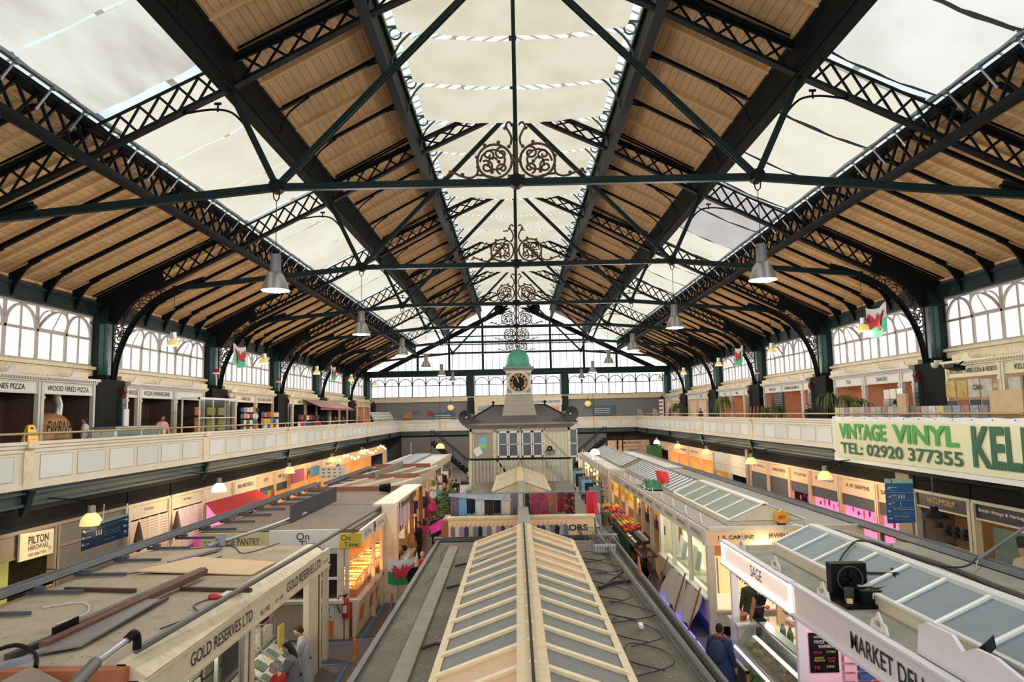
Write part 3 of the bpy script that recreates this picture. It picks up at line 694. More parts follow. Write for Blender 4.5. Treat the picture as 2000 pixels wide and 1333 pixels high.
# ================================================================== SCROLL ORNAMENTS
def make_scroll(y):
    t = thing('scroll_ornament', 'x', 'ironwork', (0, y, 12.83), 'rusty scroll ornaments on the tie beams')
    k = 1.0
    for s in (-1, 1):
        m = MB()
        def sp(cx, cz, r, turns, a0, sg=1, n=18, rad=.035): m.tube([(s * a, y, 12.85 + b_) for a, b_ in spiral(cx, cz, r, turns, a0, sg, n)], rad, 5)
        m.tube([(s * (.62 + .5 * math.cos(q * math.pi / 14)), y, 12.85 + .52 + .5 * math.sin(q * math.pi / 14)) for q in range(-6, 23)], .04, 5)
        sp(.62, .5, .42, 1.4, 0); sp(.42, .75, .2, 1.3, 2, -1); sp(.85, .35, .2, 1.3, 1, 1); sp(.8, .7, .17, 1.2, 4, -1); sp(.4, .3, .18, 1.2, 5, 1)
        m.tube([(s * a, y, 12.85 + b_) for a, b_ in arc([(1.1, .3), (1.15, .12), (1.35, .04), (1.6, .1), (1.8, .2), (1.95, .16), (2.0, .1)], 3)], .035, 5)
        m.tube([(s * a, y, 12.85 + b_) for a, b_ in arc([(.62, .03), (.9, .1), (1.15, .12)], 3)], .035, 5)
        m.tube([(s * a, y, 12.85 + b_) for a, b_ in arc([(.15, 1.0), (.12, 1.2), (.2, 1.4), (.28, 1.55), (.2, 1.68), (.1, 1.6)], 3)], .035, 5)
        for (a, b_) in ((.2, .95), (.5, 1.08), (.9, 1.0), (1.13, .65), (1.1, .35), (1.9, .22), (1.55, .14), (.3, 1.5), (.5, .5), (.7, .2)): m.ell((s * a, y, 12.85 + b_), .06, .03, .06, 6, 4)
        m.build('scroll', RUST, t)
    m = MB().cyl((0, y - .09, 12.8), (0, y - .09, 13.9), .045, n=6); m.cbox((0, y - .09, 13.35), .3, .08, .1); m.cbox((0, y - .09, 12.88), .5, .08, .08)
    m.build('stem', RUST, t)
    return t
b0 = make_scroll(T[1]); b0['label'] = 'rusty scroll ornament on the nearest tie beam'
for i in range(2, 7): copy_tree(b0, loc=(0, T[i], 12.83), label='rusty scroll ornament on the tie beam of the %s truss' % ORD[i - 1])
# ================================================================== HANGING LAMPS
def lamp(parent, loc, power, col=(1, .95, .88), size=.15, name='lamp_light'):
    l = bpy.data.lights.new(name, 'POINT'); l.energy = power; l.color = col; l.shadow_soft_size = size
    o = bpy.data.objects.new(name, l); C.objects.link(o); o.parent = parent; o.location = Vector(loc) - wloc(parent); return o
def make_highbay(x, y):
    t = thing('pendant_lamp', 'x', 'lamp', (x, y, 9.7), 'large aluminium pendant lamps over the hall')
    z = 9.72
    MB().lathe((x, y, z), [(.39, 0), (.38, .03), (.33, .2), (.25, .4), (.19, .5), (.16, .52)], 20).build('shade', ALU, t, smooth=True)
    MB().lathe((x, y, z), [(.001, .1), (.32, .1), (.36, .02)], 16).build('lamp_glass', COOL, t)
    MB().lathe((x, y, z), [(.16, .5), (.14, .54), (.15, .58), (.15, 1.0), (.14, 1.04), (.001, 1.04)], 14).build('ballast_housing', mat('lamp_housing', (120, 120, 124), .4, .3), t, smooth=True)
    m = MB().cyl((x, y, z + 1.04), (x, y, 12.35), .012, n=5); m.tube([(x - .1, y, 12.62), (x - .07, y, 12.4), (x, y, 12.32), (x + .07, y, 12.4), (x + .1, y, 12.62)], .02, 5)
    m.build('suspension_cable', IRON, t)
    lamp(t, (x, y, z - .22), HIGHBAY)
    return t
HIGHBAY = 1000
b0 = make_highbay(-6.91, T[1]); b0['label'] = 'large aluminium pendant lamp on the left, nearest of its row'
for s in (-1, 1):
    for i in range(1, 7):
        if s < 0 and i == 1: continue
        copy_tree(b0, loc=(s * 6.91, T[i], 9.7), label='large aluminium pendant lamp on the %s, %s' % (SIDE[s], 'nearest of its row' if i == 1 else ORD[i - 1] + ' from the front'))
YEL = mat('yellow_lamp_shade', (226, 196, 120), .4, 0, emit=(255, 214, 130), es=.45, var=.05)
def make_small(x, y, zc, ztop, housing=True):
    t = thing('gallery_lamp', 'x', 'lamp', (x, y, zc))
    MB().lathe((x, y, zc), [(.26, 0), (.26, .03), (.24, .14), (.17, .26), (.12, .3)], 16).build('shade', YEL, t, smooth=True)
    MB().lathe((x, y, zc), [(.001, .06), (.22, .06), (.25, .0)], 12).build('lamp_glass', WARM, t)
    if housing: MB().lathe((x, y, zc), [(.12, .3), (.13, .34), (.13, .6), (.001, .6)], 12).build('cap', ALU, t, smooth=True)
    MB().cyl((x, y, zc + (.6 if housing else .3)), (x, y, ztop), .012, n=5).build('suspension_cable', IRON, t)
    lamp(t, (x, y, zc - .14), 60, (1, .8, .5), .1)
    return t
b0 = make_small(-15.23, T[2], 9.4, 12.0); b0['label'] = 'yellow lit lamp hanging by the left clerestory, nearest of its row'; b0['group'] = 'yellow lamps along the galleries'
for s in (-1, 1):
    for i in range(2, 7):
        if s < 0 and i == 2: continue
        copy_tree(b0, loc=(s * 15.2, T[i], 9.4), label='yellow lit lamp hanging by the %s clerestory, %s' % (SIDE[s], 'nearest of its row' if i == 2 else ORD[i - 2] + ' of its row'))
# ================================================================== PEOPLE
SKIN = mat('skin_light', (214, 164, 138), .6, var=.05); SKIN2 = mat('skin_tan', (176, 122, 92), .6, var=.05)
def cloth(name, col, var=.15): return mat('cloth_' + name, col, .85, var=var, scale=12)
HAIRM = {k: mat('hair_' + k, v, .7, var=.25, scale=25) for k, v in dict(black=(24, 20, 20), brown=(58, 38, 28), dark=(40, 28, 24), grey=(150, 140, 134), ginger=(150, 70, 36), blond=(190, 160, 120), white=(205, 198, 190), bald=(200, 150, 125)).items()}
SHOE = mat('shoe_black', (22, 20, 20), .5)
def person(loc, yaw, label, top, legs, hair='dark', h=1.72, skin=None, lean=0.0, arms=None, stride=0.0, nod=0.0, turn=0.0, coat=0.0, hairlen=0.0, hat=None, sit=False, girth=1.0, group=None, fingers=False):
    """one continuous skinned body; arms = ((elbow),(wrist)) offsets from each shoulder in body axes (x out, y forward, z up)"""
    skin = skin or SKIN; k = h / 1.72
    P = {'pelvis': (0, 0, .93), 'waist': (0, .01, 1.08), 'chest': (0, .01, 1.28), 'neckb': (0, 0, 1.44), 'neck': (0, .015, 1.52)}
    R = {'pelvis': .175, 'waist': .165, 'chest': .185, 'neckb': .1, 'neck': .055}
    B = [('pelvis', 'waist', 1), ('waist', 'chest', 1), ('chest', 'neckb', 1), ('neckb', 'neck', 0)]
    arms = arms or (((.08, -.02, -.27), (.1, .06, -.5)), ((.08, -.02, -.27), (.1, .06, -.5)))
    for n, sx in (('L', -1), ('R', 1)):
        e, w_ = arms[0 if sx < 0 else 1]
        S = (sx * .19, 0, 1.39)
        P['sh' + n] = S; P['el' + n] = (S[0] + sx * e[0], S[1] + e[1], S[2] + e[2]); P['wr' + n] = (S[0] + sx * w_[0], S[1] + w_[1], S[2] + w_[2])
        d = (Vector(P['wr' + n]) - Vector(P['el' + n])).normalized(); P['ha' + n] = tuple(Vector(P['wr' + n]) + d * .085)
        R['sh' + n] = .088; R['el' + n] = .062; R['wr' + n] = .038; R['ha' + n] = .034
        B += [('neckb', 'sh' + n, 1), ('sh' + n, 'el' + n, 1), ('el' + n, 'wr' + n, 1), ('wr' + n, 'ha' + n, 0)]
        st = stride * sx
        if sit:
            P['hip' + n] = (sx * .09, 0, .9); P['kn' + n] = (sx * .12, .42, .86); P['an' + n] = (sx * .12, .4, .45); P['to' + n] = (sx * .13, .54, .4)
        else:
            P['hip' + n] = (sx * .09, 0, .86); P['kn' + n] = (sx * .1, .02 + st * .5, .49); P['an' + n] = (sx * .1, st - .02, .08); P['to' + n] = (sx * .12, st + .13, .045)
        R['hip' + n] = .11; R['kn' + n] = .07; R['an' + n] = .043; R['to' + n] = .036
        B += [('pelvis', 'hip' + n, 1 if coat else 2), ('hip' + n, 'kn' + n, 2), ('kn' + n, 'an' + n, 2), ('an' + n, 'to' + n, 3)]
    rx = Matrix.Rotation(-lean, 3, 'X'); pv = Vector(P['pelvis'])
    up = [n for n in P if n[:2] in ('wa', 'ch', 'ne', 'sh', 'el', 'wr', 'ha')]
    for n in up: P[n] = tuple(pv + rx @ (Vector(P[n]) - pv))
    names = list(P); me = bpy.data.meshes.new('body'); me.from_pydata([Vector(P[n]) * k for n in names], [(names.index(a), names.index(b_)) for a, b_, _ in B], []); me.update()
    tmp = bpy.data.objects.new('tmp', me); C.objects.link(tmp); tmp.modifiers.new('skin', 'SKIN'); sv = me.skin_vertices[0].data
    for i, n in enumerate(names):
        g_ = girth if n in ('pelvis', 'waist', 'chest') else (1 + (girth - 1) * .5)
        sv[i].radius = (R[n] * k * g_ * (1.12 if n in ('pelvis', 'chest', 'waist') else 1), R[n] * k * g_ * (.8 if n in ('pelvis', 'chest', 'waist') else 1)); sv[i].use_root = n == 'pelvis'
    sb = tmp.modifiers.new('sub', 'SUBSURF'); sb.levels = 1; sb.render_levels = 1
    bpy.context.view_layer.update(); bme = bpy.data.meshes.new_from_object(tmp.evaluated_get(bpy.context.evaluated_depsgraph_get())); bpy.data.objects.remove(tmp)
    # head, nose, ears, hands added to the same surface mesh
    hb = MB(); hc = Vector((0, .03, 1.625)); hd = (Matrix.Rotation(-nod, 3, 'X') @ Matrix.Rotation(turn, 3, 'Z'))
    nk = Vector((0, .015, 1.53))
    hp = lambda v: (pv + rx @ ((nk + hd @ (Vector(v) - nk)) - pv)) * k
    def hell(c, a, b_, d, n=12, m=8):
        q = MB(); q.ell((0, 0, 0), a, b_, d, n, m); hb.add([hp(Vector(c) + Vector(v)) for v in q.v], q.f)
    hell(hc, .075, .095, .115, 14, 10); hell((0, .05, 1.565), .05, .06, .05); hell((0, .125, 1.61), .013, .02, .022, 6, 5)
    for sx in (-1, 1): hell((sx * .076, .02, 1.615), .01, .02, .03, 6, 5)
    fb = MB()
    for sx in (-1, 1): q = MB(); q.ell((0, 0, 0), .013, .008, .008, 6, 4); fb.add([hp(Vector((sx * .032, .112, 1.638)) + Vector(v)) for v in q.v], q.f)
    q = MB(); q.ell((0, 0, 0), .024, .008, .006, 8, 4); fb.add([hp(Vector((0, .113, 1.572)) + Vector(v)) for v in q.v], q.f)
    for n, sx in (('L', -1), ('R', 1)):
        a, b_ = Vector(P['wr' + n]), Vector(P['ha' + n]); d = (b_ - a).normalized(); sd = d.cross(Vector((0, 0, 1))); sd = sd.normalized() if sd.length > .1 else Vector((0, 1, 0)); dn = d.cross(sd)
        for j in range(4):
            o_ = b_ + sd * (-.026 + .0175 * j) - d * .01; ln = (.062, .075, .07, .055)[j]
            hb.tube([v * k for v in (o_, o_ + d * ln * .5 + dn * .004, o_ + d * ln + dn * .022)], [.0095 * k, .009 * k, .006 * k], 5)
        o_ = a + sd * (-.032 * sx) + d * .03
        hb.tube([v * k for v in (o_, o_ + d * .03 - sd * .02 * sx, o_ + d * .06 - sd * .018 * sx + dn * .012)], [.012 * k, .011 * k, .007 * k], 5)
    t = thing('person', label, 'person', loc, group); t.rotation_euler = (0, 0, yaw)
    V0 = [tuple(v.co) for v in bme.vertices]; F0 = [tuple(p.vertices) for p in bme.polygons]
    fin = bpy.data.meshes.new('body'); o0 = len(V0); fin.from_pydata(V0 + [tuple(v) for v in hb.v], [], F0 + [tuple(i + o0 for i in f_) for f_ in hb.f]); fin.update()
    for m_ in (skin, top, legs, SHOE): fin.materials.append(m_)
    seg = [(Vector(P[a]) * k, Vector(P[b_]) * k, mi) for a, b_, mi in B]
    for i, p in enumerate(fin.polygons):
        p.use_smooth = True
        if i >= len(F0): p.material_index = 0; continue
        c_ = p.center; best = (9, 0)
        for a, b_, mi in seg:
            ab = b_ - a; tt = max(0, min(1, (c_ - a).dot(ab) / ab.length_squared)); dd = (a + ab * tt - c_).length
            if dd < best[0]: best = (dd, mi)
        p.material_index = best[1]
    ob = bpy.data.objects.new('body', fin); C.objects.link(ob); ob.parent = t
    def sub(mb, nm, mt, lab=None):
        me_ = bpy.data.meshes.new(nm); me_.from_pydata([tuple(v) for v in mb.v], [], mb.f); me_.update(); me_.materials.append(mt)
        for p in me_.polygons: p.use_smooth = True
        o_ = bpy.data.objects.new(nm, me_); C.objects.link(o_); o_.parent = t; tag(o_, lab); return o_
    sub(fb, 'face_features', mat('face_dark', (110, 60, 54), .6))
    # hair or hat
    hm = MB(); q = MB(); q.ell((0, 0, 0), .086, .104, .118, 14, 10)
    keep = [tuple(v) for v in q.v]
    vv = []
    for v in keep:
        v = Vector(v)
        if hair != 'bald' or hat:
            if v.y > .03 and v.z < .05: v = Vector((v.x * .8, v.y * .75, v.z * .8))
            if v.z < -.02 - hairlen * .3: v = Vector((v.x, v.y, max(v.z, -.07 if v.y < -.02 else -.02))) if hairlen == 0 else v
        vv.append(hp(Vector((0, .02, 1.635)) + v))
    if hair != 'bald' or hat:
        hm.add(vv, q.f)
        if hairlen:
            q = MB(); q.ell((0, 0, 0), .095, .07, .1 + hairlen, 12, 8); hm.add([hp(Vector((0, -.035, 1.6 - hairlen * .6)) + Vector(v)) for v in q.v], q.f)
        sub(hm, 'hat' if hat else 'hair', hat or HAIRM[hair])
    if coat:
        cm = MB(); n = 16; z1 = 1.04; z0 = .98 - coat
        for j in range(5):
            z = lerp(z1, z0, j / 4); rr = lerp(.19, .26, j / 4) * girth
            for q_ in range(n): an = 6.2832 * q_ / n; cm.v.append((rr * math.cos(an) * k, (rr * .78 * math.sin(an) + .01) * k, z * k))
        for j in range(4):
            for q_ in range(n): cm.f.append((j * n + q_, j * n + (q_ + 1) % n, (j + 1) * n + (q_ + 1) % n, (j + 1) * n + q_))
        sub(cm, 'coat_skirt', top)
    return t
# ================================================================== GALLERY SHOPS
SHOPX = 17.5
INT_D = mat('shop_interior_dark', (46, 40, 38), .8, var=.2); INT_B = mat('shop_interior_brick', (88, 64, 54), .85, var=.3, scale=7)
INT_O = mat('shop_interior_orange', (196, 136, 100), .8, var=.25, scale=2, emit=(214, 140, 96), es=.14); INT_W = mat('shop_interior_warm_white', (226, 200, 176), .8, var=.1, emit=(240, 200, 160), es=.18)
SIGNW = mat('signboard_offwhite', (216, 214, 204), .5, var=.04); SIGNC = mat('signboard_cream', (224, 214, 178), .5, var=.05)
SHOPP = mat('shop_paint_grey_cream', (204, 198, 186), .5, var=.06)
def gallery_shop(s, y0, y1, sign, label, interior, pm=None, boardm=None, tcol=None, h=.22, tw=None, counter=None):
    pm = pm or SHOPP; x = SHOPX
    t = thing('gallery_shop', label, 'shop', (s * x, (y0 + y1) / 2, 4.5), 'shops along the %s gallery' % SIDE[s])
    X = lambda a, b_: tuple(sorted((s * a, s * b_)))
    fa = MB().box(*X(x, x + .08), y0, y1, 7.2, 7.64).build('fascia', boardm or SIGNW, t)
    fr = MB().box(*X(x - .03, x), y0, y1, 7.18, 7.24).box(*X(x - .03, x), y0, y1, 7.58, 7.64); fr.build('fascia_trim', pm, t)
    if sign:
        yc = (y0 + y1) / 2; text(sign, (s * (x - .01), yc, 7.41), (0, -s, 0), (0, 0, 1), h, tw or (.85 if y1 - y0 < 1.4 else None), tcol or INK, fa, bold=.01)
    m = MB().box(*X(x - .12, x + .1), y0 - .02, y1 + .02, 7.64, 7.7).box(*X(x - .26, x + .1), y0 - .03, y1 + .03, 7.76, 7.82).box(*X(x - .26, x + 1.3), y0, y1, 7.82, 7.85)
    k = y0
    while k < y1: m.box(*X(x - .22, x), k, k + .07, 7.7, 7.76); k += .14
    m.build('cornice', pm, t)
    yc = (y0 + y1) / 2
    m = MB().prism([(s * (x - .22), yc - .34, 7.85), (s * (x - .22), yc + .34, 7.85), (s * (x - .22), yc + .2, 7.95), (s * (x - .22), yc + .14, 8.08), (s * (x - .22), yc, 8.13), (s * (x - .22), yc - .14, 8.08), (s * (x - .22), yc - .2, 7.95)], (s * .05, 0, 0))
    m.build('number_plaque', pm, t)
    m = MB().box(*X(x - .06, x + .1), y0, y0 + .16, 4.5, 7.64).box(*X(x - .09, x + .1), y0 - .02, y0 + .18, 7.0, 7.1); m.build('pilaster', pm, t)
    m = MB().box(*X(x - .06, x + .1), y1 - .12, y1, 4.5, 7.64); m.build('pilaster', pm, t)
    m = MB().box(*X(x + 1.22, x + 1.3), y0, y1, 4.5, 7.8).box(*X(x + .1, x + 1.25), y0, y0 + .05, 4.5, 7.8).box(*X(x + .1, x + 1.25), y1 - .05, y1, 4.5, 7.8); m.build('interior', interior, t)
    if counter: MB().box(*X(x - .02, x + .4), y0 + .16, y1 - .12, 4.5, 5.4).build('counter', counter, t)
    return t
offs = {0: [(8.0, 11.2)], 1: [(.4, 2.5), (2.55, 6.0), (6.05, 9.4)]}
SIGNS = {(-1, 1): ['', 'FWRNES PIZZA', 'WOOD FIRED PIZZA'], (-1, 2): ['FWRNES PIZZA', 'PIZZA FWRNES BAR', ''], (-1, 3): ['WATCHES', 'COMPUTERS', '& ELECTRICAL SPARES'], (-1, 4): ['', 'GAMES', 'REPAIRS'], (-1, 5): ['', '', ''], (-1, 6): ['SEWING', 'GIFTS', ''],
         (1, 1): ['', "KELLY'S RECORDS", 'RECORDS, TAPES, C.D.s & VIDEOS'], (1, 2): ['', 'SNACKS', 'TEA'], (1, 3): ['', 'FARMHOUSE MEALS', 'OPEN DAY'], (1, 4): ['', 'MEALS', 'CAFE'], (1, 5): ['', 'FLOWERS', ''], (1, 6): ['', '', 'SHOP']}
for s in (-1, 1):
    n_ = 0
    for i in range(1, 7):
        for j, (a, b_) in enumerate(offs.get(i, [(.4, 1.5), (1.55, 5.0), (5.05, 8.45)])):
            y0, y1 = T[i] + a, T[i] + b_
            if i == 6 and j == 2: y1 = min(y1, YE - .6)
            sg = SIGNS[(s, i)][j]
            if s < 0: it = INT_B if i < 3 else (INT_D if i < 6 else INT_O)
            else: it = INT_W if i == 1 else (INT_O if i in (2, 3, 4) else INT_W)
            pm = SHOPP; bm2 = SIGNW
            if (s < 0 and i >= 3): pm = CREAM2; bm2 = SIGNC
            if s > 0 and i == 1: pm = SIGNC; bm2 = SIGNC
            n_ += 1
            gallery_shop(s, y0, y1, sg, ('%s gallery shop %s, %s from the front' % (SIDE[s], ('signed ' + sg) if sg else 'with blank fascia', ORD[n_ - 1])), it, pm, bm2, h=.2, tw=2.9 if len(sg) > 22 else (2.7 if len(sg) > 16 else None))
        # long cream beam over the shops and its props
        yb0, yb1 = T[i] + .35, T[i + 1] - .55
        if i == 1 : yb0 = T[1] - 2
        MB().box(*sorted((s * 17.65, s * 17.95)), yb0, yb1 - 1.6, 7.9, 8.12).build('ledge_beam', CREAM2, label='long cream ledge beam over the %s gallery shops, %s bay from the front' % (SIDE[s], ORD[i]), cat='beam', group='ledge beams over the gallery shops')
# ------------------------------------------------------------------ pizza oven, cone, fridge, display case
GOLD = mat('oven_gold', (176, 132, 78), .45, .2, var=.12)
t = thing('pizza_oven', 'domed gold pizza oven with black lettering in the left gallery shop', 'oven', (-17.9, 28.6, 4.5))
MB().lathe((-18.05, 27.45, 4.5), [(1.12, 0), (1.15, .95), (1.12, 1.3), (.98, 1.65), (.7, 1.88), (.35, 1.98), (.001, 2.0)], 28, sc=(.55, 1.05)).build('dome', GOLD, t, smooth=True)
m = MB(); m.tube([(-18.0, 27.9, 6.3), (-18.0, 27.95, 6.8), (-18.0, 27.8, 7.1), (-18.0, 27.8, 7.8)], .17, 14); m.build('flue', ALU, t, smooth=True)
text('FWRNES', (-17.36, 27.1, 5.95), (0, 1, 0), (.1, 0, 1), .5, 1.6, BLACK, t, bold=.005, depth=.05)
text('SOURDOUGH WOOD FIRED', (-17.36, 27.1, 5.5), (0, 1, 0), (0, 0, 1), .08, 1.2, BLACK, t, depth=.04)
YELP = mat('cone_yellow', (236, 176, 24), .5)
t = thing('wet_floor_sign', 'yellow folding wet floor sign standing on the left balustrade ledge', 'sign', (-13.95, 20.4, 5.45))
for d in (-1, 1):
    m = MB(); a = d * .12
    m.prism([(-13.95 + a, 20.16, 5.46), (-13.95 + a, 20.66, 5.46), (-13.95 + a * .2, 20.56, 6.02), (-13.95 + a * .2, 20.47, 6.07), (-13.95 + a * .2, 20.35, 6.07), (-13.95 + a * .2, 20.26, 6.02)], (.015, 0, 0)); m.build('panel', YELP, t)
MB().prism([(-13.9, 20.34, 5.95), (-13.9, 20.48, 5.95), (-13.9, 20.46, 6.0), (-13.9, 20.36, 6.0)], (.01, 0, 0)).build('handle_slot', BLACK, t)
text('CAUTION', (-13.83, 20.41, 5.78), (0, 1, 0), (0, 0, 1), .05, .26, mat('sign_red', (170, 50, 30), .6), t)
text('WET FLOOR', (-13.83, 20.41, 5.66), (0, 1, 0), (0, 0, 1), .035, .22, mat('sign_red', (170, 50, 30), .6), t)
t = thing('serving_counter', 'white glazed serving counter in front of the left gallery shop', 'counter', (-15.8, 29.0, 4.5))
MB().box(-16.2, -15.4, 27.3, 31.2, 4.5, 5.85).build('cabinet', WHITE, t); MB().box(-16.25, -15.3, 27.2, 31.3, 5.85, 5.92).build('worktop', STEEL, t)
for a in (27.5, 29.35): MB().box(-15.42, -15.38, a, a + 1.7, 5.1, 5.75).build('glass_door', mat('counter_glass', (120, 135, 132), .2), t)
MB().box(-15.75, -15.7, 28.5, 28.85, 5.93, 6.6).build('menu_board', WHITE, label='white upright menu card standing on the left gallery counter', cat='sign')
t = thing('display_cabinet', 'tall white framed glass display cabinet on the left gallery', 'cabinet', (-15.6, 36.4, 4.5))
fr = MB()
for y in (34.2, 35.7, 37.2, 38.5): fr.box(-15.25, -15.2, y - .04, y + .04, 4.5, 7.1)
fr.box(-15.28, -15.18, 34.15, 38.55, 7.1, 7.2).box(-15.28, -15.18, 34.15, 38.55, 6.2, 6.24); fr.box(-16.1, -15.2, 34.15, 34.25, 7.1, 7.2).box(-16.1, -16.05, 34.2, 34.28, 4.5, 7.1)
fr.build('frame', WHITE, t); MB().box(-15.21, -15.2, 34.2, 38.5, 4.6, 7.1).build('glass', CLEAR, t)
ORN = [mat('goods_%d' % i, c_, .7, var=.2) for i, c_ in enumerate([(190, 40, 40), (40, 70, 150), (230, 190, 60), (230, 225, 215), (60, 110, 60), (210, 120, 50), (120, 50, 120), (30, 30, 34), (200, 140, 160), (70, 150, 170)])]
for i in range(9):
    y = 34.5 + (i % 3) * 1.35; z = 5.35 + (i // 3) * .5
    MB().box(-15.6, -15.55, y, y + .9, z, z + .38).build('poster', ORN[2] if i % 3 else ORN[5], label='orange and yellow packet card in the display cabinet, %s from the front' % ORD[i], cat='card', group='cards in the left gallery display cabinet')
# pictures and goods hung in the left shops (bays three to five) and record sleeves in the right one
def goods_wall(s, x, y0, y1, z0, z1, ny, nz, nm, cat, grp, lab, cols, gap=.05):
    w_ = (y1 - y0) / ny; h_ = (z1 - z0) / nz; c_ = 0
    for a in range(ny):
        for b_ in range(nz):
            c_ += 1; jj = random.uniform(-.04, .04)
            MB().box(*sorted((s * x, s * (x + .03))), y0 + a * w_ + gap, y0 + (a + 1) * w_ - gap + jj, z0 + b_ * h_ + gap, z0 + (b_ + 1) * h_ - gap + jj).build(nm, random.choice(cols), label=lab % (('%s row up' % ORD[b_]), ('%s along' % ORD[a])), cat=cat, group=grp)
goods_wall(-1, 17.2, T[3] + 1.7, T[3] + 4.8, 4.9, 6.9, 6, 5, 'magazine', 'magazine', 'goods hung outside the left gallery kiosk', 'bright packaged item hung outside the left gallery kiosk, %s, %s', ORN)
goods_wall(-1, 17.2, T[3] + 5.3, T[3] + 8.9, 4.9, 6.6, 6, 4, 'toy_packet', 'toy', 'toys hung outside the left gallery kiosk', 'coloured toy packet outside the left gallery toy shop, %s, %s', ORN)
goods_wall(-1, 17.2, T[4] + 2.0, T[4] + 8.2, 4.9, 6.4, 8, 3, 'toy_packet', 'toy', 'goods outside the far left gallery shops', 'small dark boxed item outside the far left gallery shop, %s, %s', [ORN[7], ORN[1], DARKGREY, ORN[3], ORN[0]])
RECS = [mat('sleeve_%d' % i, c_, .6, var=.4, scale=3) for i, c_ in enumerate([(120, 40, 26), (60, 40, 36), (160, 84, 50), (200, 196, 184), (30, 30, 34), (130, 70, 56), (196, 170, 80), (90, 80, 90)])]
goods_wall(1, 17.3, 26.35, 29.3, 5.55, 7.1, 4, 2, 'record_sleeve', 'record', 'record sleeves in the right gallery window', 'square record sleeve in the right record shop window, %s, %s', RECS, .06)
text('CAN', (17.25, 27.2, 6.75), (0, -1, 0), (0, 0, 1), .2, .5, BLACK, None, 'sleeve_lettering', bold=.03, label='black CAN lettering on a white record sleeve', cat='lettering')
goods_wall(1, 17.3, 22.6, 25.6, 5.55, 7.1, 4, 2, 'record_sleeve', 'record', 'record sleeves in the far right window', 'square record sleeve in the rightmost gallery window, %s, %s', RECS, .06)
goods_wall(1, 16.6, 31.2, 32.9, 4.9, 6.9, 3, 4, 'cd_pocket', 'disc', 'clear pockets of discs beside the right column', 'clear pocket holding a disc beside the right gallery column, %s, %s', [ALU, mat('cd_grey', (170, 172, 180), .3), ORN[3], ORN[8]], .03)
for i in range(26):
    y = 20.6 + i * .46
    MB().box(14.2, 14.62, y, y + .42, 5.62, 6.08).build('record_crate', random.choice([mat('wrapped_records_%d' % q_, c_, .35, var=.5, scale=9) for q_, c_ in enumerate(((150, 150, 156), (170, 160, 160), (120, 116, 118), (176, 150, 110), (140, 100, 96), (190, 190, 190), (130, 140, 150), (200, 180, 120)))]), label='plastic wrapped row of records behind the vinyl banner, %s from the near end' % ORD[i], cat='records', group='records lined up behind the vinyl banner')
MB().box(14.15, 14.7, 20.4, 32.8, 5.45, 5.6).box(14.2, 14.6, 20.6, 32.6, 4.5, 5.45).build('record_table', DWOOD, label='long table carrying the rows of records behind the banner', cat='table')
MB().box(14.05, 14.15, 26.3, 26.9, 5.75, 6.55).build('card_board', mat('kraft', (190, 160, 124), .8), label='brown card divider sticking up among the records', cat='card')
MB().box(14.02, 14.1, 20.2, 21.6, 5.7, 6.5).build('card_board', MATS['kraft'], label='large brown card standing at the right end of the records', cat='card')
# ------------------------------------------------------------------ vinyl banner
BANW = mat('banner_white', (228, 228, 222), .3, var=.03); BANC = mat('banner_cream', (226, 222, 182), .3, var=.03)
GRN = mat('banner_green', (60, 160, 60), .35); DGRN = mat('banner_dark_green', (24, 92, 62), .35)
t = thing('vinyl_banner', 'long cream vinyl banner reading VINTAGE VINYL hung over the right balustrade', 'banner', (13.55, 25.5, 3.85))
m = MB(); vs = []; fs = []; n = 48
for i in range(n + 1):
    y = lerp(31.4, 18.6, i / n); wv = .02 * math.sin(i * 1.9) + .015 * math.sin(i * .7)
    for j, z in enumerate((3.84, 4.2, 4.6, 5.0, 5.4, 5.7)): vs.append((13.56 + wv * (j / 5.0), y, z + (0 if j else .0) + .012 * math.sin(i * 1.3) * (j == 5)))
for i in range(n):
    for j in range(5): a = i * 6 + j; fs.append((a, a + 1, a + 7, a + 6))
m.add(vs, fs); m.build('sheet', BANW, t, smooth=True)
m = MB(); vs = []
for i in range(n + 1):
    y = lerp(31.15, 18.6, i / n); wv = .02 * math.sin(i * 1.9 + .2) + .015 * math.sin(i * .7)
    for j, z in enumerate((4.02, 4.4, 4.8, 5.2, 5.52)): vs.append((13.535 + wv * (j / 5.0) - .0, y, z))
fs = [(i * 5 + j, i * 5 + j + 1, i * 5 + j + 6, i * 5 + j + 5) for i in range(n) for j in range(4)]
m.add(vs, fs); m.build('printed_field', BANC, t, smooth=True)
text('VINTAGE', (13.5, 28.75, 5.11), (0, -1, 0), (0, 0, 1), .64, 3.85, GRN, t, bold=.035)
text('VINYL', (13.5, 24.4, 5.11), (0, -1, 0), (0, 0, 1), .66, 3.9, GRN, t, bold=.035)
text('TEL: 02920 377355', (13.5, 26.45, 4.42), (0, -1, 0), (0, 0, 1), .46, 8.3, DGRN, t, bold=.02)
text('KELLYS', (13.5, 19.75, 4.85), (0, -1, 0), (0, 0, 1), 1.25, 4.1, DGRN, t, bold=.03)
for i in range(14): MB().lathe((13.5, 31.2 - i * .95, 5.64), [(.02, 0), (.02, -.02), (.001, -.02)], 6, 'x').build('eyelet', DARKGREY, t)
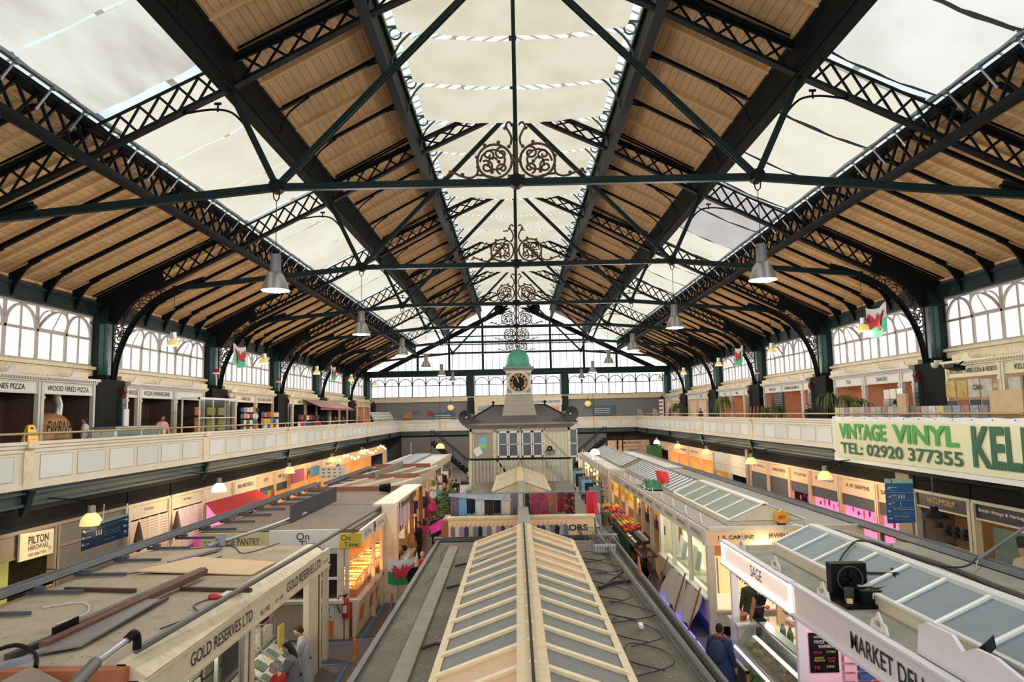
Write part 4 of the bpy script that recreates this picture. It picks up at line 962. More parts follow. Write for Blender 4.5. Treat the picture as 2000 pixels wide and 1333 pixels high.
# ------------------------------------------------------------------ welsh flags
FLW = mat('flag_white', (205, 200, 200), .8); FLG = mat('flag_green', (80, 190, 150), .8); FLR = mat('flag_red', (190, 50, 60), .8); FLG2 = mat('flag_deep_green', (30, 130, 70), .8)
def dragon(fn, k=1.0):
    """red dragon shape in 0..1 x 0..1 flag coordinates"""
    pts = [(.12, .62), (.2, .7), (.18, .82), (.3, .76), (.34, .62), (.42, .6), (.5, .86), (.56, .7), (.64, .84), (.66, .68), (.76, .74), (.74, .6), (.84, .66), (.93, .8), (.9, .6), (.8, .5), (.76, .34), (.84, .22), (.72, .24), (.68, .36), (.58, .4), (.54, .22), (.46, .2), (.48, .36), (.38, .4), (.3, .28), (.22, .3), (.28, .42), (.22, .5), (.1, .46), (.18, .55)]
    return [fn(a, b_) for a, b_ in pts]
def flag(x0, y0, x1, y1, z0, z1, label, nrm, g=None, wrk=.12):
    t = thing('welsh_flag', label, 'flag', ((x0 + x1) / 2, (y0 + y1) / 2, z0), 'flags hung in the hall')
    N = Vector(nrm)
    def fn(a, b_, o=0): return Vector((lerp(x0, x1, a), lerp(y0, y1, a), lerp(z0, z1, b_) + .25 * (z1 - z0) * (-4 * a * (1 - a)) * .6 * (1 if True else 0) + .1)) + N * (wrk * math.sin(a * 9) * (1 - b_ * .5) + .0 + o)
    for nm, b0_, b1_, mt in (('upper_white_half', .5, 1, FLW), ('lower_green_half', 0, .5, g or FLG)):
        m = MB(); vs = [fn(i / 10, lerp(b0_, b1_, j / 3)) for j in range(4) for i in range(11)]
        m.add(vs, [(j * 11 + i, j * 11 + i + 1, (j + 1) * 11 + i + 1, (j + 1) * 11 + i) for j in range(3) for i in range(10)]); m.build(nm, mt, t, smooth=True)
    m = MB(); P = dragon(lambda a, b_: fn(a, b_, .05)); c_ = fn(.5, .5, .05); m.add([c_] + P, [(0, i, i % len(P) + 1) for i in range(1, len(P) + 1)]); m.build('red_dragon', FLR, t)
    return t
flag(-15.6, 40.9, -15.6, 39.0, 9.05, 10.2, 'small sagging Welsh flag hung by the left clerestory', (1, 0, 0))
flag(-15.6, 61.4, -15.6, 59.7, 9.3, 10.4, 'far small Welsh flag hung by the left clerestory', (1, 0, 0))
flag(15.5, 31.7, 15.5, 29.9, 9.15, 10.4, 'sagging Welsh flag hung beside a lamp at the right clerestory', (-1, 0, 0))
flag(15.5, 50.9, 15.5, 49.1, 9.2, 10.4, 'far Welsh flag hung by the right clerestory', (-1, 0, 0))
# ------------------------------------------------------------------ plants on the right gallery
LEAF = mat('leaf_green', (84, 104, 44), .6, var=.4, scale=6); LEAF2 = mat('leaf_dark', (50, 76, 36), .6, var=.4, scale=6)
POT = mat('plant_pot', (196, 180, 170), .6)
def palm(x, y, label, hh=1.1, n=60, stems=1, trunk=.9, lm=None):
    t = thing('potted_palm', label, 'plant', (x, y, 4.5), 'tall pot plants on the right gallery')
    MB().lathe((x, y, 4.5), [(.16, 0), (.24, .5), (.26, .52), (.24, .54), (.001, .5)], 12).build('pot', POT, t, smooth=True)
    for q_ in range(stems):
        sx, sy = x + random.uniform(-.35, .35) * (stems > 1), y + random.uniform(-1.1, 1.1) * (stems > 1); tz = 5.0 + trunk + random.uniform(-.2, .3)
        MB().tube([(x, y, 5.0), ((x + sx) / 2 + .05, (y + sy) / 2, (5 + tz) / 2), (sx, sy, tz)], [.04, .03, .025], 6).build('trunk', DWOOD, t)
        m = MB()
        for i in range(n):
            an = random.uniform(0, 6.28); r0 = random.uniform(.35, .75) * hh; zz = random.uniform(.0, .35) * hh; d = Vector((math.cos(an), math.sin(an), 0)); sdv = Vector((-math.sin(an), math.cos(an), 0)) * .022
            P = [Vector((sx, sy, tz)), Vector((sx, sy, tz + zz)) + d * r0 * .4, Vector((sx, sy, tz + zz * .4)) + d * r0 * .8, Vector((sx, sy, tz - hh * random.uniform(.2, .9))) + d * r0]
            m.add([P[0] - sdv * .5, P[0] + sdv * .5, P[1] + sdv, P[1] - sdv, P[2] + sdv, P[2] - sdv, P[3]], [(0, 1, 2, 3), (3, 2, 4, 5), (5, 4, 6)])
        m.build('fronds', lm or LEAF, t)
    return t
palm(15.3, 34.0, 'spindly palm with several tufted heads beside the TEA shop on the right gallery', .95, 45, 5, 1.4)
palm(15.5, 54.6, 'bushy drooping palm on the right gallery between the two far cafes', 1.5, 130, 1, 1.6)
palm(15.5, 70.0, 'broad drooping palm farthest along the right gallery', 1.6, 130, 1, 1.3)
palm(15.5, 44.6, 'mixed green pot plant beside the right gallery cafe column', 1.1, 70, 2, 1.0, LEAF2)
# folding chairs leaning on the cafe wall
for i in range(7):
    y = 46.6 + i * .75; t = thing('folding_chair', 'wooden folding chair leaning outside the right gallery cafe, %s along' % ORD[i], 'chair', (16.2, y, 4.5), 'folding chairs leaning on the cafe front')
    MB().beam((16.1, y, 4.5), (16.4, y + .5, 6.3), .05, .04).build('leg', WOOD, t); MB().beam((16.1, y + .4, 4.5), (16.45, y + .8, 6.2), .05, .04).build('leg', WOOD, t)
    MB().obox((16.3, y + .5, 5.6), (.05, .2, .12), (.02, .03, -.02), (.0, .1, .2)).build('seat', WOOD, t)
for (y, z) in ((48.2, 6.4),):
    t = thing('menu_blackboard', 'black chalk menu board in the right gallery cafe', 'sign', (17.35, y, z - .6)); MB().box(17.3, 17.35, y - 1.1, y + 1.1, z - .7, z + .75).build('board', BLACK, t); 
    m = MB(); 
    for i in range(9): m.box(17.28, 17.3, y - .8, y + random.uniform(.2, .9), z - .55 + i * .14, z - .52 + i * .14)
    m.build('chalk_lines', mat('chalk', (170, 150, 130), .9), t)
# gallery people
CB = cloth('black', (26, 27, 32)); CN = cloth('navy', (34, 42, 66)); CR = cloth('red', (176, 34, 36)); CG = cloth('grey', (118, 118, 124)); CW = cloth('white', (212, 210, 208)); CT = cloth('tan', (196, 176, 150)); COL = cloth('olive', (84, 82, 56)); CJ = cloth('denim', (52, 66, 96)); CBL = cloth('blue', (40, 76, 124)); CPK = cloth('pink_shirt', (226, 160, 140)); CLG = cloth('light_grey', (172, 170, 172)); CPU = cloth('purple', (84, 50, 100)); CMR = cloth('maroon', (86, 34, 50))
PI = math.pi
person((-16.7, 27.6, 4.5), PI / 2 + .4, 'man in a white shirt standing by the gold pizza oven', CW, CB, 'black', skin=SKIN2, h=1.78)
person((-16.2, 32.6, 4.5), -2.2, 'man in an orange pink tee shirt seen from behind at the left gallery cafe', CPK, CB, 'black', skin=SKIN2, h=1.82)
person((-14.6, 66.8, 4.5), .4, 'grey haired person in a red coat at the far left gallery', CR, CB, 'grey', h=1.7, coat=.4)
person((-15.2, 62.5, 4.5), .9, 'person in navy sitting under the pale gallery awning, farther one', CN, CB, 'dark', h=1.75)
person((-15.4, 60.6, 4.5), .9, 'person in dark clothes near the pale gallery awning, nearer one', CB, CB, 'black', h=1.8)
person((16.3, 40.7, 4.5), 1.9, 'man in a black jacket standing at the right gallery cafe counter', CB, CB, 'black', h=1.8)
person((16.6, 31.9, 4.5), -1.2, 'dark hooded person behind the record racks on the right gallery', CB, CB, 'black', h=1.85, hat=CB)
person((15.8, 62.5, 4.5), 1.9, 'person in navy at a table on the far right gallery', CN, CB, 'brown', h=1.75)
person((15.6, 74.0, 4.5), .9, 'person in a blue jacket at the end of the right gallery', CBL, CN, 'dark', h=1.72)
# awning on the left gallery
t = thing('shop_awning', 'faded pink canvas awning over a far left gallery shop', 'awning', (-16.6, 64, 6.8))
MB().prism([(-17.4, 58.2, 7.6), (-15.9, 58.0, 6.95), (-15.9, 69.5, 6.85), (-17.4, 68.4, 7.6)], (0, 0, .04)).build('canvas', mat('awning_faded', (188, 160, 152), .85), t)
MB().box(-15.95, -15.85, 57.9, 69.6, 6.75, 6.9).build('front_bar', mat('awning_bar_red', (150, 50, 50), .6), t)
# tilted greeting card stands near the far corners
def card_stand(x, y, w_, label, nx=7):
    t = thing('card_stand', label, 'display stand', (x, y, 5.4)); 
    MB().prism([(x, y, 5.62), (x, y + w_, 5.62), (x - .5, y + w_, 6.5), (x - .5, y, 6.5)], (.03, 0, .02)).build('panel', GREYW, t)
    m = MB()
    for k in range(nx + 1): m.beam((x + .05, y + w_ * k / nx, 5.64), (x - .45, y + w_ * k / nx, 6.52), .06, .05)
    m.beam((x - .45, y, 6.52), (x - .45, y + w_, 6.52), .06, .06); m.build('frame', WHITE, t)
    m = MB()
    for k in range(nx):
        for q_ in range(3): a = q_ / 3; m.obox((x - .47 * (a + .16) + .04, y + w_ * (k + .5) / nx, 5.64 + .86 * (a + .16)), (0, w_ / nx * .36, 0), (-.05, 0, .1), (.008, 0, .004))
    m.build('cards', mat('card_green', (120, 140, 120), .6, var=.5, scale=6), t)
    MB().box(x - .5, x - .1, y, y + w_, 4.5, 5.6).build('base', DWOOD, t)
card_stand(-14.05, 70.5, 11.0, 'tilted stand of cards on the far left gallery')
t = thing('goods_box', 'small box of packets on a stand at the far left gallery corner', 'box', (-13.2, 84.9, 4.5)); MB().box(-13.6, -12.6, 85, 85.6, 4.5, 5.7).build('stand', DARKGREY, t); MB().box(-13.5, -12.5, 85, 85.6, 5.7, 6.5).build('box', mat('packet_box', (170, 120, 90), .7, var=.5, scale=6), t)
for k, (x, y) in enumerate(((13.9, 83.0), (14.9, 79.2))):
    t = thing('folding_board', 'white folding pavement sign on the far right gallery, %s' % ('farther one' if k == 0 else 'nearer one'), 'sign', (x, y, 4.5), 'white folding signs at the far right gallery')
    MB().obox((x + .1, y, 5.6), (.25, .5, 0), (.02, -.01, .75), (.01, -.01, 0)).build('panel', WHITE, t); MB().obox((x + .4, y + .3, 5.5), (.25, .5, 0), (-.1, .05, .75), (.01, -.01, 0)).build('panel', WHITE, t)
t = thing('patterned_screen', 'red white and black patterned panel on the far right gallery', 'panel', (15.2, 75.5, 4.5)); MB().box(15.1, 15.2, 75, 77, 4.5, 7.3).build('panel', WHITE, t)
m = MB()
for i in range(5):
    for j in range(6): m.lathe((15.06, 75.2 + i * .4, 5.0 + j * .4), [(.14, 0), (.001, 0)], 8, 'x')
m.build('pattern_spots', FLR, t)
# small items on columns
for (x, y, z, lb) in ((-17.9, T[3] - .4, 8.9, 'red strobe beacon on the left column at the third truss'), (-17.95, T[4] - .4, 8.9, 'red strobe beacon on the left column at the fourth truss'), (17.9, T[4] - .4, 8.8, 'red strobe beacon on the right gallery column')):
    t = thing('alarm_beacon', lb, 'alarm', (x, y, z)); MB().lathe((x, y, z), [(.12, 0), (.12, .12), (.06, .22), (.001, .22)], 10).build('lens', CR, t); MB().box(x - .14, x + .14, y - .14, y + .14, z - .1, z).build('base', WHITE, t)
t = thing('security_camera', 'small white dome camera under the right gallery cornice', 'camera', (17.3, 29.9, 7.9)); MB().lathe((17.2, 29.7, 7.75), [(.001, -.14), (.1, -.1), (.15, 0), (.15, .1), (.001, .12)], 12).build('dome', WHITE, t, smooth=True); MB().box(17.2, 17.5, 29.65, 29.75, 7.86, 7.95).build('arm', WHITE, t)
t = thing('floodlight', 'black floodlight over the records shop sign', 'lamp', (16.9, 27.9, 7.5)); MB().obox((16.9, 27.9, 7.55), (.22, 0, -.06), (0, .32, 0), (.02, 0, .08)).build('housing', BLACK, t); MB().beam((17.0, 27.9, 7.6), (17.5, 27.9, 7.95), .05, .05).build('arm', BLACK, t)
# ================================================================== CLOCK OFFICE
OFC = mat('office_cream', (206, 198, 172), .6, var=.08, dirt=(150, 142, 118), damt=.4); OFB = boards('office_boards', (200, 193, 168), .2, 0, seam=.6, var=.06, gap=.1); OFG = boards('office_grey_boards', (186, 182, 168), .17, 0, seam=.55, var=.06, gap=.12)
DOORM = mat('office_door_grey', (150, 142, 124), .6, var=.06); TAUPE = mat('tower_taupe', (128, 122, 114), .65, var=.06); SLATE = boards('office_roof_felt', (96, 90, 88), .6, 2, seam=.8, var=.1, gap=.05)
y = 36.0
t = thing('market_office', 'raised cream timber office with a clock turret and green dome', 'building', (0, y + 1.6, 2.55))
MB().box(-2.45, 2.45, y, y + 3.3, 2.55, 5.45).build('walls', OFB, t)
m = MB()
for x in (-2.45, -1.25, 0, 1.2, 2.45): m.box(x - .06, x + .06, y - .05, y, 2.6, 5.4)
m.box(-2.5, 2.5, y - .05, y, 5.25, 5.4).box(1.15, 2.45, y - .04, y, 3.88, 3.94)
m.beam((1.2, y - .03, 5.2), (2.42, y - .03, 3.95), .04, .1, (0, 1, 0)); m.build('timber_framing', OFC, t)
m = MB()
for x in (-1.3, -.05, 1.15): m.prism([(x, y - .28, 5.42), (x, y, 5.42), (x, y, 5.15)], (.08, 0, 0))
m.build('eaves_bracket', OFC, t)
m = MB().box(-2.62, 2.62, y - .2, y + 3.5, 5.4, 5.5).box(-2.85, 2.85, y - .42, y + 3.7, 5.56, 5.66).box(-2.72, 2.72, y - .3, y + 3.6, 5.48, 5.58); m.build('eaves', TAUPE, t)
r_ = MB(); a, b_, c_, d = (-2.82, y - .4, 5.66), (2.82, y - .4, 5.66), (2.82, y + 3.7, 5.66), (-2.82, y + 3.7, 5.66); e, f_ = (-1.35, y + 1.65, 6.55), (1.35, y + 1.65, 6.55)
r_.add([a, b_, c_, d, e, f_], [(0, 1, 5, 4), (1, 2, 5), (2, 3, 4, 5), (3, 0, 4)]); r_.build('hipped_roof', SLATE, t)
m = MB()
for p, q_ in ((a, e), (b_, f_), (e, f_)): m.beam(p, q_, .09, .07)
for p in (e, f_): m.ell((p[0], p[1], p[2] + .16), .08, .08, .08, 8, 6); m.cyl(p, (p[0], p[1], p[2] + .12), .04)
m.build('ridge_rolls', BLACK, t)
# turret
yt = y + 1.3
m = MB(); lo, hi = .92, .66
m.add([(-lo, yt - lo, 5.75), (lo, yt - lo, 5.75), (lo, yt + lo, 5.75), (-lo, yt + lo, 5.75), (-hi, yt - hi, 7.1), (hi, yt - hi, 7.1), (hi, yt + hi, 7.1), (-hi, yt + hi, 7.1)], [(0, 1, 5, 4), (1, 2, 6, 5), (2, 3, 7, 6), (3, 0, 4, 7), (4, 5, 6, 7)])
m.build('turret_base', boards('turret_boards', (150, 142, 130), .27, 2, seam=.75, var=.05), t)
m = MB().box(-.63, .63, yt - .63, yt + .63, 7.1, 8.3).box(-.7, .7, yt - .7, yt + .7, 7.08, 7.16).box(-.66, .66, yt - .66, yt + .66, 8.2, 8.3); m.build('clock_box', GREYW, t)
m = MB().box(-.72, .72, yt - .72, yt + .72, 8.3, 8.36).box(-.8, .8, yt - .8, yt + .8, 8.42, 8.5); 
m.add([(-.72, yt - .72, 8.36), (.72, yt - .72, 8.36), (.72, yt + .72, 8.36), (-.72, yt + .72, 8.36), (-.8, yt - .8, 8.42), (.8, yt - .8, 8.42), (.8, yt + .8, 8.42), (-.8, yt + .8, 8.42)], [(0, 1, 5, 4), (1, 2, 6, 5), (2, 3, 7, 6), (3, 0, 4, 7)]); m.build('turret_cornice', TAUPE, t)
COPPER = mat('copper_green', (70, 148, 124), .6, var=.15, scale=3, dirt=(50, 110, 92), damt=.4)
MB().lathe((0, yt, 8.5), [(.78, 0), (.66, .08), (.6, .2), (.585, .35), (.56, .5), (.5, .66), (.38, .82), (.2, .93), (.001, .98)], 28).build('copper_dome', COPPER, t, smooth=True)
m = MB().cyl((0, yt, 9.4), (0, yt, 10.6), .02, n=6); m.ell((0, yt, 9.6), .07, .07, .09, 8, 6); m.ell((0, yt, 9.9), .05, .05, .05, 8, 6)
for s in (-1, 1):
    for k, (cz, rr) in enumerate(((9.95, .2), (10.3, .14))): m.tube([(s * a_, yt, b2) for a_, b2 in spiral(.3 - k * .08, cz, rr, 1.3, 1, 1)], .014, 4)
    m.tube([(s * .05, yt, 9.75), (s * .3, yt, 9.72), (s * .55, yt, 9.8), (s * .62, yt, 9.75)], .012, 4)
m.build('wrought_finial', RUST, t)
cz = 7.7; yf = yt - .64
cf = MB().lathe((0, yf - .03, cz), [(.001, 0), (.47, 0)], 40, 'y').build('clock_face', BLACK, t)
GOLDM = mat('gold_leaf', (206, 160, 96), .4, .3)
m = MB().lathe((0, yf - .06, cz), [(.46, .03), (.46, 0), (.5, 0), (.5, .04)], 40, 'y'); m.build('gilt_ring', GOLDM, cf)
num = ['XII', 'I', 'II', 'III', 'IIII', 'V', 'VI', 'VII', 'VIII', 'IX', 'X', 'XI']
for k, nn in enumerate(num):
    an = math.pi / 2 - k * math.pi / 6; uv = Vector((math.cos(an), 0, math.sin(an))); text(nn, (uv.x * .36, yf - .04, cz + uv.z * .36), (math.sin(an), 0, -math.cos(an)), uv, .14, .045 + .03 * len(nn), GOLDM, cf, 'numeral', bold=.02)
h1 = Vector((-.33, 0, .94)).normalized(); h2 = Vector((-.16, 0, 1)).normalized()
MB().beam((0, yf - .06, cz), Vector((0, yf - .06, cz)) + h1 * .26, .05, .015, (0, 1, 0)).build('hour_hand', GOLDM, cf); MB().beam((0, yf - .07, cz), Vector((0, yf - .07, cz)) + Vector((-.3, 0, .92)).normalized() * .4, .03, .015, (0, 1, 0)).build('minute_hand', GOLDM, cf)
m = MB()
for a_, b2 in ((-1, -1), (-1, 1), (1, -1), (1, 1)): m.prism([(a_ * .6, yf - .015, cz + b2 * .55), (a_ * .3, yf - .015, cz + b2 * .55), (a_ * .42, yf - .015, cz + b2 * .42), (a_ * .6, yf - .015, cz + b2 * .25)], (0, .01, 0))
m.build('corner_spandrels', TAUPE, t)
# door, windows
d_ = MB().box(-2.3, -1.34, y - .03, y, 2.6, 5.2).build('office_door', DOORM, t); MB().ell((-1.42, y - .06, 3.85), .03, .03, .03, 8, 6).build('door_knob', BLACK, d_)
MB().box(-2.34, -2.3, y - .06, y, 2.6, 5.24).box(-1.34, -1.28, y - .06, y, 2.6, 5.24).box(-2.34, -1.28, y - .06, y, 5.2, 5.26).build('door_frame', OFC, t)
OGL = mat('office_window_glass', (92, 98, 102), .12, var=.35, scale=2.5)
for x0 in (-1.1, .1):
    for q_ in range(2):
        xa = x0 + q_ * .53; w_ = MB().box(xa + .05, xa + .45, y - .045, y - .03, 4.02, 5.18).build('window_pane', OGL, t)
        fr = MB()
        for (p, q2, z0, z1) in ((xa, xa + .06, 3.95, 5.25), (xa + .44, xa + .5, 3.95, 5.25), (xa, xa + .5, 3.95, 4.04), (xa, xa + .5, 5.16, 5.25), (xa, xa + .5, 4.58, 4.62)): fr.box(p, q2, y - .08, y - .01, z0, z1)
        fr.build('sash', WHITE, w_)
for s_ in (1,):
    t2 = MB().box(2.55, 2.85, y + .2, y + .24, 3.95, 5.3).build('side_window', OGL, t); MB().box(2.5, 2.88, y + .18, y + .2, 3.9, 3.98).box(2.5, 2.88, y + .18, y + .2, 5.26, 5.32).box(2.83, 2.88, y + .18, y + .2, 3.9, 5.3).box(2.5, 2.88, y + .18, y + .2, 4.56, 4.6).build('side_frame', WHITE, t2)
po = MB().box(-2.03, -1.65, y - .045, y - .035, 4.4, 4.95).build('poster', mat('poster_sky', (96, 178, 216), .5), label='small blue and green landscape poster on the office door', cat='poster'); 
MB().box(-2.03, -1.65, y - .05, y - .046, 4.44, 4.66).build('green_band', mat('poster_green', (140, 190, 90), .5), po)
MB().obox((-2.1, y - .05, 4.27), (.16, 0, .09), (-.09, 0, .18), (0, .004, 0)).build('notice_paper', WHITE, label='crooked white paper stuck low on the office door', cat='paper')
t2 = thing('wall_speakers', 'cluster of three small round horns on the office wall right of the windows', 'speaker', (1.47, y, 4.2))
for (x, z, mt) in ((1.47, 4.36, BLACK), (1.35, 4.18, TAUPE), (1.6, 4.18, TAUPE)): MB().lathe((x, y - .12, z), [(.13, 0), (.12, .02), (.05, .08), (.05, .1)], 14, 'y').build('horn', mt, t2)
# front railing, stair string and posts
t2 = thing('office_railing', 'cream upright boarded railing with a black handrail before the clock office', 'railing', (0, 34.6, 2.6))
MB().beam((-2.45, 34.6, 3.97), (2.42, 34.6, 3.95), .1, .09).build('handrail', BLACK, t2)
for k in range(29):
    x = -2.4 + k * .171; MB().box(x - .025, x + .025, 34.58, 34.62, 2.6, 3.93).build('baluster', OFG, t2)
for x in (-2.42, 2.42): MB().box(x - .05, x + .05, 34.55, 34.65, 2.6, 3.95).build('post', OFC, t2)
MB().box(-2.6, 2.6, 34.4, 39.4, 2.4, 2.55).build('deck', TAUPE, t2)
t2 = thing('stair_handrail', 'black sloping stair rail seen through the office railing', 'railing', (-.8, 35.3, 2.6)); MB().beam((-1.15, 35.3, 3.9), (-.35, 35.3, 2.75), .06, .09).build('rail', BLACK, t2); MB().beam((-1.15, 35.3, 3.3), (-.75, 35.3, 2.6), .05, .06).build('stair_string', TAUPE, t2)
t2 = thing('office_brace', 'pair of cream diagonal braces behind the office railing', 'brace', (0, 35.9, 2.6))
for (p, q_) in (((-.7, 2.9), (-.02, 3.88)), ((.05, 3.88), (1.2, 2.7)), ((1.25, 3.88), (2.3, 2.75))): MB().beam((p[0], 35.9, p[1]), (q_[0], 35.9, q_[1]), .05, .08, (0, 1, 0)).build('brace_bar', OFC, t2)
# loudspeaker horns
HORN = mat('horn_grey', (60, 62, 64), .5, var=.1)
def horn(x, y_, z, dirv, rr, label, mt=None, ln=.6):
    t_ = thing('horn_loudspeaker', label, 'loudspeaker', (x, y_, z), 'round horn loudspeakers'); D = Vector(dirv).normalized(); q_ = D.to_track_quat('Z', 'Y').to_matrix()
    def put(prof, nm, m_):
        mb = MB().lathe((0, 0, 0), prof, 24); mb.v = [tuple(Vector((x, y_, z)) + q_ @ Vector(v)) for v in mb.v]; return mb.build(nm, m_, t_, smooth=True)
    put([(.05, -ln * .4), (.07, -ln * .3), (.12, -ln * .1), (rr * .5, ln * .08), (rr * .92, ln * .2), (rr, ln * .24), (rr * .9, ln * .2), (rr * .45, ln * .08), (.06, -ln * .05), (.001, 0)], 'flare', mt or HORN)
    put([(.001, -ln * .85), (.1, -ln * .8), (.12, -ln * .6), (.11, -ln * .4), (.06, -ln * .35)], 'driver', ALU if mt is None else mt)
    put([(.001, ln * .1), (.04, ln * .08), (.05, 0)], 'centre_cap', WHITE if mt is None else mt)
    MB().beam((x, y_ + .2, z), (x, y_ + .45, z - .3), .05, .05).build('bracket', IRON, t_)
    return t_
horn(-2.6, 35.6, 5.98, (-.35, -1, -.08), .36, 'round grey horn loudspeaker on the left eave of the clock office', ln=.9)
horn(2.5, 35.6, 6.06, (.35, -1, -.05), .36, 'round grey horn loudspeaker on the right eave of the clock office', ln=.9)
horn(-1.35, 65.2, 15.75, (-.5, -1, -.35), .52, 'dark horn loudspeaker high up in the roof, left one', BLACK, 1.5)
horn(1.6, 65.2, 15.75, (.5, -1, -.35), .52, 'dark horn loudspeaker high up in the roof, right one', BLACK, 1.5)
# ================================================================== END GALLERY
t = thing('alteration_booth', 'cream booth with a CLOTHES ALTERATIONS sign behind the clock turret', 'booth', (0, 87.3, 4.5))
MB().box(-5.2, 5.3, 87.0, 88.2, 4.5, 7.9).build('walls', CREAM2, t)
MB().box(1.5, 5.4, 86.9, 87.0, 7.1, 7.9).build('sign_board', SIGNW, t); text('CLOTHES   ALTERATIONS', (3.55, 86.88, 7.5), (1, 0, 0), (0, 0, 1), .28, 3.2, INK, t, bold=.01)
MB().box(1.9, 3.3, 86.95, 87.0, 6.9, 7.1).build('green_notice', ORN[4], t); MB().box(3.6, 5.0, 86.93, 87.0, 4.8, 6.9).build('fabric_display', CPK, t)
fr = MB()
for x in (-4.9, -3.4, -1.9): fr.box(x, x + .1, 86.9, 87.0, 5.6, 7.3)
fr.box(-4.9, -1.0, 86.9, 87.0, 6.4, 6.5).box(-4.9, -1.0, 86.9, 87.0, 7.2, 7.3); fr.build('window_frame', WHITE, t); MB().box(-4.9, -1.0, 86.96, 86.99, 5.5, 7.3).build('window_glass', OGL, t)
for (x, z, lb) in ((-9.0, 5.85, 'blue information board on the end gallery wall, left of the clock'), (10.5, 6.3, 'blue information board on the end gallery wall, right of the clock')):
    t = thing('notice_board', lb, 'sign', (x, 88, z - .5)); MB().box(x - 1.4, x + 1.4, 88.1, 88.2, z - .55, z + .6).build('board', mat('notice_blue', (54, 96, 124), .5), t)
    m = MB(); [m.box(x - 1.1, x + .8, 88.08, 88.1, z - .3 + k * .25, z - .22 + k * .25) for k in range(3)]; m.build('text_lines', WHITE, t)
text('EXIT', (-12.3, 88.05, 6.5), (1, 0, 0), (0, 0, 1), .25, 1.0, INK, None, 'wall_lettering', label='small dark lettering on the grey end wall', cat='lettering')
for (x, z, lb) in ((-10.7, 6.4, 'left'), (11.6, 6.2, 'right')): MB().box(x - .25, x + .25, 88.12, 88.2, z - .25, z + .25).build('fire_notice', ORN[0] if x < 0 else DARKGREY, label='small square notice on the grey end wall, %s of the clock' % lb, cat='sign')
for (x, z, lb) in ((-8.1, 7.1, 'left'), (8.5, 7.25, 'right')):
    t = thing('globe_lamp', 'small round yellow lamp on the end gallery, %s of the clock' % lb, 'lamp', (x, 87.0, z - .3), 'round lamps on the end gallery'); MB().ell((x, 87.0, z - .1), .4, .4, .36, 14, 10).build('globe', YEL, t, smooth=True); MB().cyl((x, 87.0, z + .2), (x, 87.0, 8.0), .03).build('stem', IRON, t)
# ================================================================== GROUND FLOOR: shared pieces
ROOFL = speckled('stall_roof_dusty_tan', (172, 156, 132), (148, 134, 112), (104, 92, 74)); ROOFG = speckled('stall_roof_dusty_grey', (112, 104, 90), (134, 124, 106), (160, 150, 132)); ROOFR = speckled('stall_roof_pale_grey', (160, 154, 146), (160, 156, 146), (130, 124, 112))
ROOFD = speckled('stall_roof_deli', (150, 148, 134), (128, 126, 112), (90, 86, 74)); FELT = boards('stall_roof_brown_felt', (122, 106, 88), .55, 1, seam=.7, var=.14, gap=.04)
ROOFP = speckled('stall_roof_white', (206, 204, 198), (190, 186, 178), (150, 144, 134))
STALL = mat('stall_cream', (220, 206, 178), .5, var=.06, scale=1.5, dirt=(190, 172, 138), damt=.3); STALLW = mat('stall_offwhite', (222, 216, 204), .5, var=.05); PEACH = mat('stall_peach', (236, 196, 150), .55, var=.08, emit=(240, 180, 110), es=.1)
PANEG = mat('lantern_pane_grey', (122, 122, 114), .75, var=.08, dirt=(150, 140, 118), damt=.4, dscale=9); PANEP = mat('lantern_pane_peach', (214, 174, 134), .75, var=.06, dirt=(190, 160, 124), damt=.3, dscale=9); PANEB = mat('lantern_pane_blue_grey', (124, 136, 140), .7, var=.06); PANEW = mat('lantern_pane_white', (186, 190, 190), .7, var=.06)
BARC = mat('glazing_bar_cream', (222, 200, 156), .55, var=.08, dirt=(180, 150, 104), damt=.3, dscale=8); BARW = mat('glazing_bar_white', (222, 222, 212), .5, var=.04); BARG = mat('glazing_bar_grey', (124, 124, 124), .5)
def glas(name, c_): return mat(name, c_, .15, var=.2)
def roof_slab(t, x0, x1, y0, y1, z, m, th=.1, nm='roof'): return MB().box(min(x0, x1), max(x0, x1), y0, y1, z - th, z).build(nm, m, t)
def lantern(t, xa, xr, xb, y0, y1, ze, zr, n, pane, bar, gable=STALL, base=.08, alt=None, bw=.07, cap=.12):
    """glazed ridge lantern on a stall roof, ridge along Y; pane(k, side) gives the pane material"""
    m = MB(); m.box(min(xa, xb), max(xa, xb), y0, y1, ze - base - .12, ze - .01); m.build('lantern_curb', gable, t)
    for y, d in ((y0, .02), (y1 - .02, .02)): MB().prism([(xa, y, ze - .02), (xb, y, ze - .02), (xr, y, zr - .01)], (0, d, 0)).build('gable', gable, t)
    for side, xe in ((0, xa), (1, xb)):
        for k in range(n):
            a, b_ = lerp(y0, y1, k / n), lerp(y0, y1, (k + 1) / n)
            MB().add([(xe, a, ze), (xr, a, zr), (xr, b_, zr), (xe, b_, ze)], [(0, 1, 2, 3)]).build('roof_pane', pane(k, side), t)
        m = MB()
        for k in range(n + 1):
            y = lerp(y0, y1, k / n); m.beam((xe, y, ze + .02), (xr, y, zr + .02), bw, .035)
        d = (xr - xe); sg = 1 if d > 0 else -1
        m.beam((xe + .02 * sg, y0, ze + .02), (xe + .02 * sg, y1, ze + .02), .09, .04); m.beam((xr - cap * sg / 2, y0, zr - .01 + .0), (xr - cap * sg / 2, y1, zr - .01), cap, .07)
        m.build('glazing_bars', bar, t)
def lamps_row(): pass
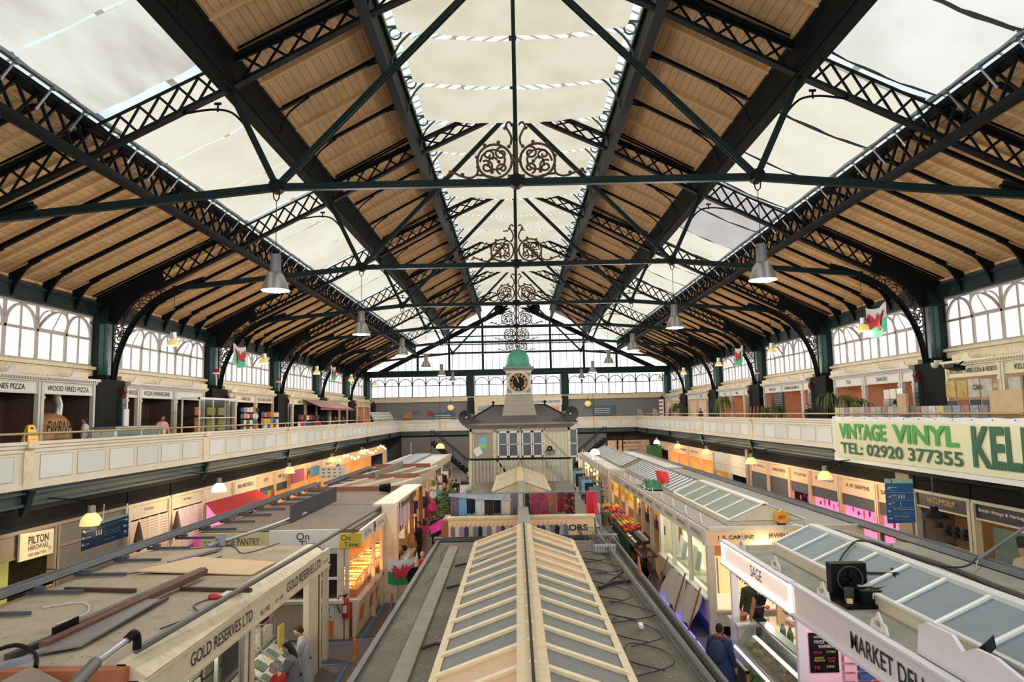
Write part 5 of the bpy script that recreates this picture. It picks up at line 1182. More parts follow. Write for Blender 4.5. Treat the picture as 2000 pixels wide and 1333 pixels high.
def framebox(m, x0, x1, y0, y1, z0, z1, t=.05):
    for x in (x0, x1 - t):
        for y in (y0, y1 - t): m.box(x, x + t, y, y + t, z0, z1)
    for z in (z0, z1 - t):
        m.box(x0, x1, y0, y0 + t, z, z + t).box(x0, x1, y1 - t, y1, z, z + t).box(x0, x0 + t, y0, y1, z, z + t).box(x1 - t, x1, y0, y1, z, z + t)
    return m
# ================================================================== OUTER SHOPS UNDER THE GALLERIES
OX = 14.5
SHUT = boards('shutter_slats_dark', (84, 84, 86), .09, 2, seam=.6, var=.04, gap=.18); SHUTG = boards('shutter_slats_grey', (120, 112, 104), .1, 2, seam=.65, var=.04, gap=.15)
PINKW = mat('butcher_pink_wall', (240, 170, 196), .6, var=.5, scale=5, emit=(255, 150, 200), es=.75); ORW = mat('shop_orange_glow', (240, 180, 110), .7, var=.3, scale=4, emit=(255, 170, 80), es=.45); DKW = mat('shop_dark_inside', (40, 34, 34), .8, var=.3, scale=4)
def outer_shop(s, y0, y1, sign, label, interior, fasc=None, wall=None, zf=2.32, shutter=None, sh_z=1.6, tcol=None, tw=None, grp=True, th=.2):
    wall = wall or STALL; x = OX
    X = lambda a, b_: tuple(sorted((s * a, s * b_)))
    t = thing('arcade_shop', label, 'shop', (s * x, (y0 + y1) / 2, 0), 'shops under the %s gallery' % SIDE[s])
    fa = MB().box(*X(x, x + .12), y0 + .12, y1 - .12, zf, 2.95).build('fascia', fasc or wall, t)
    MB().box(*X(x - .06, x + .12), y0, y1, 2.95, 3.05).box(*X(x - .03, x + .12), y0, y1, zf - .06, zf).build('cornice', wall, t)
    MB().box(*X(x - .02, x + .12), y0, y1, 3.05, 3.6).build('upper_boarding', mat('boarding_shade', (12, 13, 15), .95), t)  # near-black colour stands in for the shade below the gallery girder
    for a, b_ in ((y0 - .02, y0 + .13), (y1 - .13, y1 + .02)): MB().box(*X(x - .08, x + .14), a, b_, 0, 2.95).build('pilaster', wall, t)
    if sign: text(sign, (s * (x - .012), (y0 + y1) / 2, (zf + 2.95) / 2 + .03), (0, -s, 0), (0, 0, 1), th, tw, tcol or INK, fa, bold=.008)
    m = MB().box(*X(x + 1.4, x + 1.5), y0, y1, 0, 3.0).box(*X(x + .14, x + 1.4), y0 + .0, y0 + .04, 0, 3.0).box(*X(x + .14, x + 1.4), y0, y1, 2.9, 2.95); m.build('interior', interior, t)
    if shutter: MB().box(*X(x + .02, x + .1), y0 + .13, y1 - .13, sh_z, zf).build('roller_shutter', shutter, t)
    else: MB().box(*X(x, x + .7), y0 + .15, y1 - .15, 0, .9).build('counter', wall, t)
    return t
# left side
SGY = mat('shop_brown_grey', (150, 134, 112), .6, var=.08)
outer_shop(-1, 19.2, 22.6, '', 'dim cream shop under the left gallery behind the PILTON HARDWARE sign', mat('shop_yellow_light', (200, 200, 110), .8, emit=(210, 205, 110), es=.4), wall=SGY)
outer_shop(-1, 22.6, 26.6, '', 'closed shop with a wide grey shutter under the left gallery', DKW, SHUTG, SGY, shutter=SHUTG, sh_z=0)
def cannery(y0, y1, lab):
    t = outer_shop(-1, y0, y1, 'The Cannery', lab, ORW, STALL, STALL, zf=2.45, th=.13)
    g_ = MB(); z = .3
    while z < 2.42: g_.box(-OX + .0, -OX + .03, y0 + .13, y1 - .13, z, z + .075); z += .105
    k = 0
    while k < 5:
        yy = lerp(y0 + .13, y1 - .13, k / 4); g_.box(-OX, -OX + .035, yy - .07, yy + .07, .3, 2.42); k += 1
    g_.build('perforated_shutter', STALLW, t, label='white perforated roller shutter')
cannery(26.7, 29.9, 'left of two Cannery shops with white perforated shutters'); cannery(30.0, 33.1, 'right of two Cannery shops with white perforated shutters')
for k, y in enumerate((27.0, 30.0)):
    MB().lathe((-14.2, y, 1.3), [(.001, 0), (.16, .1), (.18, .4), (.1, .8), (.03, 1.1)], 8).build('dried_bundle', DWOOD, label='dark hanging bundle by the Cannery shutters, %s one' % ('nearer' if k == 0 else 'farther'), cat='decoration', group='dark bundles by the Cannery')
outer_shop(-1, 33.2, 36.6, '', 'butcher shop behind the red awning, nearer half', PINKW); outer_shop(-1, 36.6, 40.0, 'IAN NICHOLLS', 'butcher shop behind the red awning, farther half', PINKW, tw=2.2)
t = thing('red_awning', 'deep red canvas awning sloping out under the left gallery', 'awning', (-13.6, 35.5, 1.8))
MB().add([(-14.4, 33.2, 2.35), (-14.4, 39.6, 2.3), (-12.9, 38.4, 1.78), (-12.9, 31.2, 1.82), (-14.4, 33.2, 2.32), (-14.4, 39.6, 2.27), (-12.9, 38.4, 1.75), (-12.9, 31.2, 1.79)], [(0, 1, 2, 3), (7, 6, 5, 4), (0, 3, 7, 4), (1, 5, 6, 2), (3, 2, 6, 7)]).build('canvas', mat('awning_red', (176, 28, 36), .7, var=.1), t)
MB().beam((-12.88, 31.1, 1.78), (-12.88, 38.5, 1.74), .06, .06).build('front_bar', ALU, t)
MB().box(-14.1, -13.2, 31.4, 34.8, .5, 1.15).build('meat_counter', mat('counter_magenta', (196, 60, 150), .5, emit=(220, 60, 170), es=.25), label='magenta lit counter under the red awning', cat='counter')
outer_shop(-1, 40.0, 42.8, 'GIFTS', 'peach fabric shop with a rainbow row of cloth under the left gallery', DKW, PEACH, PEACH, shutter=mat('green_blind', (70, 90, 66), .8), sh_z=2.0)
RB = [(210, 205, 190), (70, 80, 150), (40, 110, 180), (60, 140, 90), (190, 200, 60), (220, 160, 50), (220, 90, 40), (180, 40, 40)]
for i, c_ in enumerate(RB): MB().box(-14.44, -14.38, 40.25 + i * .28, 40.48 + i * .28, 1.2, 2.0).build('cloth_roll', mat('rainbow_%d' % i, c_, .85), label='hanging cloth, %s of the rainbow row under the left gallery' % ORD[i], cat='cloth', group='rainbow row of cloths')
outer_shop(-1, 42.8, 45.3, 'SIMS LTD', 'peach shop with a part lowered green shutter under the left gallery', ORW, PEACH, PEACH, shutter=MATS['green_blind'], sh_z=1.8)
outer_shop(-1, 45.6, 49.3, '', 'peach shop behind the pink banner under the left gallery', ORW, PEACH, PEACH)
outer_shop(-1, 49.3, 53, 'T & LEATHER', 'peach leather shop farther under the left gallery', ORW, PEACH, PEACH); outer_shop(-1, 53, 57, 'HANDCRAFT', 'peach lit shop fourth from the far left end', ORW, PEACH, PEACH)
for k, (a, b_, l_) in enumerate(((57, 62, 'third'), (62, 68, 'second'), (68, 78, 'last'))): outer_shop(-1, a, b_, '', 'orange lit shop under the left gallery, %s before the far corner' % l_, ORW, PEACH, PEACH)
for (y0, y1, z0, z1, c_, lb) in ((44.9, 47.6, 2.05, 2.85, (176, 74, 104), 'dusty pink banner hung over a left arcade shop'), (49.0, 51.4, 2.1, 2.75, (90, 130, 160), 'striped blue banner hung over a left arcade shop')):
    MB().box(-14.2, -14.15, y0, y1, z0, z1).build('hanging_banner', mat('ban_%d' % c_[0], c_, .8, var=.3, scale=5), label=lb, cat='banner')
t = thing('blue_garment', 'bright blue garment hanging outside a left arcade shop', 'clothing', (-13.8, 55.2, 1.4)); MB().lathe((-13.8, 55.2, 1.3), [(.42, 0), (.3, .5), (.26, .9), (.34, 1.15), (.08, 1.3)], 12, sc=(.5, 1)).build('cloth', mat('cloth_bright_blue', (30, 130, 200), .8), t, smooth=True)
for i in range(16):
    y = 57 + i * 1.3; MB().ell((-14.1, y, 2.75 + .25 * math.sin(i * 1.1) + i * .01), .11, .14, .11, 8, 6).build('festoon_bulb', WARM, label='glowing festoon bulb along the far left arcade, %s from the near end' % ORD[i], cat='bulb', group='festoon bulbs of the far left arcade')
t = thing('white_notice', 'white hand lettered notice board beyond the left stall roofs', 'sign', (-11.9, 46, 2.2)); MB().box(-12.7, -11.0, 45.9, 46, 2.25, 3.0).build('board', WHITE, t)
for k in range(3): text(('OLD MARKET', 'FRESH FISH', 'SINCE 1890')[k] if 0 else '- - - -', (-11.9, 45.88, 2.85 - k * .22), (1, 0, 0), (0, 0, 1), .05, 1.2, INK, t)
# PILTON sign, wayfinding signs
t = thing('hardware_sign', 'cream hanging sign reading PILTON HARDWARE under the left gallery', 'sign', (-14.2, 21.5, 2.2)); MB().prism([(-14.35, 20.8, 2.19), (-14.35, 22.3, 2.17), (-14.35, 22.3, 2.9), (-14.35, 20.8, 2.97)], (-.06, 0, 0)).build('board', SIGNC, t)
text('PILTON', (-14.347, 21.6, 2.72), (0, 1, -.02), (0, 0, 1), .22, .9, INK, t, bold=.015); text('HARDWARE', (-14.347, 21.6, 2.49), (0, 1, -.02), (0, 0, 1), .14, .9, INK, t); text('029 2066 7181', (-14.347, 21.55, 2.3), (0, 1, -.02), (0, 0, 1), .08, .75, INK, t); text('191', (-14.347, 22.13, 2.36), (0, 1, 0), (0, 0, 1), .1, .16, INK, t, shear=.4)
MB().box(-14.35, -14.344, 21.15, 22.05, 2.595, 2.605).build('rule_line', INK, t)
WB = mat('wayfinding_blue', (34, 84, 126), .5, var=.04); WBD = mat('wayfinding_navy', (22, 44, 76), .5, var=.04); WGR = mat('wayfinding_pale_green', (152, 184, 160), .5); WTX = mat('wayfinding_text_teal', (110, 160, 160), .6)
t = thing('wayfinding_sign', 'blue hanging direction sign with arrows and toilet symbols under the right gallery', 'sign', (10.83, 21, 2.7))
def q2(a, b_): # a along 0..1 across, b_ 0..1 upward on the tilted board
    return Vector((10.42 + .8 * a, 21, 2.88 + 1.02 * b_ - .02 * a + .03 * (1 - b_) * a))
rt = Vector((.8, 0, -.02)).normalized()
MB().prism([q2(0, -.12), q2(1, -.12), q2(1, 1.0), q2(0, 1.0)], (0, .03, 0)).build('board', WB, t); MB().prism([q2(0, 1.0), q2(1, 1.0), q2(1, 1.12), q2(0, 1.12)], (0, .03, 0)).build('header_band', WGR, t)
for (ln, a, b_, w_, h_, m_) in (('Balcony', .28, .88, .2, .06, WHITE), ('Balconi', .28, .8, .18, .05, WTX), ('Toilets', .28, .66, .18, .055, WHITE), ('Toiledau', .3, .57, .2, .05, WTX), ('Lift', .24, .46, .09, .055, WHITE), ('Lifft', .24, .37, .09, .05, WTX), ('Exit - Trinity Street & The Hayes', .6, .26, .58, .06, WHITE), ('Allanfa - Stryd y Drindod a\'r Ais', .6, .18, .6, .05, WTX), ('Exit - St. Mary Street', .52, .06, .42, .06, WHITE), ('Allanfa - Heol Eglwys Fair', .56, -.03, .48, .05, WTX)): text(ln, q2(a, b_) + Vector((0, -.01, 0)), rt, (0, 0, 1), h_, w_, m_, t)
for (b_, an) in ((.85, 45), (.62, 0), (.42, 0), (.22, 180), (.02, 0)):
    c_ = q2(.1, b_) + Vector((0, -.012, 0)); dx = Vector((math.cos(math.radians(an)), 0, math.sin(math.radians(an)))); pr = Vector((-dx.z, 0, dx.x)); m = MB(); m.beam(c_ - dx * .05, c_ + dx * .05, .012, .012, (0, 1, 0)); m.beam(c_ + dx * .05, c_ + pr * .04 + dx * .01, .012, .012, (0, 1, 0)); m.beam(c_ + dx * .05, c_ - pr * .04 + dx * .01, .012, .012, (0, 1, 0)); m.build('arrow', WHITE, t)
for b_ in (.74, .52, .32, .12): MB().beam(q2(.04, b_) + Vector((0, -.01, 0)), q2(1, b_) + Vector((0, -.01, 0)), .006, .006).build('divider', WGR, t)
for k in range(3): m = MB(); c_ = q2(.46 + k * .09, .62) + Vector((0, -.012, 0)); m.ell(c_ + Vector((0, 0, .05)), .016, .004, .018, 8, 5); m.prism([c_ + Vector((-.018, 0, -.05)), c_ + Vector((.018, 0, -.05)), c_ + Vector((.012, 0, .03)), c_ + Vector((-.012, 0, .03))], (0, -.003, 0)); m.build('pictogram', WHITE, t)
m = MB(); c_ = q2(.5, .41) + Vector((0, -.012, 0)); m.box(c_.x - .02, c_.x + .02, c_.y - .003, c_.y, c_.z - .06, c_.z + .06); m.build('pictogram', WTX, t)
m = MB(); m.beam((10.6, 21, 4.0), (10.6, 21, 3.9), .02, .02); m.beam(q2(.1, 1.1), (13.95, 21.3, 3.75), .012, .012); m.beam(q2(.95, 1.1), (14.0, 21.3, 3.7), .012, .012); m.beam((10.5, 21.2, 4.3), (10.5, 21.2, 4.2), .01, .01); m.build('hanger', IRON, t)
t = thing('wayfinding_sign', 'navy hanging direction sign behind a lamp under the left gallery', 'sign', (-12.0, 21, 2.42))
def q3(a, b_): return Vector((-12.72 + 1.33 * a, 21, 2.42 + .40 * a + .62 * b_ - .03 * a * b_))
MB().prism([q3(0, 0), q3(1, 0), q3(1, 1), q3(0, 1)], (0, .03, 0)).build('board', WBD, t); MB().prism([q3(.4, 1), q3(1, 1), q3(1, 1.12), q3(.4, 1.12)], (0, .03, 0)).build('header_band', WGR, t)
r3 = Vector((1.33, 0, .40)).normalized()
for (ln, a, b_, w_, h_, m_) in (('Balcony', .16, .82, .16, .05, WHITE), ('Toilets', .16, .55, .15, .05, WHITE), ('Lift', .14, .25, .08, .05, WHITE), ('Exit - Trinity Street & The Hayes', .7, .86, .62, .05, WTX), ('Exit - St. Mary Street', .66, .55, .46, .05, WTX), ('Allanfa - Heol Eglwys Fair', .67, .42, .48, .045, WTX), ('Market Stalls', .62, .2, .3, .05, WTX)): text(ln, q3(a, b_) + Vector((0, -.01, 0)), r3, (0, 0, 1), h_, w_, m_, t)
for (a, b_, an) in ((.06, .84, 135), (.06, .55, 180), (.06, .25, 180), (.95, .85, 0), (.95, .55, 180), (.95, .25, 90)):
    c_ = q3(a, b_) + Vector((0, -.012, 0)); dx = Vector((math.cos(math.radians(an)), 0, math.sin(math.radians(an)))); pr = Vector((-dx.z, 0, dx.x)); m = MB(); m.beam(c_ - dx * .05, c_ + dx * .05, .014, .012, (0, 1, 0)); m.beam(c_ + dx * .05, c_ + pr * .04 + dx * .01, .014, .012, (0, 1, 0)); m.beam(c_ + dx * .05, c_ - pr * .04 + dx * .01, .014, .012, (0, 1, 0)); m.build('arrow', WHITE, t)
for k in range(3): m = MB(); c_ = q3(.33 + k * .05, .6) + Vector((0, -.012, 0)); m.ell(c_ + Vector((0, 0, .06)), .016, .004, .018, 8, 5); m.prism([c_ + Vector((-.02, 0, -.06)), c_ + Vector((.02, 0, -.06)), c_ + Vector((.012, 0, .035)), c_ + Vector((-.012, 0, .035))], (0, -.003, 0)); m.build('pictogram', WHITE, t)
m = MB(); m.beam(q3(.97, 1.1), (-11.43, 21, 3.75), .03, .03); m.beam(q3(.45, 1.1), (-12.1, 21, 3.75), .02, .02); m.build('hanger', WHITE, t)
for k, (x, y, z) in enumerate(((-13.3, 21.5, 1.82), (-13.5, 20.6, 1.62))):
    t = thing('sign_light', 'small black arm light glowing under the left gallery, %s one' % ('upper' if k == 0 else 'lower'), 'lamp', (x, y, z), 'arm lights near the hardware sign')
    MB().obox((x, y, z), (.05, .2, .02), (.09, 0, -.02), (0, 0, .035)).build('housing', BLACK, t); MB().obox((x + .03, y, z - .04), (.04, .17, .015), (.05, 0, -.01), (0, 0, .01)).build('tube', WARM, t); MB().beam((x - .05, y, z), (-14.4, y + .1, z + .02), .02, .02).build('arm', BLACK, t)
# right side
def OS(y0, y1, *a, **k): return outer_shop(1, y0, y1, *a, **k)
NAVY = mat('sign_navy', (26, 32, 44), .5)
OS(20.0, 23.6, 'British Vintage & Heritage | Clothing', 'clothes shop with a portrait poster under the right gallery', mat('shop_warm_cream', (230, 200, 160), .8, emit=(240, 200, 140), es=.35), NAVY, mat('shop_cream_green', (190, 180, 150), .6), zf=2.5, tcol=SIGNC, tw=3.0, th=.14)
OS(23.7, 27.0, 'HATTS EMPORIUM', 'HATTS EMPORIUM shop with dark hats under the right gallery', mat('shop_dim', (96, 76, 60), .8, var=.3, emit=(160, 110, 60), es=.15), NAVY, MATS['shop_cream_green'], zf=2.5, tcol=GOLDM, tw=1.6, th=.2)
MB().box(14.35, 16.1, 27.05, 28.0, 0, 3.6).build('arcade_column', SGY, label='square taupe column beside HATTS EMPORIUM', cat='column')
for i in range(9):
    y = 24.3 + (i % 5) * .5; z = 1.75 if i < 5 else 1.55; t = thing('dark_hat', 'dark hat on the rack of the hat shop, %s along the %s row' % (ORD[i % 5], 'upper' if i < 5 else 'lower'), 'hat', (14.9, y, z), 'dark hats in the hat shop')
    MB().lathe((14.9, y, z), [(.2, 0), (.12, .02), (.1, .14), (.07, .17), (.001, .17)], 12).build('crown', CB, t)
for i in range(16):
    y = 23.9 + i * .17; MB().prism([(14.7, y, .3), (15.1, y, .3), (15.06, y + .02, 1.05), (14.9, y + .02, 1.18), (14.74, y + .02, 1.05)], (0, .06, 0)).build('hanging_jacket', [CB, CN, COL, CMR][i % 4], label='dark jacket hanging on the hat shop rail, %s from the near end' % ORD[i], cat='jacket', group='jackets on the hat shop rail')
MB().cyl((14.9, 23.8, 1.22), (14.9, 26.8, 1.22), .02).build('clothes_rail', STEEL, label='metal clothes rail inside the hat shop', cat='rail')
t = thing('portrait_poster', 'large poster of a dark haired man in pale clothing under the right gallery', 'poster', (14.6, 21.6, 1.0)); MB().box(14.62, 14.66, 20.6, 22.9, .9, 2.3).build('sheet', mat('poster_teal', (96, 110, 96), .6, var=.3), t)
m = MB(); m.lathe((14.6, 21.6, 1.85), [(.26, 0), (.001, 0)], 16, 'x', sc=(.8, 1)); m.build('face_patch', SKIN2, t); m = MB(); m.prism([(14.6, 20.8, .95), (14.6, 22.3, .95), (14.6, 22.0, 1.5), (14.6, 21.6, 1.65), (14.6, 21.0, 1.4)], (-.005, 0, 0)); m.build('pale_shirt', CT, t); m = MB(); m.prism([(14.59, 21.35, 1.95), (14.59, 21.8, 1.85), (14.59, 21.85, 2.15), (14.59, 21.6, 2.25), (14.59, 21.35, 2.18)], (-.005, 0, 0)); m.build('dark_hair', CB, t)
for i in range(7): MB().lathe((14.4, 20.9 + i * .3, .7), [(.1, 0), (.1, .3), (.06, .36), (.001, .36)], 10).build('jar', GOLD, label='amber jar on the poster shop ledge, %s from the near end' % ORD[i], cat='jar', group='amber jars under the portrait poster')
MB().box(14.2, 14.7, 20.5, 23.2, .0, .7).build('display_ledge', STALLW, label='white display ledge carrying the amber jars', cat='shelf')
names = [(28.1, 29.8, 'DANNY', PINKW), (29.8, 33.2, 'A. W. GRIFFITHS', PINKW), (33.2, 36.5, 'PORK, LAMB & POULTRY', PINKW), (36.5, 39.2, 'TOP QUALITY BEEF', PINKW), (39.2, 42.5, 'CHARLES GRIFFITHS', DKW), (42.5, 45.7, 'J. HILL', DKW), (46.3, 50.2, '', INT_D), (50.2, 54.2, '', INT_D), (54.2, 58, '', ORW), (58, 62, 'PETS', ORW), (62, 66, 'HOMES', ORW), (66, 70, '', ORW), (70, 75, '', ORW)]
SHOPK = mat('butcher_peach_wall', (236, 196, 160), .55, var=.06)
for i, (a, b_, nm, it) in enumerate(names):
    pinkish = it is PINKW; dk = it is DKW; gy = it is INT_D
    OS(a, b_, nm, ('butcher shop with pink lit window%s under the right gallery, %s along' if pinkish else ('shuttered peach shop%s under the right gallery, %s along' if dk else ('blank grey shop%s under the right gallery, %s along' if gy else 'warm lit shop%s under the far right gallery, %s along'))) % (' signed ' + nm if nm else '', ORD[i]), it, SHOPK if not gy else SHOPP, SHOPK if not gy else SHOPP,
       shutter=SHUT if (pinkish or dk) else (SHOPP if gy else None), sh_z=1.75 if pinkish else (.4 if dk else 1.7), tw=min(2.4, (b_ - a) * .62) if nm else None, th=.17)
MB().box(14.35, 16.1, 45.75, 46.25, 0, 3.6).build('arcade_column', SGY, label='square taupe column midway along the right arcade', cat='column')
# butcher goods (hanging joints and trays)
for i in range(22):
    y = 28.4 + i * .5; MB().ell((14.9, y, 1.45 + .08 * math.sin(i * 2.3)), .04, .05 + .02 * (i % 3), .1 + .03 * (i % 4), 8, 6).build('hanging_joint', [mat('meat_red', (150, 60, 70), .5), mat('meat_pale', (226, 150, 150), .5)][i % 2], label='joint of meat hanging in the pink butcher windows, %s from the near end' % ORD[i], cat='meat', group='joints of meat in the butcher windows')
for i in range(12): MB().box(14.6, 15.0, 28.3 + i * .9, 29.0 + i * .9, .92, 1.0 + .04 * (i % 3)).build('meat_tray', mat('tray_meat', (210, 110, 110), .4, var=.4, scale=20), label='tray of meat on the pink butcher counter, %s from the near end' % ORD[i], cat='tray', group='trays of meat under the right gallery')
# end wall ground floor: J. T. Morgan sign, stairs
t = thing('shop_sign', 'large peach sign reading J.T. MORGAN under the end gallery', 'sign', (13, 83.5, 1.0)); MB().box(10.3, 15.1, 83.4, 83.6, .9, 2.82).build('board', SHOPK, t)
text('J.T. MORGAN', (12.6, 83.38, 2.5), (1, 0, 0), (0, 0, 1), .36, 2.9, INK, t, bold=.01); text('WARM WOOLLEN GOODS', (12.7, 83.38, 2.1), (1, 0, 0), (0, 0, 1), .2, 3.2, FLR, t); text('Haberdashery', (13.3, 83.38, 1.75), (1, 0, 0), (0, 0, 1), .18, 1.6, INK, t); text('Curtains', (13.6, 83.38, 1.45), (1, 0, 0), (0, 0, 1), .18, 1.2, INK, t)
MB().box(13.2, 14.2, 72, 75, .8, 2.6).build('noticeboard', ORN[4], label='large green panel at the far end of the right arcade', cat='panel')
for s in (-1, 1):
    t = thing('staircase', 'dark iron staircase rising under the end gallery %s of the clock office' % SIDE[s], 'staircase', (s * 5.5, 60, 0))
    P, Q = Vector((s * 3.6, 60, .8)), Vector((s * 7.2, 60, 3.9))
    for dy in (-.7, .7): MB().beam(P + V(0, dy, 0), Q + V(0, dy, 0), .06, .3).build('stringer', BLACK, t); MB().beam(P + V(0, dy, 1.0), Q + V(0, dy, 1.0), .06, .07).build('handrail', BLACK, t)
    for k in range(12): c_ = P.lerp(Q, (k + .5) / 12); MB().box(c_.x - .15, c_.x + .15, 59.3, 60.7, c_.z, c_.z + .04).build('step', DARKGREY, t)
    for k in range(5): c_ = P.lerp(Q, k / 4); MB().box(c_.x - .02, c_.x + .02, 59.28, 59.32, 0 if k == 4 else c_.z, c_.z + 1.0).build('baluster', BLACK, t)
MB().box(-13.6, -3.5, 84.0, 84.2, 0, 3.6).build('wall_front', mat('under_gallery_wall', (110, 106, 104), .8), kind='structure'); MB().box(3.5, 10.2, 84.0, 84.2, 0, 3.6).build('wall_front', MATS['under_gallery_wall'], kind='structure')
for (x, y) in ((-9.2, 61.7), (9.0, 66), (-9.2, 50), (11.5, 80)): MB().cyl((x, y, 0), (x, y, 3.85), .07, n=8).build('steel_post', STEEL if x < 0 else IRON, label='thin %s post at X behind the %s stalls, %s one' % ('grey' if x < 0 else 'dark', SIDE[1 if x > 0 else -1], 'farther' if (y > 61) == (y in (61.7, 80)) and y > 61 else 'nearer') if 0 else {61.7: 'thin grey post behind the left stalls, farther one', 66: 'thin dark post behind the right stalls', 50: 'thin grey post behind the left stalls, nearer one', 80: 'thin dark post before the J.T. MORGAN sign'}[y], cat='post')
# lower lamps under the gallery edge
LOWSH = mat('lower_lamp_shade', (236, 206, 140), .4, emit=(255, 210, 130), es=.9, var=.05); LOWSW = mat('lower_lamp_shade_white', (250, 240, 220), .4, emit=(255, 240, 210), es=2.2, var=.05)
for s, ys in ((-1, (21.06, 30.03, 39.2, 48.2, 57.5)), (1, (29.99, 39.32, 48.5, 57.0, 65.6))):
    for i, y in enumerate(ys):
        t = thing('arcade_lamp', 'lit dome lamp under the %s gallery edge, %s' % (SIDE[s], 'nearest of its row' if i == 0 else ORD[i] + ' of its row'), 'lamp', (s * 12.5, y, 3.1), 'dome lamps under the gallery edges')
        wt = (s < 0 and i == 1) or (s > 0 and i > 3)
        zc = 3.17
        MB().lathe((s * 12.5, y, zc), [(.3, -.02), (.29, .03), (.27, .14), (.2, .26), (.12, .32), (.1, .33)], 18).build('shade', LOWSW if wt else LOWSH, t, smooth=True)
        MB().lathe((s * 12.5, y, zc), [(.001, .04), (.2, .03), (.27, -.01)], 14).build('lamp_glass', WARM, t); MB().lathe((s * 12.5, y, zc), [(.1, .32), (.1, .52), (.06, .54), (.001, .54)], 10).build('cap', ALU, t)
        MB().tube([(s * 12.5, y, zc + .54), (s * 12.5, y, 3.85), (s * 13.9, y, 3.95)], .02, 5).build('hanging_arm', IRON, t)
        lamp(t, (s * 12.5, y, zc - .16), 170, (1, .72, .4), .1)
for (x, y, lb) in ((5.2, 50, 'white dome lamp hanging left above the far right stall'), (-6.1, 56, 'dome lamp hanging above the far left stall')):
    t = thing('arcade_lamp', lb, 'lamp', (x, y, 3.5)); z = 3.2 if x > 0 else 3.55
    MB().lathe((x, y, z), [(.34, 0), (.33, .1), (.26, .28), (.12, .38)], 16).build('shade', LOWSW if x > 0 else LOWSH, t, smooth=True); MB().cyl((x, y, z + .36), (x, y, 8), .012, n=4).build('suspension_cable', IRON, t)
t = thing('dark_pendant', 'black unlit dome lamp hanging before HATTS EMPORIUM', 'lamp', (12.5, 22.3, 2.6)); MB().lathe((12.5, 22.3, 2.72), [(.4, 0), (.36, .05), (.2, .14), (.12, .2), (.11, .3)], 18).build('shade', BLACK, t, smooth=True); MB().cyl((12.5, 22.3, 3.0), (12.5, 22.3, 3.9), .01, n=4).build('suspension_cable', STEEL, t)
# ================================================================== LEFT STALL ROW
# --- GOLD RESERVES
t = thing('jewellery_stall', 'long cream stall with two GOLD RESERVES LTD signs and a dusty flat roof', 'stall', (-7, 14.3, 0))
roof_slab(t, -9.15, -5.3, 9.7, 18.25, 2.95, ROOFL)
MB().box(-7.6, -5.25, 9.55, 9.7, 2.72, 2.93).build('end_board', mat('brick_orange', (176, 104, 64), .7, var=.2), t, label='orange brown board across the near roof end')
MB().prism([(-5.05, 9.7, 2.74), (-5.02, 9.7, 2.78), (-5.3, 9.7, 2.97), (-5.42, 9.7, 2.97), (-5.42, 9.7, 2.74)], (0, 8.6, 0)).build('sloping_coping', CREAM2, t)
fa = MB().box(-5.13, -5.05, 9.7, 19.0, 2.33, 2.74).build('fascia', STALL, t); MB().box(-5.05, -5.03, 9.7, 19.0, 2.3, 2.35).box(-5.05, -5.02, 9.7, 19.0, 2.72, 2.76).build('fascia_moulding', STALL, t); MB().box(-9.1, -5.05, 18.9, 19.0, 2.2, 2.4).build('end_fascia', STALL, t)
for (yc, w_) in ((12.27, 2.5), (16.8, 2.6)): text('GOLD RESERVES LTD', (-5.04, yc, 2.55), (0, 1, 0), (0, 0, 1), .2, w_, INK, fa, bold=.004)
text('Est 1982', (-5.04, 14.2, 2.45), (0, 1, 0), (0, 0, 1), .09, .5, INK, fa); text('103-108', (-5.04, 15.0, 2.46), (0, 1, 0), (0, 0, 1), .07, .45, INK, fa); text('Est 1982', (-5.04, 18.6, 2.5), (0, 1, 0), (0, 0, 1), .07, .4, INK, fa)
for (a, b_, nm) in ((17.2, 18.0, 'wide_pier'), (18.15, 18.3, 'post'), (13.55, 13.75, 'post'), (13.3, 13.42, 'post'), (18.85, 19.0, 'corner_post')): MB().box(-5.2, -5.07, a, b_, 0, 2.33).build(nm, STALL, t)
MB().box(-5.18, -5.08, 17.95, 18.16, 0, 2.33).box(-5.2, -5.1, 13.42, 13.55, 0, 2.33).build('dark_door_edge', DWOOD, t)
GR_I = mat('gold_shop_inside', (104, 96, 90), .5, var=.3, scale=3); MB().box(-7.3, -7.2, 9.7, 18.9, 0, 2.8).build('back_wall', GR_I, t)
MB().box(-9.15, -9.05, 9.7, 18.9, 0, 2.85).build('outer_side', SGY, t)
MB().box(-7.0, -6.95, 13.9, 17.0, .95, 2.3).build('inner_mirror', glas('mirror_dark', (70, 76, 84)), t); MB().box(-6.9, -6.85, 13.9, 17.0, 2.0, 2.06).build('inner_rail', ALU, t)
MB().box(-5.2, -5.12, 9.8, 13.3, 0, .8).build('plinth', STALL, t); MB().box(-5.5, -5.14, 9.8, 13.3, .8, .84).build('window_shelf', WHITE, t)
fr = MB()
for y in (9.8, 11.0, 12.15, 13.25): fr.box(-5.16, -5.1, y, y + .05, .8, 2.33)
fr.build('window_frame', ALU, t); MB().box(-5.13, -5.125, 9.8, 13.3, .82, 2.3).build('window_glass', CLEAR, t); MB().box(-5.55, -5.5, 9.8, 13.3, .8, 2.3).build('window_back', mat('dark_velvet', (48, 46, 58), .8), t)
TRAYW = mat('jewel_tray_white', (232, 228, 214), .5, emit=(255, 240, 210), es=.25, var=.1); TRAYG = mat('jewel_tray_green', (100, 124, 108), .5, var=.5, scale=18, dirt=(30, 50, 42), dscale=30, damt=1); TRAYP = mat('jewel_tray_pattern', (200, 196, 172), .4, var=.5, scale=22, dirt=(50, 60, 50), dscale=26, damt=1, emit=(255, 240, 200), es=.12)
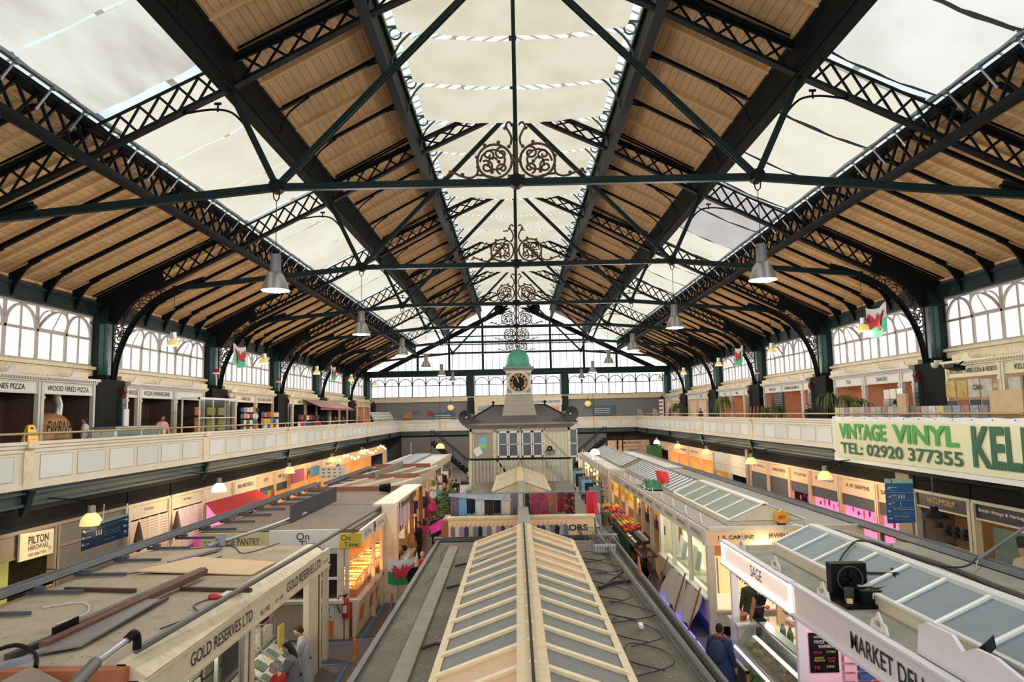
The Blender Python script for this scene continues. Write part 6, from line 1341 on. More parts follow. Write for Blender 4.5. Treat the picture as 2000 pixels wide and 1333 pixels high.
for i in range(5):
    for j in range(4):
        MB().box(-5.5, -5.46, 9.9 + i * .5, 10.35 + i * .5, .95 + j * .32, 1.22 + j * .32).build('jewel_pad', [TRAYW, TRAYP, TRAYW][(i + j) % 3], label='white jewellery pad in the gold shop window, %s row, %s along' % (ORD[j], ORD[i]), cat='display pad', group='jewellery pads in the gold window')
for j in range(2):
    for i in range(2): MB().box(-5.5, -5.46, 12.5 + i * .38, 12.82 + i * .38, 1.5 + j * .3, 1.74 + j * .3).build('price_card', mat('card_beige', (190, 170, 150), .7), label='beige card on the dark board in the gold shop window, %s row, %s along' % (ORD[j], ORD[i]), cat='card', group='beige cards in the gold window')
lamp(t, (-5.3, 11.5, 2.25), 30, (1, .93, .8), .08); lamp(t, (-5.7, 15.5, 2.2), 40, (1, .93, .8), .08)
c_ = thing('jewellery_counter', 'glass topped jewellery counter where three customers lean at the gold shop', 'counter', (-5.5, 15.4, 0))
MB().box(-5.75, -5.15, 13.8, 17.1, 0, .72).build('cabinet', STALL, c_); MB().prism([(-5.12, 13.8, .72), (-5.75, 13.8, 1.08), (-5.75, 13.8, .72)], (0, 3.3, 0)).build('tray_bed', WHITE, c_)
m = MB()
for y in (13.8, 14.9, 16.0, 17.06): m.beam((-5.1, y, .76), (-5.77, y, 1.14), .05, .04)
m.beam((-5.1, 13.8, .76), (-5.1, 17.1, .76), .05, .05); m.beam((-5.77, 13.8, 1.14), (-5.77, 17.1, 1.14), .05, .05); m.build('steel_frame', ALU, c_)
for i in range(9):
    a = 13.86 + i * .36
    for j in range(2):
        p = Vector((-5.16 - .29 * j, a, .765 + .165 * j)); MB().add([p, p + V(0, .32, 0), p + V(-.26, .32, .15), p + V(-.26, 0, .15)], [(0, 1, 2, 3)]).build('jewel_tray', [TRAYP, TRAYG, TRAYP, TRAYG][(i + j) % 4], label='tray of rings in the counter, %s along the %s row' % (ORD[i], 'front' if j == 0 else 'back'), cat='tray', group='trays of rings in the gold counter')
t = thing('glass_case', 'tall glass case of watches at the far end of the gold shop counter', 'cabinet', (-6.1, 16.8, 0)); framebox(MB(), -6.3, -5.8, 16.2, 17.1, 1.0, 1.6, .03).build('frame', ALU, t); MB().box(-6.3, -5.8, 16.2, 17.1, 0, 1.0).build('base', STALL, t); MB().box(-6.25, -5.85, 16.25, 17.05, 1.05, 1.4).build('watch_pads', TRAYP, t)
MB().obox((-5.45, 16.4, 1.32), (.02, .14, 0), (0, 0, .24), (.01, 0, 0)).build('yellow_card', mat('card_yellow', (214, 190, 90), .6), label='yellow price card standing in the gold shop', cat='card')
person((-4.72, 15.75, 0), PI / 2 + .15, 'dark haired man in a pale grey cardigan leaning at the gold shop counter', CLG, CB, 'brown', h=1.72, lean=.12, nod=.35, arms=(((.04, .12, -.24), (.0, .34, -.3)), ((.05, .1, -.25), (-.02, .34, -.32))), coat=.5)
person((-4.68, 14.9, 0), PI / 2 + .1, 'long dark haired woman in a dark grey jacket at the gold shop counter', CG, CB, 'black', h=1.64, lean=.15, nod=.3, hairlen=.12, arms=(((.05, .14, -.22), (.0, .36, -.26)), ((.05, .12, -.24), (-.02, .34, -.3))), coat=.35, girth=1.12)
person((-4.66, 13.95, 0), PI / 2 - .05, 'grey haired woman in a bright red coat at the gold shop counter', CR, CB, 'grey', h=1.55, lean=.12, nod=.3, arms=(((.05, .16, -.2), (.0, .4, -.2)), ((.06, .1, -.24), (-.02, .32, -.3))), coat=.5, girth=1.15)
# --- ON TIME / CHEESE PANTRY
t = thing('repair_stall', 'stall with On Time signs and a brown felt roof beyond the gold shop', 'stall', (-6.8, 24.5, 0))
roof_slab(t, -9.15, -4.7, 20.65, 26.3, 2.95, FELT)
cp_ = MB().box(-9.12, -7.15, 20.55, 20.62, 2.43, 2.92).build('cheese_fascia', mat('fascia_buff', (214, 202, 150), .55, var=.05), t); text('CHEESE PANTRY', (-8.05, 20.54, 2.68), (1, 0, 0), (0, 0, 1), .2, 1.25, mat('lettering_brown', (96, 86, 60), .6), cp_, bold=.01); text('~ ~', (-8.9, 20.54, 2.68), (1, 0, 0), (0, 0, 1), .04, .2, MATS['lettering_brown'], cp_)
f1 = MB().box(-7.15, -5.16, 20.52, 20.6, 2.45, 2.97).build('front_fascia', STALLW, t)
text('On', (-6.2, 20.51, 2.8), (1, 0, 0), (0, 0, 1), .2, .36, INK, f1); text('Time', (-6.0, 20.51, 2.58), (1, 0, 0), (0, 0, 1), .2, .6, INK, f1)
f2 = MB().box(-5.16, -4.56, 20.46, 20.54, 2.45, 2.87).build('yellow_sign', mat('sign_gold_yellow', (214, 184, 56), .4, var=.12), t); text('On', (-4.98, 20.45, 2.75), (1, 0, 0), (0, 0, 1), .15, .26, INK, f2); text('Time', (-4.83, 20.45, 2.57), (1, 0, 0), (0, 0, 1), .13, .4, INK, f2)
f3 = MB().box(-4.66, -4.58, 20.65, 26.3, 2.55, 2.92).build('side_fascia', STALLW, t)
for (y, w_) in ((21.5, .9), (23.5, .9), (25.6, .8)): text('On Time', (-4.57, y, 2.74), (0, 1, 0), (0, 0, 1), .16, w_, DARKGREY, f3)
for y in (22.5, 24.7): m = MB().tube([(-4.57, y + .14 * math.cos(q * .524), 2.74 + .15 * math.sin(q * .524)) for q in range(13)], .012, 4); m.cyl((-4.57, y, 2.7), (-4.57, y, 2.8), .01, n=4); m.build('watch_emblem', DARKGREY, f3)
MB().box(-7.1, -5.2, 20.56, 20.62, 2.3, 2.45).build('lower_board', GREYW, t)
for (x0, x1, y0, y1, z1, nm) in ((-5.24, -5.06, 20.52, 20.62, 2.45, 'post'), (-5.02, -4.92, 20.52, 20.62, 2.45, 'post'), (-4.72, -4.62, 24.0, 24.25, 2.55, 'post'), (-4.72, -4.62, 22.7, 22.85, 2.55, 'post'), (-7.1, -7.0, 20.56, 20.62, 2.3, 'post')): MB().box(x0, x1, y0, y1, 0, z1).build(nm, STALL, t)
MB().box(-7.2, -7.1, 20.7, 29, 0, 2.85).build('back_wall', mat('ontime_wall', (206, 120, 70), .7, emit=(255, 130, 60), es=.15, var=.3), t); MB().box(-9.15, -9.05, 20.7, 28, 0, 2.85).build('outer_side', SGY, t)
MB().box(-7.0, -5.24, 20.6, 20.64, 1.1, 2.3).build('front_window', glas('dark_window', (52, 44, 46)), t); MB().box(-7.0, -5.24, 20.5, 20.62, 1.6, 1.66).box(-7.0, -5.0, 20.3, 20.62, 1.0, 1.08).build('front_shelf', STALLW, t); MB().box(-7.0, -5.24, 20.5, 20.6, 0, 1.0).build('front_base', STALL, t)
bd = MB().box(-5.85, -5.3, 20.44, 20.5, .08, .98).build('price_board', WHITE, t); text('Time', (-5.62, 20.43, .82), (1, 0, 0), (0, 0, 1), .15, .42, INK, bd); text('Batteries £4.99', (-5.58, 20.43, .62), (1, 0, 0), (0, 0, 1), .05, .44, INK, bd); MB().box(-5.84, -5.31, 20.435, 20.445, .1, .52).build('orange_panel', mat('panel_orange', (226, 130, 40), .5), bd); text('£4.99', (-5.5, 20.42, .46), (1, 0, 0), (0, 0, 1), .05, .16, INK, bd)
MB().box(-5.5, -4.62, 20.7, 27.4, .94, 1.0).build('counter_top', STALLW, t); MB().prism([(-4.65, 20.7, .94), (-4.75, 20.7, 0), (-4.85, 20.7, 0), (-4.85, 20.7, .94)], (0, 6.6, 0)).build('counter_front', STALL, t)
for i in range(9): MB().prism([(-4.66, 20.95 + i * .68, .75), (-4.66, 21.4 + i * .68, .75), (-4.71, 21.4 + i * .68, .35), (-4.71, 20.95 + i * .68, .35)], (.012, 0, 0)).build('counter_picture', [ORN[5], WHITE, mat('pic_wood', (190, 120, 70), .5, var=.5, scale=9)][i % 3], t)
HOT = mat('heat_lamp', (255, 150, 60), emit=(255, 140, 55), es=9, var=0); HOTG = mat('hot_food', (236, 130, 50), .5, var=.6, scale=18, emit=(255, 120, 40), es=.7); WOODL = mat('case_wood', (186, 118, 66), .5, var=.15)
cabs = [(20.95, .0), (22.0, .1), (23.15, .15), (24.2, .05), (25.3, .1), (26.3, .05)]
base = None
for i, (y, dx) in enumerate(cabs):
    lb = 'orange lit glass case on the repair stall counter, %s' % ('nearest' if i == 0 else ORD[i] + ' from the near end')
    if base is None:
        h_ = thing('heated_case', lb, 'display case', (-5.15, y, 1.0), 'orange lit glass cases on the counter'); base = h_
        MB().box(-5.55, -4.78, y, y + .85, 1.0, 1.22).build('wooden_base', WOODL, h_); framebox(MB(), -5.55, -4.78, y, y + .85, 1.2, 1.5, .025).build('frame', STALLW, h_)
        MB().box(-5.5, -4.84, y + .05, y + .8, 1.22, 1.27).build('goods_bed', HOTG, h_); MB().cyl((-5.45, y + .3, 1.46), (-4.85, y + .3, 1.46), .028, n=8).build('lamp_tube', HOT, h_)
        m = MB()
        for q_ in range(14): m.ell((-5.42 + (q_ % 7) * .09, y + .2 + (q_ // 7) * .35, 1.29), .05, .06, .035, 6, 4)
        m.build('goods', HOTG, h_); lamp(h_, (-5.1, y + .45, 1.42), 22, (1, .5, .2), .05)
    else: copy_tree(base, loc=(-5.15 - dx * .3, y, 1.0), label=lb)
person((-5.9, 23.4, 0), -PI / 2, 'man in dark clothes standing behind the repair stall counter', CB, CB, 'brown', h=1.75, lean=.1, nod=.2, arms=(((.05, .14, -.22), (.0, .36, -.26)), ((.05, .12, -.24), (-.02, .34, -.3))))
MB().box(-5.6, -5.55, 22.2, 22.8, 1.5, 2.4).build('dark_coat_display', CB, label='black garment hanging at the near end of the repair stall', cat='clothing')
MB().box(-6.2, -5.5, 26.0, 26.05, 1.3, 2.1).build('wall_notice', mat('orange_notice', (240, 160, 120), .6, emit=(255, 130, 70), es=.3), label='orange lit notice inside the repair stall', cat='notice')
t = thing('fire_extinguisher', 'red fire extinguisher hung on the cream post of the repair stall', 'extinguisher', (-4.97, 20.36, .55)); MB().lathe((-4.97, 20.4, .58), [(.001, 0), (.085, .01), (.09, .05), (.09, .45), (.06, .53), (.025, .56), (.025, .6)], 16).build('cylinder', mat('extinguisher_red', (180, 24, 36), .3), t, smooth=True)
MB().tube([(-5.0, 20.38, 1.2), (-5.14, 20.36, 1.2), (-5.2, 20.36, .95), (-5.1, 20.36, .72)], .014, 6).build('hose', BLACK, t); MB().obox((-4.97, 20.4, 1.2), (.06, 0, .03), (0, .02, 0), (0, 0, .02)).build('handle', BLACK, t); MB().box(-5.02, -4.92, 20.305, 20.32, .75, .95).build('label_sticker', WHITE, t); MB().box(-5.05, -4.9, 20.42, 20.5, .6, 1.1).build('wall_bracket', BLACK, t)
# --- bag stall
t = thing('accessory_stall', 'protruding cream stall hung with white bags beyond the repair stall', 'stall', (-5, 26.4, 0))
roof_slab(t, -9.1, -4.3, 26.35, 31.0, 2.96, FELT); MB().box(-5.0, -4.25, 24.35, 31.0, 3.12, 3.2).build('canopy', STALL, t); MB().box(-4.7, -4.2, 24.3, 24.7, 0, 3.15).build('end_pier', STALL, t); MB().box(-4.5, -4.3, 24.9, 24.95, 2.5, 2.9).build('clear_box', glas('box_blue', (120, 140, 150)), t)
MB().box(-4.7, -4.22, 24.7, 28.3, 0, .95).build('counter_front', STALLW, t); MB().box(-5.0, -4.15, 24.6, 28.4, .95, 1.02).build('counter_top', WHITE, t)
for y in (28.3, 30.9): MB().box(-4.36, -4.22, y, y + .14, 0, 3.15).build('post', WOOD, t)
MB().box(-6.6, -6.5, 26.5, 31, 0, 2.9).build('back_wall', ORW, t); MB().box(-4.6, -4.5, 24.6, 26.5, 1.9, 2.9).build('upper_board', STALL, t)
PKC = cloth('pale_pink', (226, 170, 186)); LIL = cloth('lilac', (170, 130, 160)); YLC = cloth('yellow', (230, 180, 60)); ORC = cloth('orange', (226, 110, 60)); TEC = cloth('teal', (60, 150, 150)); HPK = mat('hot_pink_plastic', (250, 60, 150), .35); BRN = cloth('brown', (110, 90, 82)); LBL = cloth('light_blue', (120, 176, 202)); DPL = cloth('dark_plum', (60, 34, 46)); CRM = cloth('cream', (224, 204, 184)); GRL = cloth('mauve_grey', (122, 104, 116)); BKN = cloth('blue_black', (22, 26, 40))
def hang(x, y, z1, ln, w_, along, m_, nm, lab, cat, grp, th=.03, wav=.03):
    """one cloth hanging from z1, width w_ along 'x' or 'y'"""
    mb = MB(); n, q = 6, 4; ph = random.random() * 6; vs = []
    for j in range(q + 1):
        for i in range(n + 1):
            a = (i / n - .5) * w_; o_ = wav * math.sin(i * 1.6 + ph) * (.3 + j / q); zz = z1 - ln * j / q - .02 * math.sin(i * 2 + ph) * (j == q)
            vs.append((x + a, y + o_, zz) if along == 'x' else (x + o_, y + a, zz))
    m2 = len(vs); off = (0, th) if along == 'x' else (th, 0)
    vs += [(v[0] + off[0], v[1] + off[1], v[2]) for v in vs]
    fs = [(j * (n + 1) + i, j * (n + 1) + i + 1, (j + 1) * (n + 1) + i + 1, (j + 1) * (n + 1) + i) for j in range(q) for i in range(n)]
    mb.add(vs, fs + [tuple(k + m2 for k in reversed(f_)) for f_ in fs]); return mb.build(nm, m_, label=lab, cat=cat, group=grp, smooth=True)
for i in range(14): hang(-4.45 + .05 * (i % 2), 24.95 + i * .25, 3.05, .8 + .3 * random.random(), .22, 'y', [CW, WHITE, CLG, PKC][i % 4 if i % 5 else 0], 'fabric_bag', 'pale fabric bag hanging in the accessory stall, %s from the near end' % ORD[i], 'bag', 'pale bags hung in the accessory stall')
for i in range(8): MB().ell((-4.6 + .1 * (i % 2), 25.0 + i * .4, 1.12), .12, .14, .12, 8, 6).build('trinket', [ORN[5], BRN, SKIN2, BKN][i % 4], label='small item on the accessory stall counter, %s from the near end' % ORD[i], cat='trinket', group='small items on the accessory counter')
MB().box(-4.1, -4.05, 28.2, 28.7, 2.9, 3.25).build('yellow_bag_sign', mat('orange_yellow', (240, 160, 30), .5), label='orange yellow square sign at the far end of the accessory stall', cat='sign')
# --- the rest of the left row
for k, (a, b_, m_) in enumerate(((31.0, 37.5, ROOFL), (37.5, 45, FELT), (45, 60, ROOFP))):
    t = thing('market_stall', ('peach roofed stall with open roof frames, third on the left row', 'stall with handbags and plants halfway down the left row', 'white roofed stall at the far end of the left row')[k], 'stall', (-7, (a + b_) / 2, 0))
    roof_slab(t, -9.1, -4.9 - k * .35, a, b_, 2.93, m_); MB().box(-9.0, -4.85 - k * .35, a, a + .06, 2.6 + .1 * k, 3.15).build('end_board', mat('roof_edge_brown', (150, 100, 74), .7, var=.2), t)
    MB().box(-4.95 - k * .35, -4.88 - k * .35, a, b_, 2.45, 2.93).build('fascia', STALL, t); MB().box(-7.2, -7.1, a, b_, 0, 2.8).build('back_wall', ORW if k < 2 else INT_W, t); MB().box(-9.1, -9.0, a, b_, 0, 2.85).build('outer_side', SGY, t)
    for y in (a + .1, (a + b_) / 2, b_ - .2): MB().box(-5.0 - k * .35, -4.88 - k * .35, y, y + .12, 0, 2.5).build('post', STALL, t)
    MB().box(-6.0 - k * .3, -5.0 - k * .35, a + .3, b_ - .3, 0, .9).build('counter', STALL, t)
    lamp(t, (-5.6 - k * .3, (a + b_) / 2, 2.3), 60, (1, .8, .5), .1)
    if k < 2:
        for q_ in range(3): MB().beam((-8.6 + q_ * 1.3, a + .4, 3.02), (-7.6 + q_ * 1.3, b_ - 1.5, 3.06), .1, .06).build('roof_batten', STALLW, t)
# low parapets, pipes, panel and clutter on the left roofs
MB().box(-7.04, -7.0, 22.0, 27.5, 2.96, 3.5).build('roof_panel', mat('panel_slate', (74, 72, 78), .6, var=.1), label='long dark slate panel standing on edge on the felt stall roof', cat='panel')
MB().box(-7.3, -7.25, 36.5, 45, 2.95, 3.35).build('roof_screen', mat('screen_grey', (150, 146, 136), .6, var=.2), label='grey mesh screen standing on the far left roofs', cat='panel'); MB().box(-8.3, -7.0, 45.2, 58, 2.95, 3.1).build('roof_duct', STEEL, label='pale metal duct on the far white stall roof', cat='duct')
t = thing('black_bucket', 'black plastic bucket lying on its side on a left stall roof', 'bucket', (-5.6, 30.0, 2.97)); m = MB().lathe((-5.85, 30.0, 3.17), [(.001, 0), (.14, 0), (.19, .4), (.21, .42), (.17, .4), (.12, .02), (.001, .02)], 16, 'x'); m.build('pail', BLACK, t, smooth=True)
def tray(s, x, y0, y1, z, label, zs=(.0,), w_=.22):
    t = thing('cable_tray', label, 'cable tray', (s * x, (y0 + y1) / 2, z))
    m = MB().box(*sorted((s * (x - w_ / 2), s * (x + w_ / 2))), y0, y1, z, z + .02).box(*sorted((s * (x - w_ / 2), s * (x - w_ / 2 + .02))), y0, y1, z, z + .14).box(*sorted((s * (x + w_ / 2 - .02), s * (x + w_ / 2))), y0, y1, z, z + .14); m.build('channel', STEEL, t)
    y = y0 + .7
    while y < y1: m = MB().box(*sorted((s * (x - 1.0), s * (x + .05))), y, y + .06, 2.97, 3.03).box(*sorted((s * (x - .25), s * (x - .1))), y - .02, y + .1, 3.0, z + .02) if s < 0 else MB().box(*sorted((s * (x - .05), s * (x + .02))), y, y + .07, z - .32, z); m.build('support_bracket', mat('bracket_grey', (84, 88, 94), .5, .3), t); y += 1.45
    return t
tray(-1, 9.2, 8.5, 33, 3.08, 'long grey steel cable tray along the outer edge of the left stall roofs'); tray(-1, 9.0, 33.5, 44, 3.0, 'farther grey cable tray along the left roofs'); tray(1, 9.25, 11, 60, 2.86, 'long grey steel cable tray along the outer edge of the right stall roofs')
def pipe(pts, r, m_, name, label, cat='pipe', n=8): return MB().tube(arcs(pts), r, n).build(name, m_, label=label, cat=cat, smooth=True)
def arcs(pts, n=4):
    P = [Vector(pts[0])] + [Vector(p) for p in pts] + [Vector(pts[-1])]; out = []
    for i in range(1, len(P) - 2):
        a, b_, c_, d = P[i - 1:i + 3]
        for k in range(n): t_ = k / n; out.append(.5 * (2 * b_ + (c_ - a) * t_ + (2 * a - 5 * b_ + 4 * c_ - d) * t_ ** 2 + (3 * b_ - a - 3 * c_ + d) * t_ ** 3))
    return out + [P[-2]]
PIPE = mat('pipe_grey', (92, 88, 82), .6, var=.15); PIPED = mat('pipe_dark', (44, 42, 42), .6, var=.2); CABLE = mat('cable_dark', (50, 46, 42), .7)
for k, (a, b_) in enumerate((((-5.28, 9.9, 3.06), (-4.95, 18.4, 3.08)), ((-4.95, 18.4, 3.08), (-4.62, 28.2, 3.12)))): MB().cyl(a, b_, .05, n=8).build('roof_pipe', PIPE, label='%s grey pipe running along the aisle edge of the left roofs' % ('near' if k == 0 else 'far'), cat='pipe')
t = thing('lagged_pipe', 'thick lagged pipe with a black bent elbow at the bottom left corner', 'pipe', (-5.2, 8.8, 3.1)); MB().tube([(-5.05, 8.0, 3.18), (-5.3, 9.0, 3.2)], .075, 10).build('lagging', PIPE, t, smooth=True); MB().tube([(-5.3, 9.0, 3.2), (-5.3, 9.75, 3.26)], .04, 8).build('bare_pipe', STEEL, t); MB().tube(arcs([(-5.3, 9.7, 3.26), (-5.28, 9.85, 3.3), (-5.27, 9.9, 3.2), (-5.27, 9.9, 3.08)]), .055, 10).build('elbow', BLACK, t, smooth=True)
pipe([(-7.0, 23.5, 3.05), (-7.3, 20.6, 3.04), (-7.6, 17.5, 3.1)], .045, STEEL, 'conduit', 'grey conduit crossing from the felt roof to a flat bracket on the gold shop roof'); MB().obox((-7.45, 18.0, 3.15), (.0, .02, .14), (.08, 0, 0), (0, .02, 0)).build('flat_bracket', STEEL, label='rounded grey bracket plate standing on the gold shop roof', cat='bracket')
MB().obox((-7.6, 16.9, 3.0), (.25, .75, 0), (.06, -.02, 0), (0, 0, .02)).build('steel_channel', STEEL, label='short grey channel lying on the gold shop roof', cat='metal')
def plank(a, b_, w_, h_, m_, nm, lb): return MB().beam(a, b_, w_, h_).build(nm, m_, label=lb, cat='plank' if 'plank' in nm else 'scrap')
MB().add([(-8.1, 15.2, 3.03), (-5.55, 14.85, 2.98), (-5.45, 16.0, 3.0), (-7.3, 16.2, 3.1), (-8.1, 15.2, 3.0), (-5.55, 14.85, 2.96), (-5.45, 16.0, 2.97), (-7.3, 16.2, 3.06)], [(0, 1, 2, 3), (7, 6, 5, 4), (0, 4, 5, 1), (1, 5, 6, 2), (2, 6, 7, 3), (3, 7, 4, 0)]).build('warped_board', mat('board_pale', (212, 182, 142), .7, var=.08), label='pale warped plywood board lying on the gold shop roof', cat='board')
plank((-8.7, 13.85, 2.99), (-7.25, 13.6, 2.99), .08, .07, DWOOD, 'dark_batten', 'dark batten across the gold shop roof, left of the pile'); plank((-6.45, 13.7, 2.99), (-5.05, 13.45, 2.99), .08, .07, DWOOD, 'dark_batten', 'dark batten across the gold shop roof, right of the pile')
plank((-6.75, 10.25, 3.05), (-6.45, 14.7, 3.1), .14, .08, mat('plank_redbrown', (110, 70, 54), .7, var=.3), 'brown_plank', 'long red brown plank in the pile on the gold shop roof'); plank((-6.95, 11.0, 3.02), (-6.6, 15.0, 3.06), .12, .1, mat('plank_greybrown', (110, 98, 86), .8, var=.3), 'grey_plank', 'long grey brown plank in the pile on the gold shop roof'); plank((-7.0, 9.9, 3.0), (-6.75, 12.6, 3.0), .1, .08, DARKGREY, 'dark_bar', 'dark metal bar under the plank pile')
MB().prism([(-6.75, 9.95, 3.0), (-6.25, 10.3, 3.0), (-6.3, 12.6, 3.04), (-6.55, 12.6, 3.05), (-6.7, 11.0, 3.02)], (0, 0, .03)).build('metal_sheet', mat('sheet_zinc', (140, 138, 132), .4, .3), label='bent zinc sheet beside the planks on the gold shop roof', cat='sheet')
plank((-6.3, 10.7, 2.99), (-6.35, 13.0, 2.99), .035, .035, DARKGREY, 'iron_rod', 'thin dark rod lying right of the plank pile'); plank((-6.85, 10.6, 3.12), (-6.85, 11.2, 3.12), .03, .12, BLACK, 'angle_iron', 'short black angle iron on the plank pile')
t = thing('red_lamp', 'small red plastic lamp and white paper on the gold shop roof edge', 'scrap', (-5.5, 13.1, 2.96)); MB().ell((-5.55, 13.05, 2.99), .12, .1, .06, 10, 6).build('red_lens', mat('red_plastic', (190, 30, 40), .4), t); MB().box(-5.5, -5.25, 13.1, 13.6, 2.98, 2.99).build('paper', WHITE, t)
for k, P in enumerate((((-5.4, 13.3, 2.98), (-5.7, 12.6, 2.97), (-5.4, 12.0, 2.97), (-5.6, 11.2, 2.97)), ((-8.3, 12.6, 2.97), (-7.8, 12.9, 2.97), (-7.3, 12.2, 2.97), (-7.4, 11.6, 2.97)), ((-8.2, 17.9, 2.97), (-7.3, 18.2, 2.97), (-6.6, 17.2, 2.97), (-6.2, 18.5, 2.97)), ((-8.4, 15.0, 2.98), (-7.8, 15.4, 2.98), (-7.4, 15.3, 2.97), (-7.0, 16.9, 2.97)))): pipe(P, .012, [CABLE, WHITE, CABLE, CABLE][k], 'loose_cable', '%s loose cable curling on the gold shop roof, %s from the front' % ('white' if k == 1 else 'dark', ORD[k]), 'cable', 5)
t = thing('near_stall_roof', 'dusty gabled roof corner at the bottom left edge with grey arm', 'stall roof', (-6.5, 8.3, 2.9)); MB().prism([(-9.2, 7.0, 2.7), (-5.4, 7.0, 2.7), (-5.4, 9.35, 2.7), (-9.2, 9.35, 2.7)], (0, 0, .06)).build('roof', speckled('near_roof_brown', (150, 132, 112), (130, 116, 98)), t); MB().add([(-6.9, 7.2, 2.78), (-5.6, 7.2, 2.78), (-6.25, 7.2, 3.1), (-6.9, 9.25, 2.78), (-5.6, 9.25, 2.78), (-6.25, 9.25, 3.1)], [(0, 1, 2), (3, 5, 4), (0, 2, 5, 3), (1, 4, 5, 2)]).build('gable', MATS['near_roof_brown'], t); MB().beam((-7.6, 8.6, 3.0), (-6.3, 9.35, 3.16), .16, .06).build('grey_arm', STEEL, t)
MB().tube(arcs([(-7.4, 10.0, 3.0), (-6.9, 9.9, 3.16), (-6.5, 9.7, 3.1), (-6.35, 9.5, 3.0)]), .03, 6).build('black_hose', BLACK, label='black hose arching at the left edge of the gold shop roof', cat='hose', smooth=True)
# ================================================================== CENTRAL STALLS
t = thing('central_stall', 'central flat roofed stall with a ribbed glazed ridge lantern in the foreground', 'stall', (0, 12, 0))
roof_slab(t, -2.17, 2.17, 4.5, 18.5, 2.9, ROOFG); MB().box(-2.1, 2.1, 4.6, 18.4, 0, 2.8).build('walls', STALL, t)
MB().box(-2.23, -2.15, 4.5, 18.5, 2.84, 2.96).box(2.15, 2.23, 4.5, 18.5, 2.84, 2.96).build('roof_edge_trim', PIPE, t)
rnd = random.Random(3); pk = {0: [k in (0, 15) or k in (2, 3) and False for k in range(16)], 1: []}
def pane1(k, side):
    if side == 0: return PANEP if k in (2, 3, 15) else PANEG
    return PANEP if k in (10, 11, 12, 14, 15) else PANEG
lantern(t, -1.12, -.03, 1.06, 5.4, 16.5, 3.22, 3.6, 16, pane1, BARC, gable=BARC, bw=.1, cap=.16)
MB().beam((-.03, 5.4, 3.655), (-.03, 16.5, 3.655), .03, .03).build('ridge_gap', BLACK, t)
MB().add([(-.98, 13.95, 3.285), (-.9, 14.3, 3.312), (-.75, 14.2, 3.365)], [(0, 1, 2)]).build('broken_pane', BLACK, t, label='small black hole in a lantern pane')
MB().add([(-1.72, 8.0, 2.94), (-1.5, 8.0, 2.94), (-1.62, 17.8, 2.94), (-1.84, 17.8, 2.94), (-1.72, 8.0, 2.9), (-1.5, 8.0, 2.9), (-1.62, 17.8, 2.9), (-1.84, 17.8, 2.9)], [(0, 1, 2, 3), (0, 4, 5, 1), (1, 5, 6, 2), (2, 6, 7, 3), (3, 7, 4, 0)]).build('roof_plank', mat('plank_grey', (148, 140, 124), .9, var=.15), label='long grey plank lying along the left side of the central roof', cat='plank')
for k, (y, x) in enumerate(((15.5, -1.3), (10.2, -1.32), (13.6, -1.28))): MB().tube([(-1.5, y, 2.93), (x, y + .08, 2.96), (-1.13, y + .05, 2.95)], .025, 6).build('drain_hose', CABLE, label='short black hose between plank and lantern, %s from the front' % ORD[(k + 1) % 3], cat='hose')
for k, (a, b_, r__) in enumerate((((2.05, 6.5, 3.0), (1.86, 18.4, 3.02), .05), ((1.86, 18.4, 3.02), (2.5, 27.2, 3.1), .05), ((2.2, 7.5, 2.98), (2.2, 18.3, 2.98), .035), ((1.25, 21.5, 3.5), (1.45, 18.6, 3.0), .04))): MB().cyl(a, b_, r__, n=8).build('roof_pipe', PIPE, label=('long grey pipe down the right side of the central roof', 'grey pipe continuing over the clothes stall to the office', 'thin pipe on the right edge of the central roof', 'short pipe sloping down from the tailor stall')[k], cat='pipe')
pipe([(1.3, 13.4, 2.93), (1.6, 13.7, 2.95), (2.0, 13.8, 2.94)], .03, CABLE, 'black_pipe', 'black bent pipe crossing the right of the central roof'); MB().beam((1.3, 13.3, 2.95), (1.95, 14.6, 2.97), .03, .03).build('thin_rod', CABLE, label='thin dark rod lying diagonally on the right of the central roof', cat='rod')
for k in range(7):
    y0 = 9.0 + k * 1.1; rr = .25 + .1 * (k % 3); P = [(1.25 + .1 * (k % 2), y0, 2.93), (1.5 + rr, y0 + .3, 2.95), (1.75, y0 + .9, 2.93), (1.35, y0 + 1.2 + .2 * (k % 2), 2.94), (1.2, y0 + .6, 2.93), (1.6, y0 + .1, 2.95)]
    pipe(P, .009, CABLE, 'loose_cable', 'thin dark cable looped on the right of the central roof, %s from the front' % ORD[k], 'cable', 4)
pipe([(-1.95, 14.0, 2.92), (-1.8, 15.5, 2.92), (-1.95, 17.0, 2.92), (-1.85, 18.0, 2.92)], .006, CABLE, 'loose_cable', 'hair thin cable along the left edge of the central roof', 'cable', 4)
t = thing('wire_cage', 'grey wire basket standing at the right end of the central roof', 'cage', (1.8, 17.4, 2.92)); m = MB()
for k in range(11): x = 1.5 + k * .062; m.cyl((x, 16.6, 2.92), (x, 16.6, 3.2), .006, n=4); m.cyl((x, 16.6, 3.2), (x, 18.2, 3.26), .006, n=4); m.cyl((x, 18.2, 2.92), (x, 18.2, 3.26), .006, n=4)
for k in range(4): m.cyl((1.5, 16.6 + k * .53, 3.2 + .02 * k), (2.12, 16.6 + k * .53, 3.2 + .02 * k), .008, n=4)
for z in (2.93, 3.05, 3.2): m.cyl((1.5, 16.6, z), (2.12, 16.6, z), .008, n=4)
m.build('wires', mat('wire_grey', (130, 130, 128), .4, .5), t); MB().box(1.56, 2.05, 16.7, 16.75, 2.93, 3.1).build('white_carton', WHITE, t)
MB().cbox((1.62, 10.9, 2.97), .06, .16, .05).build('plastic_scrap', WHITE, label='white plastic scrap hanging on a cable on the central roof', cat='scrap')
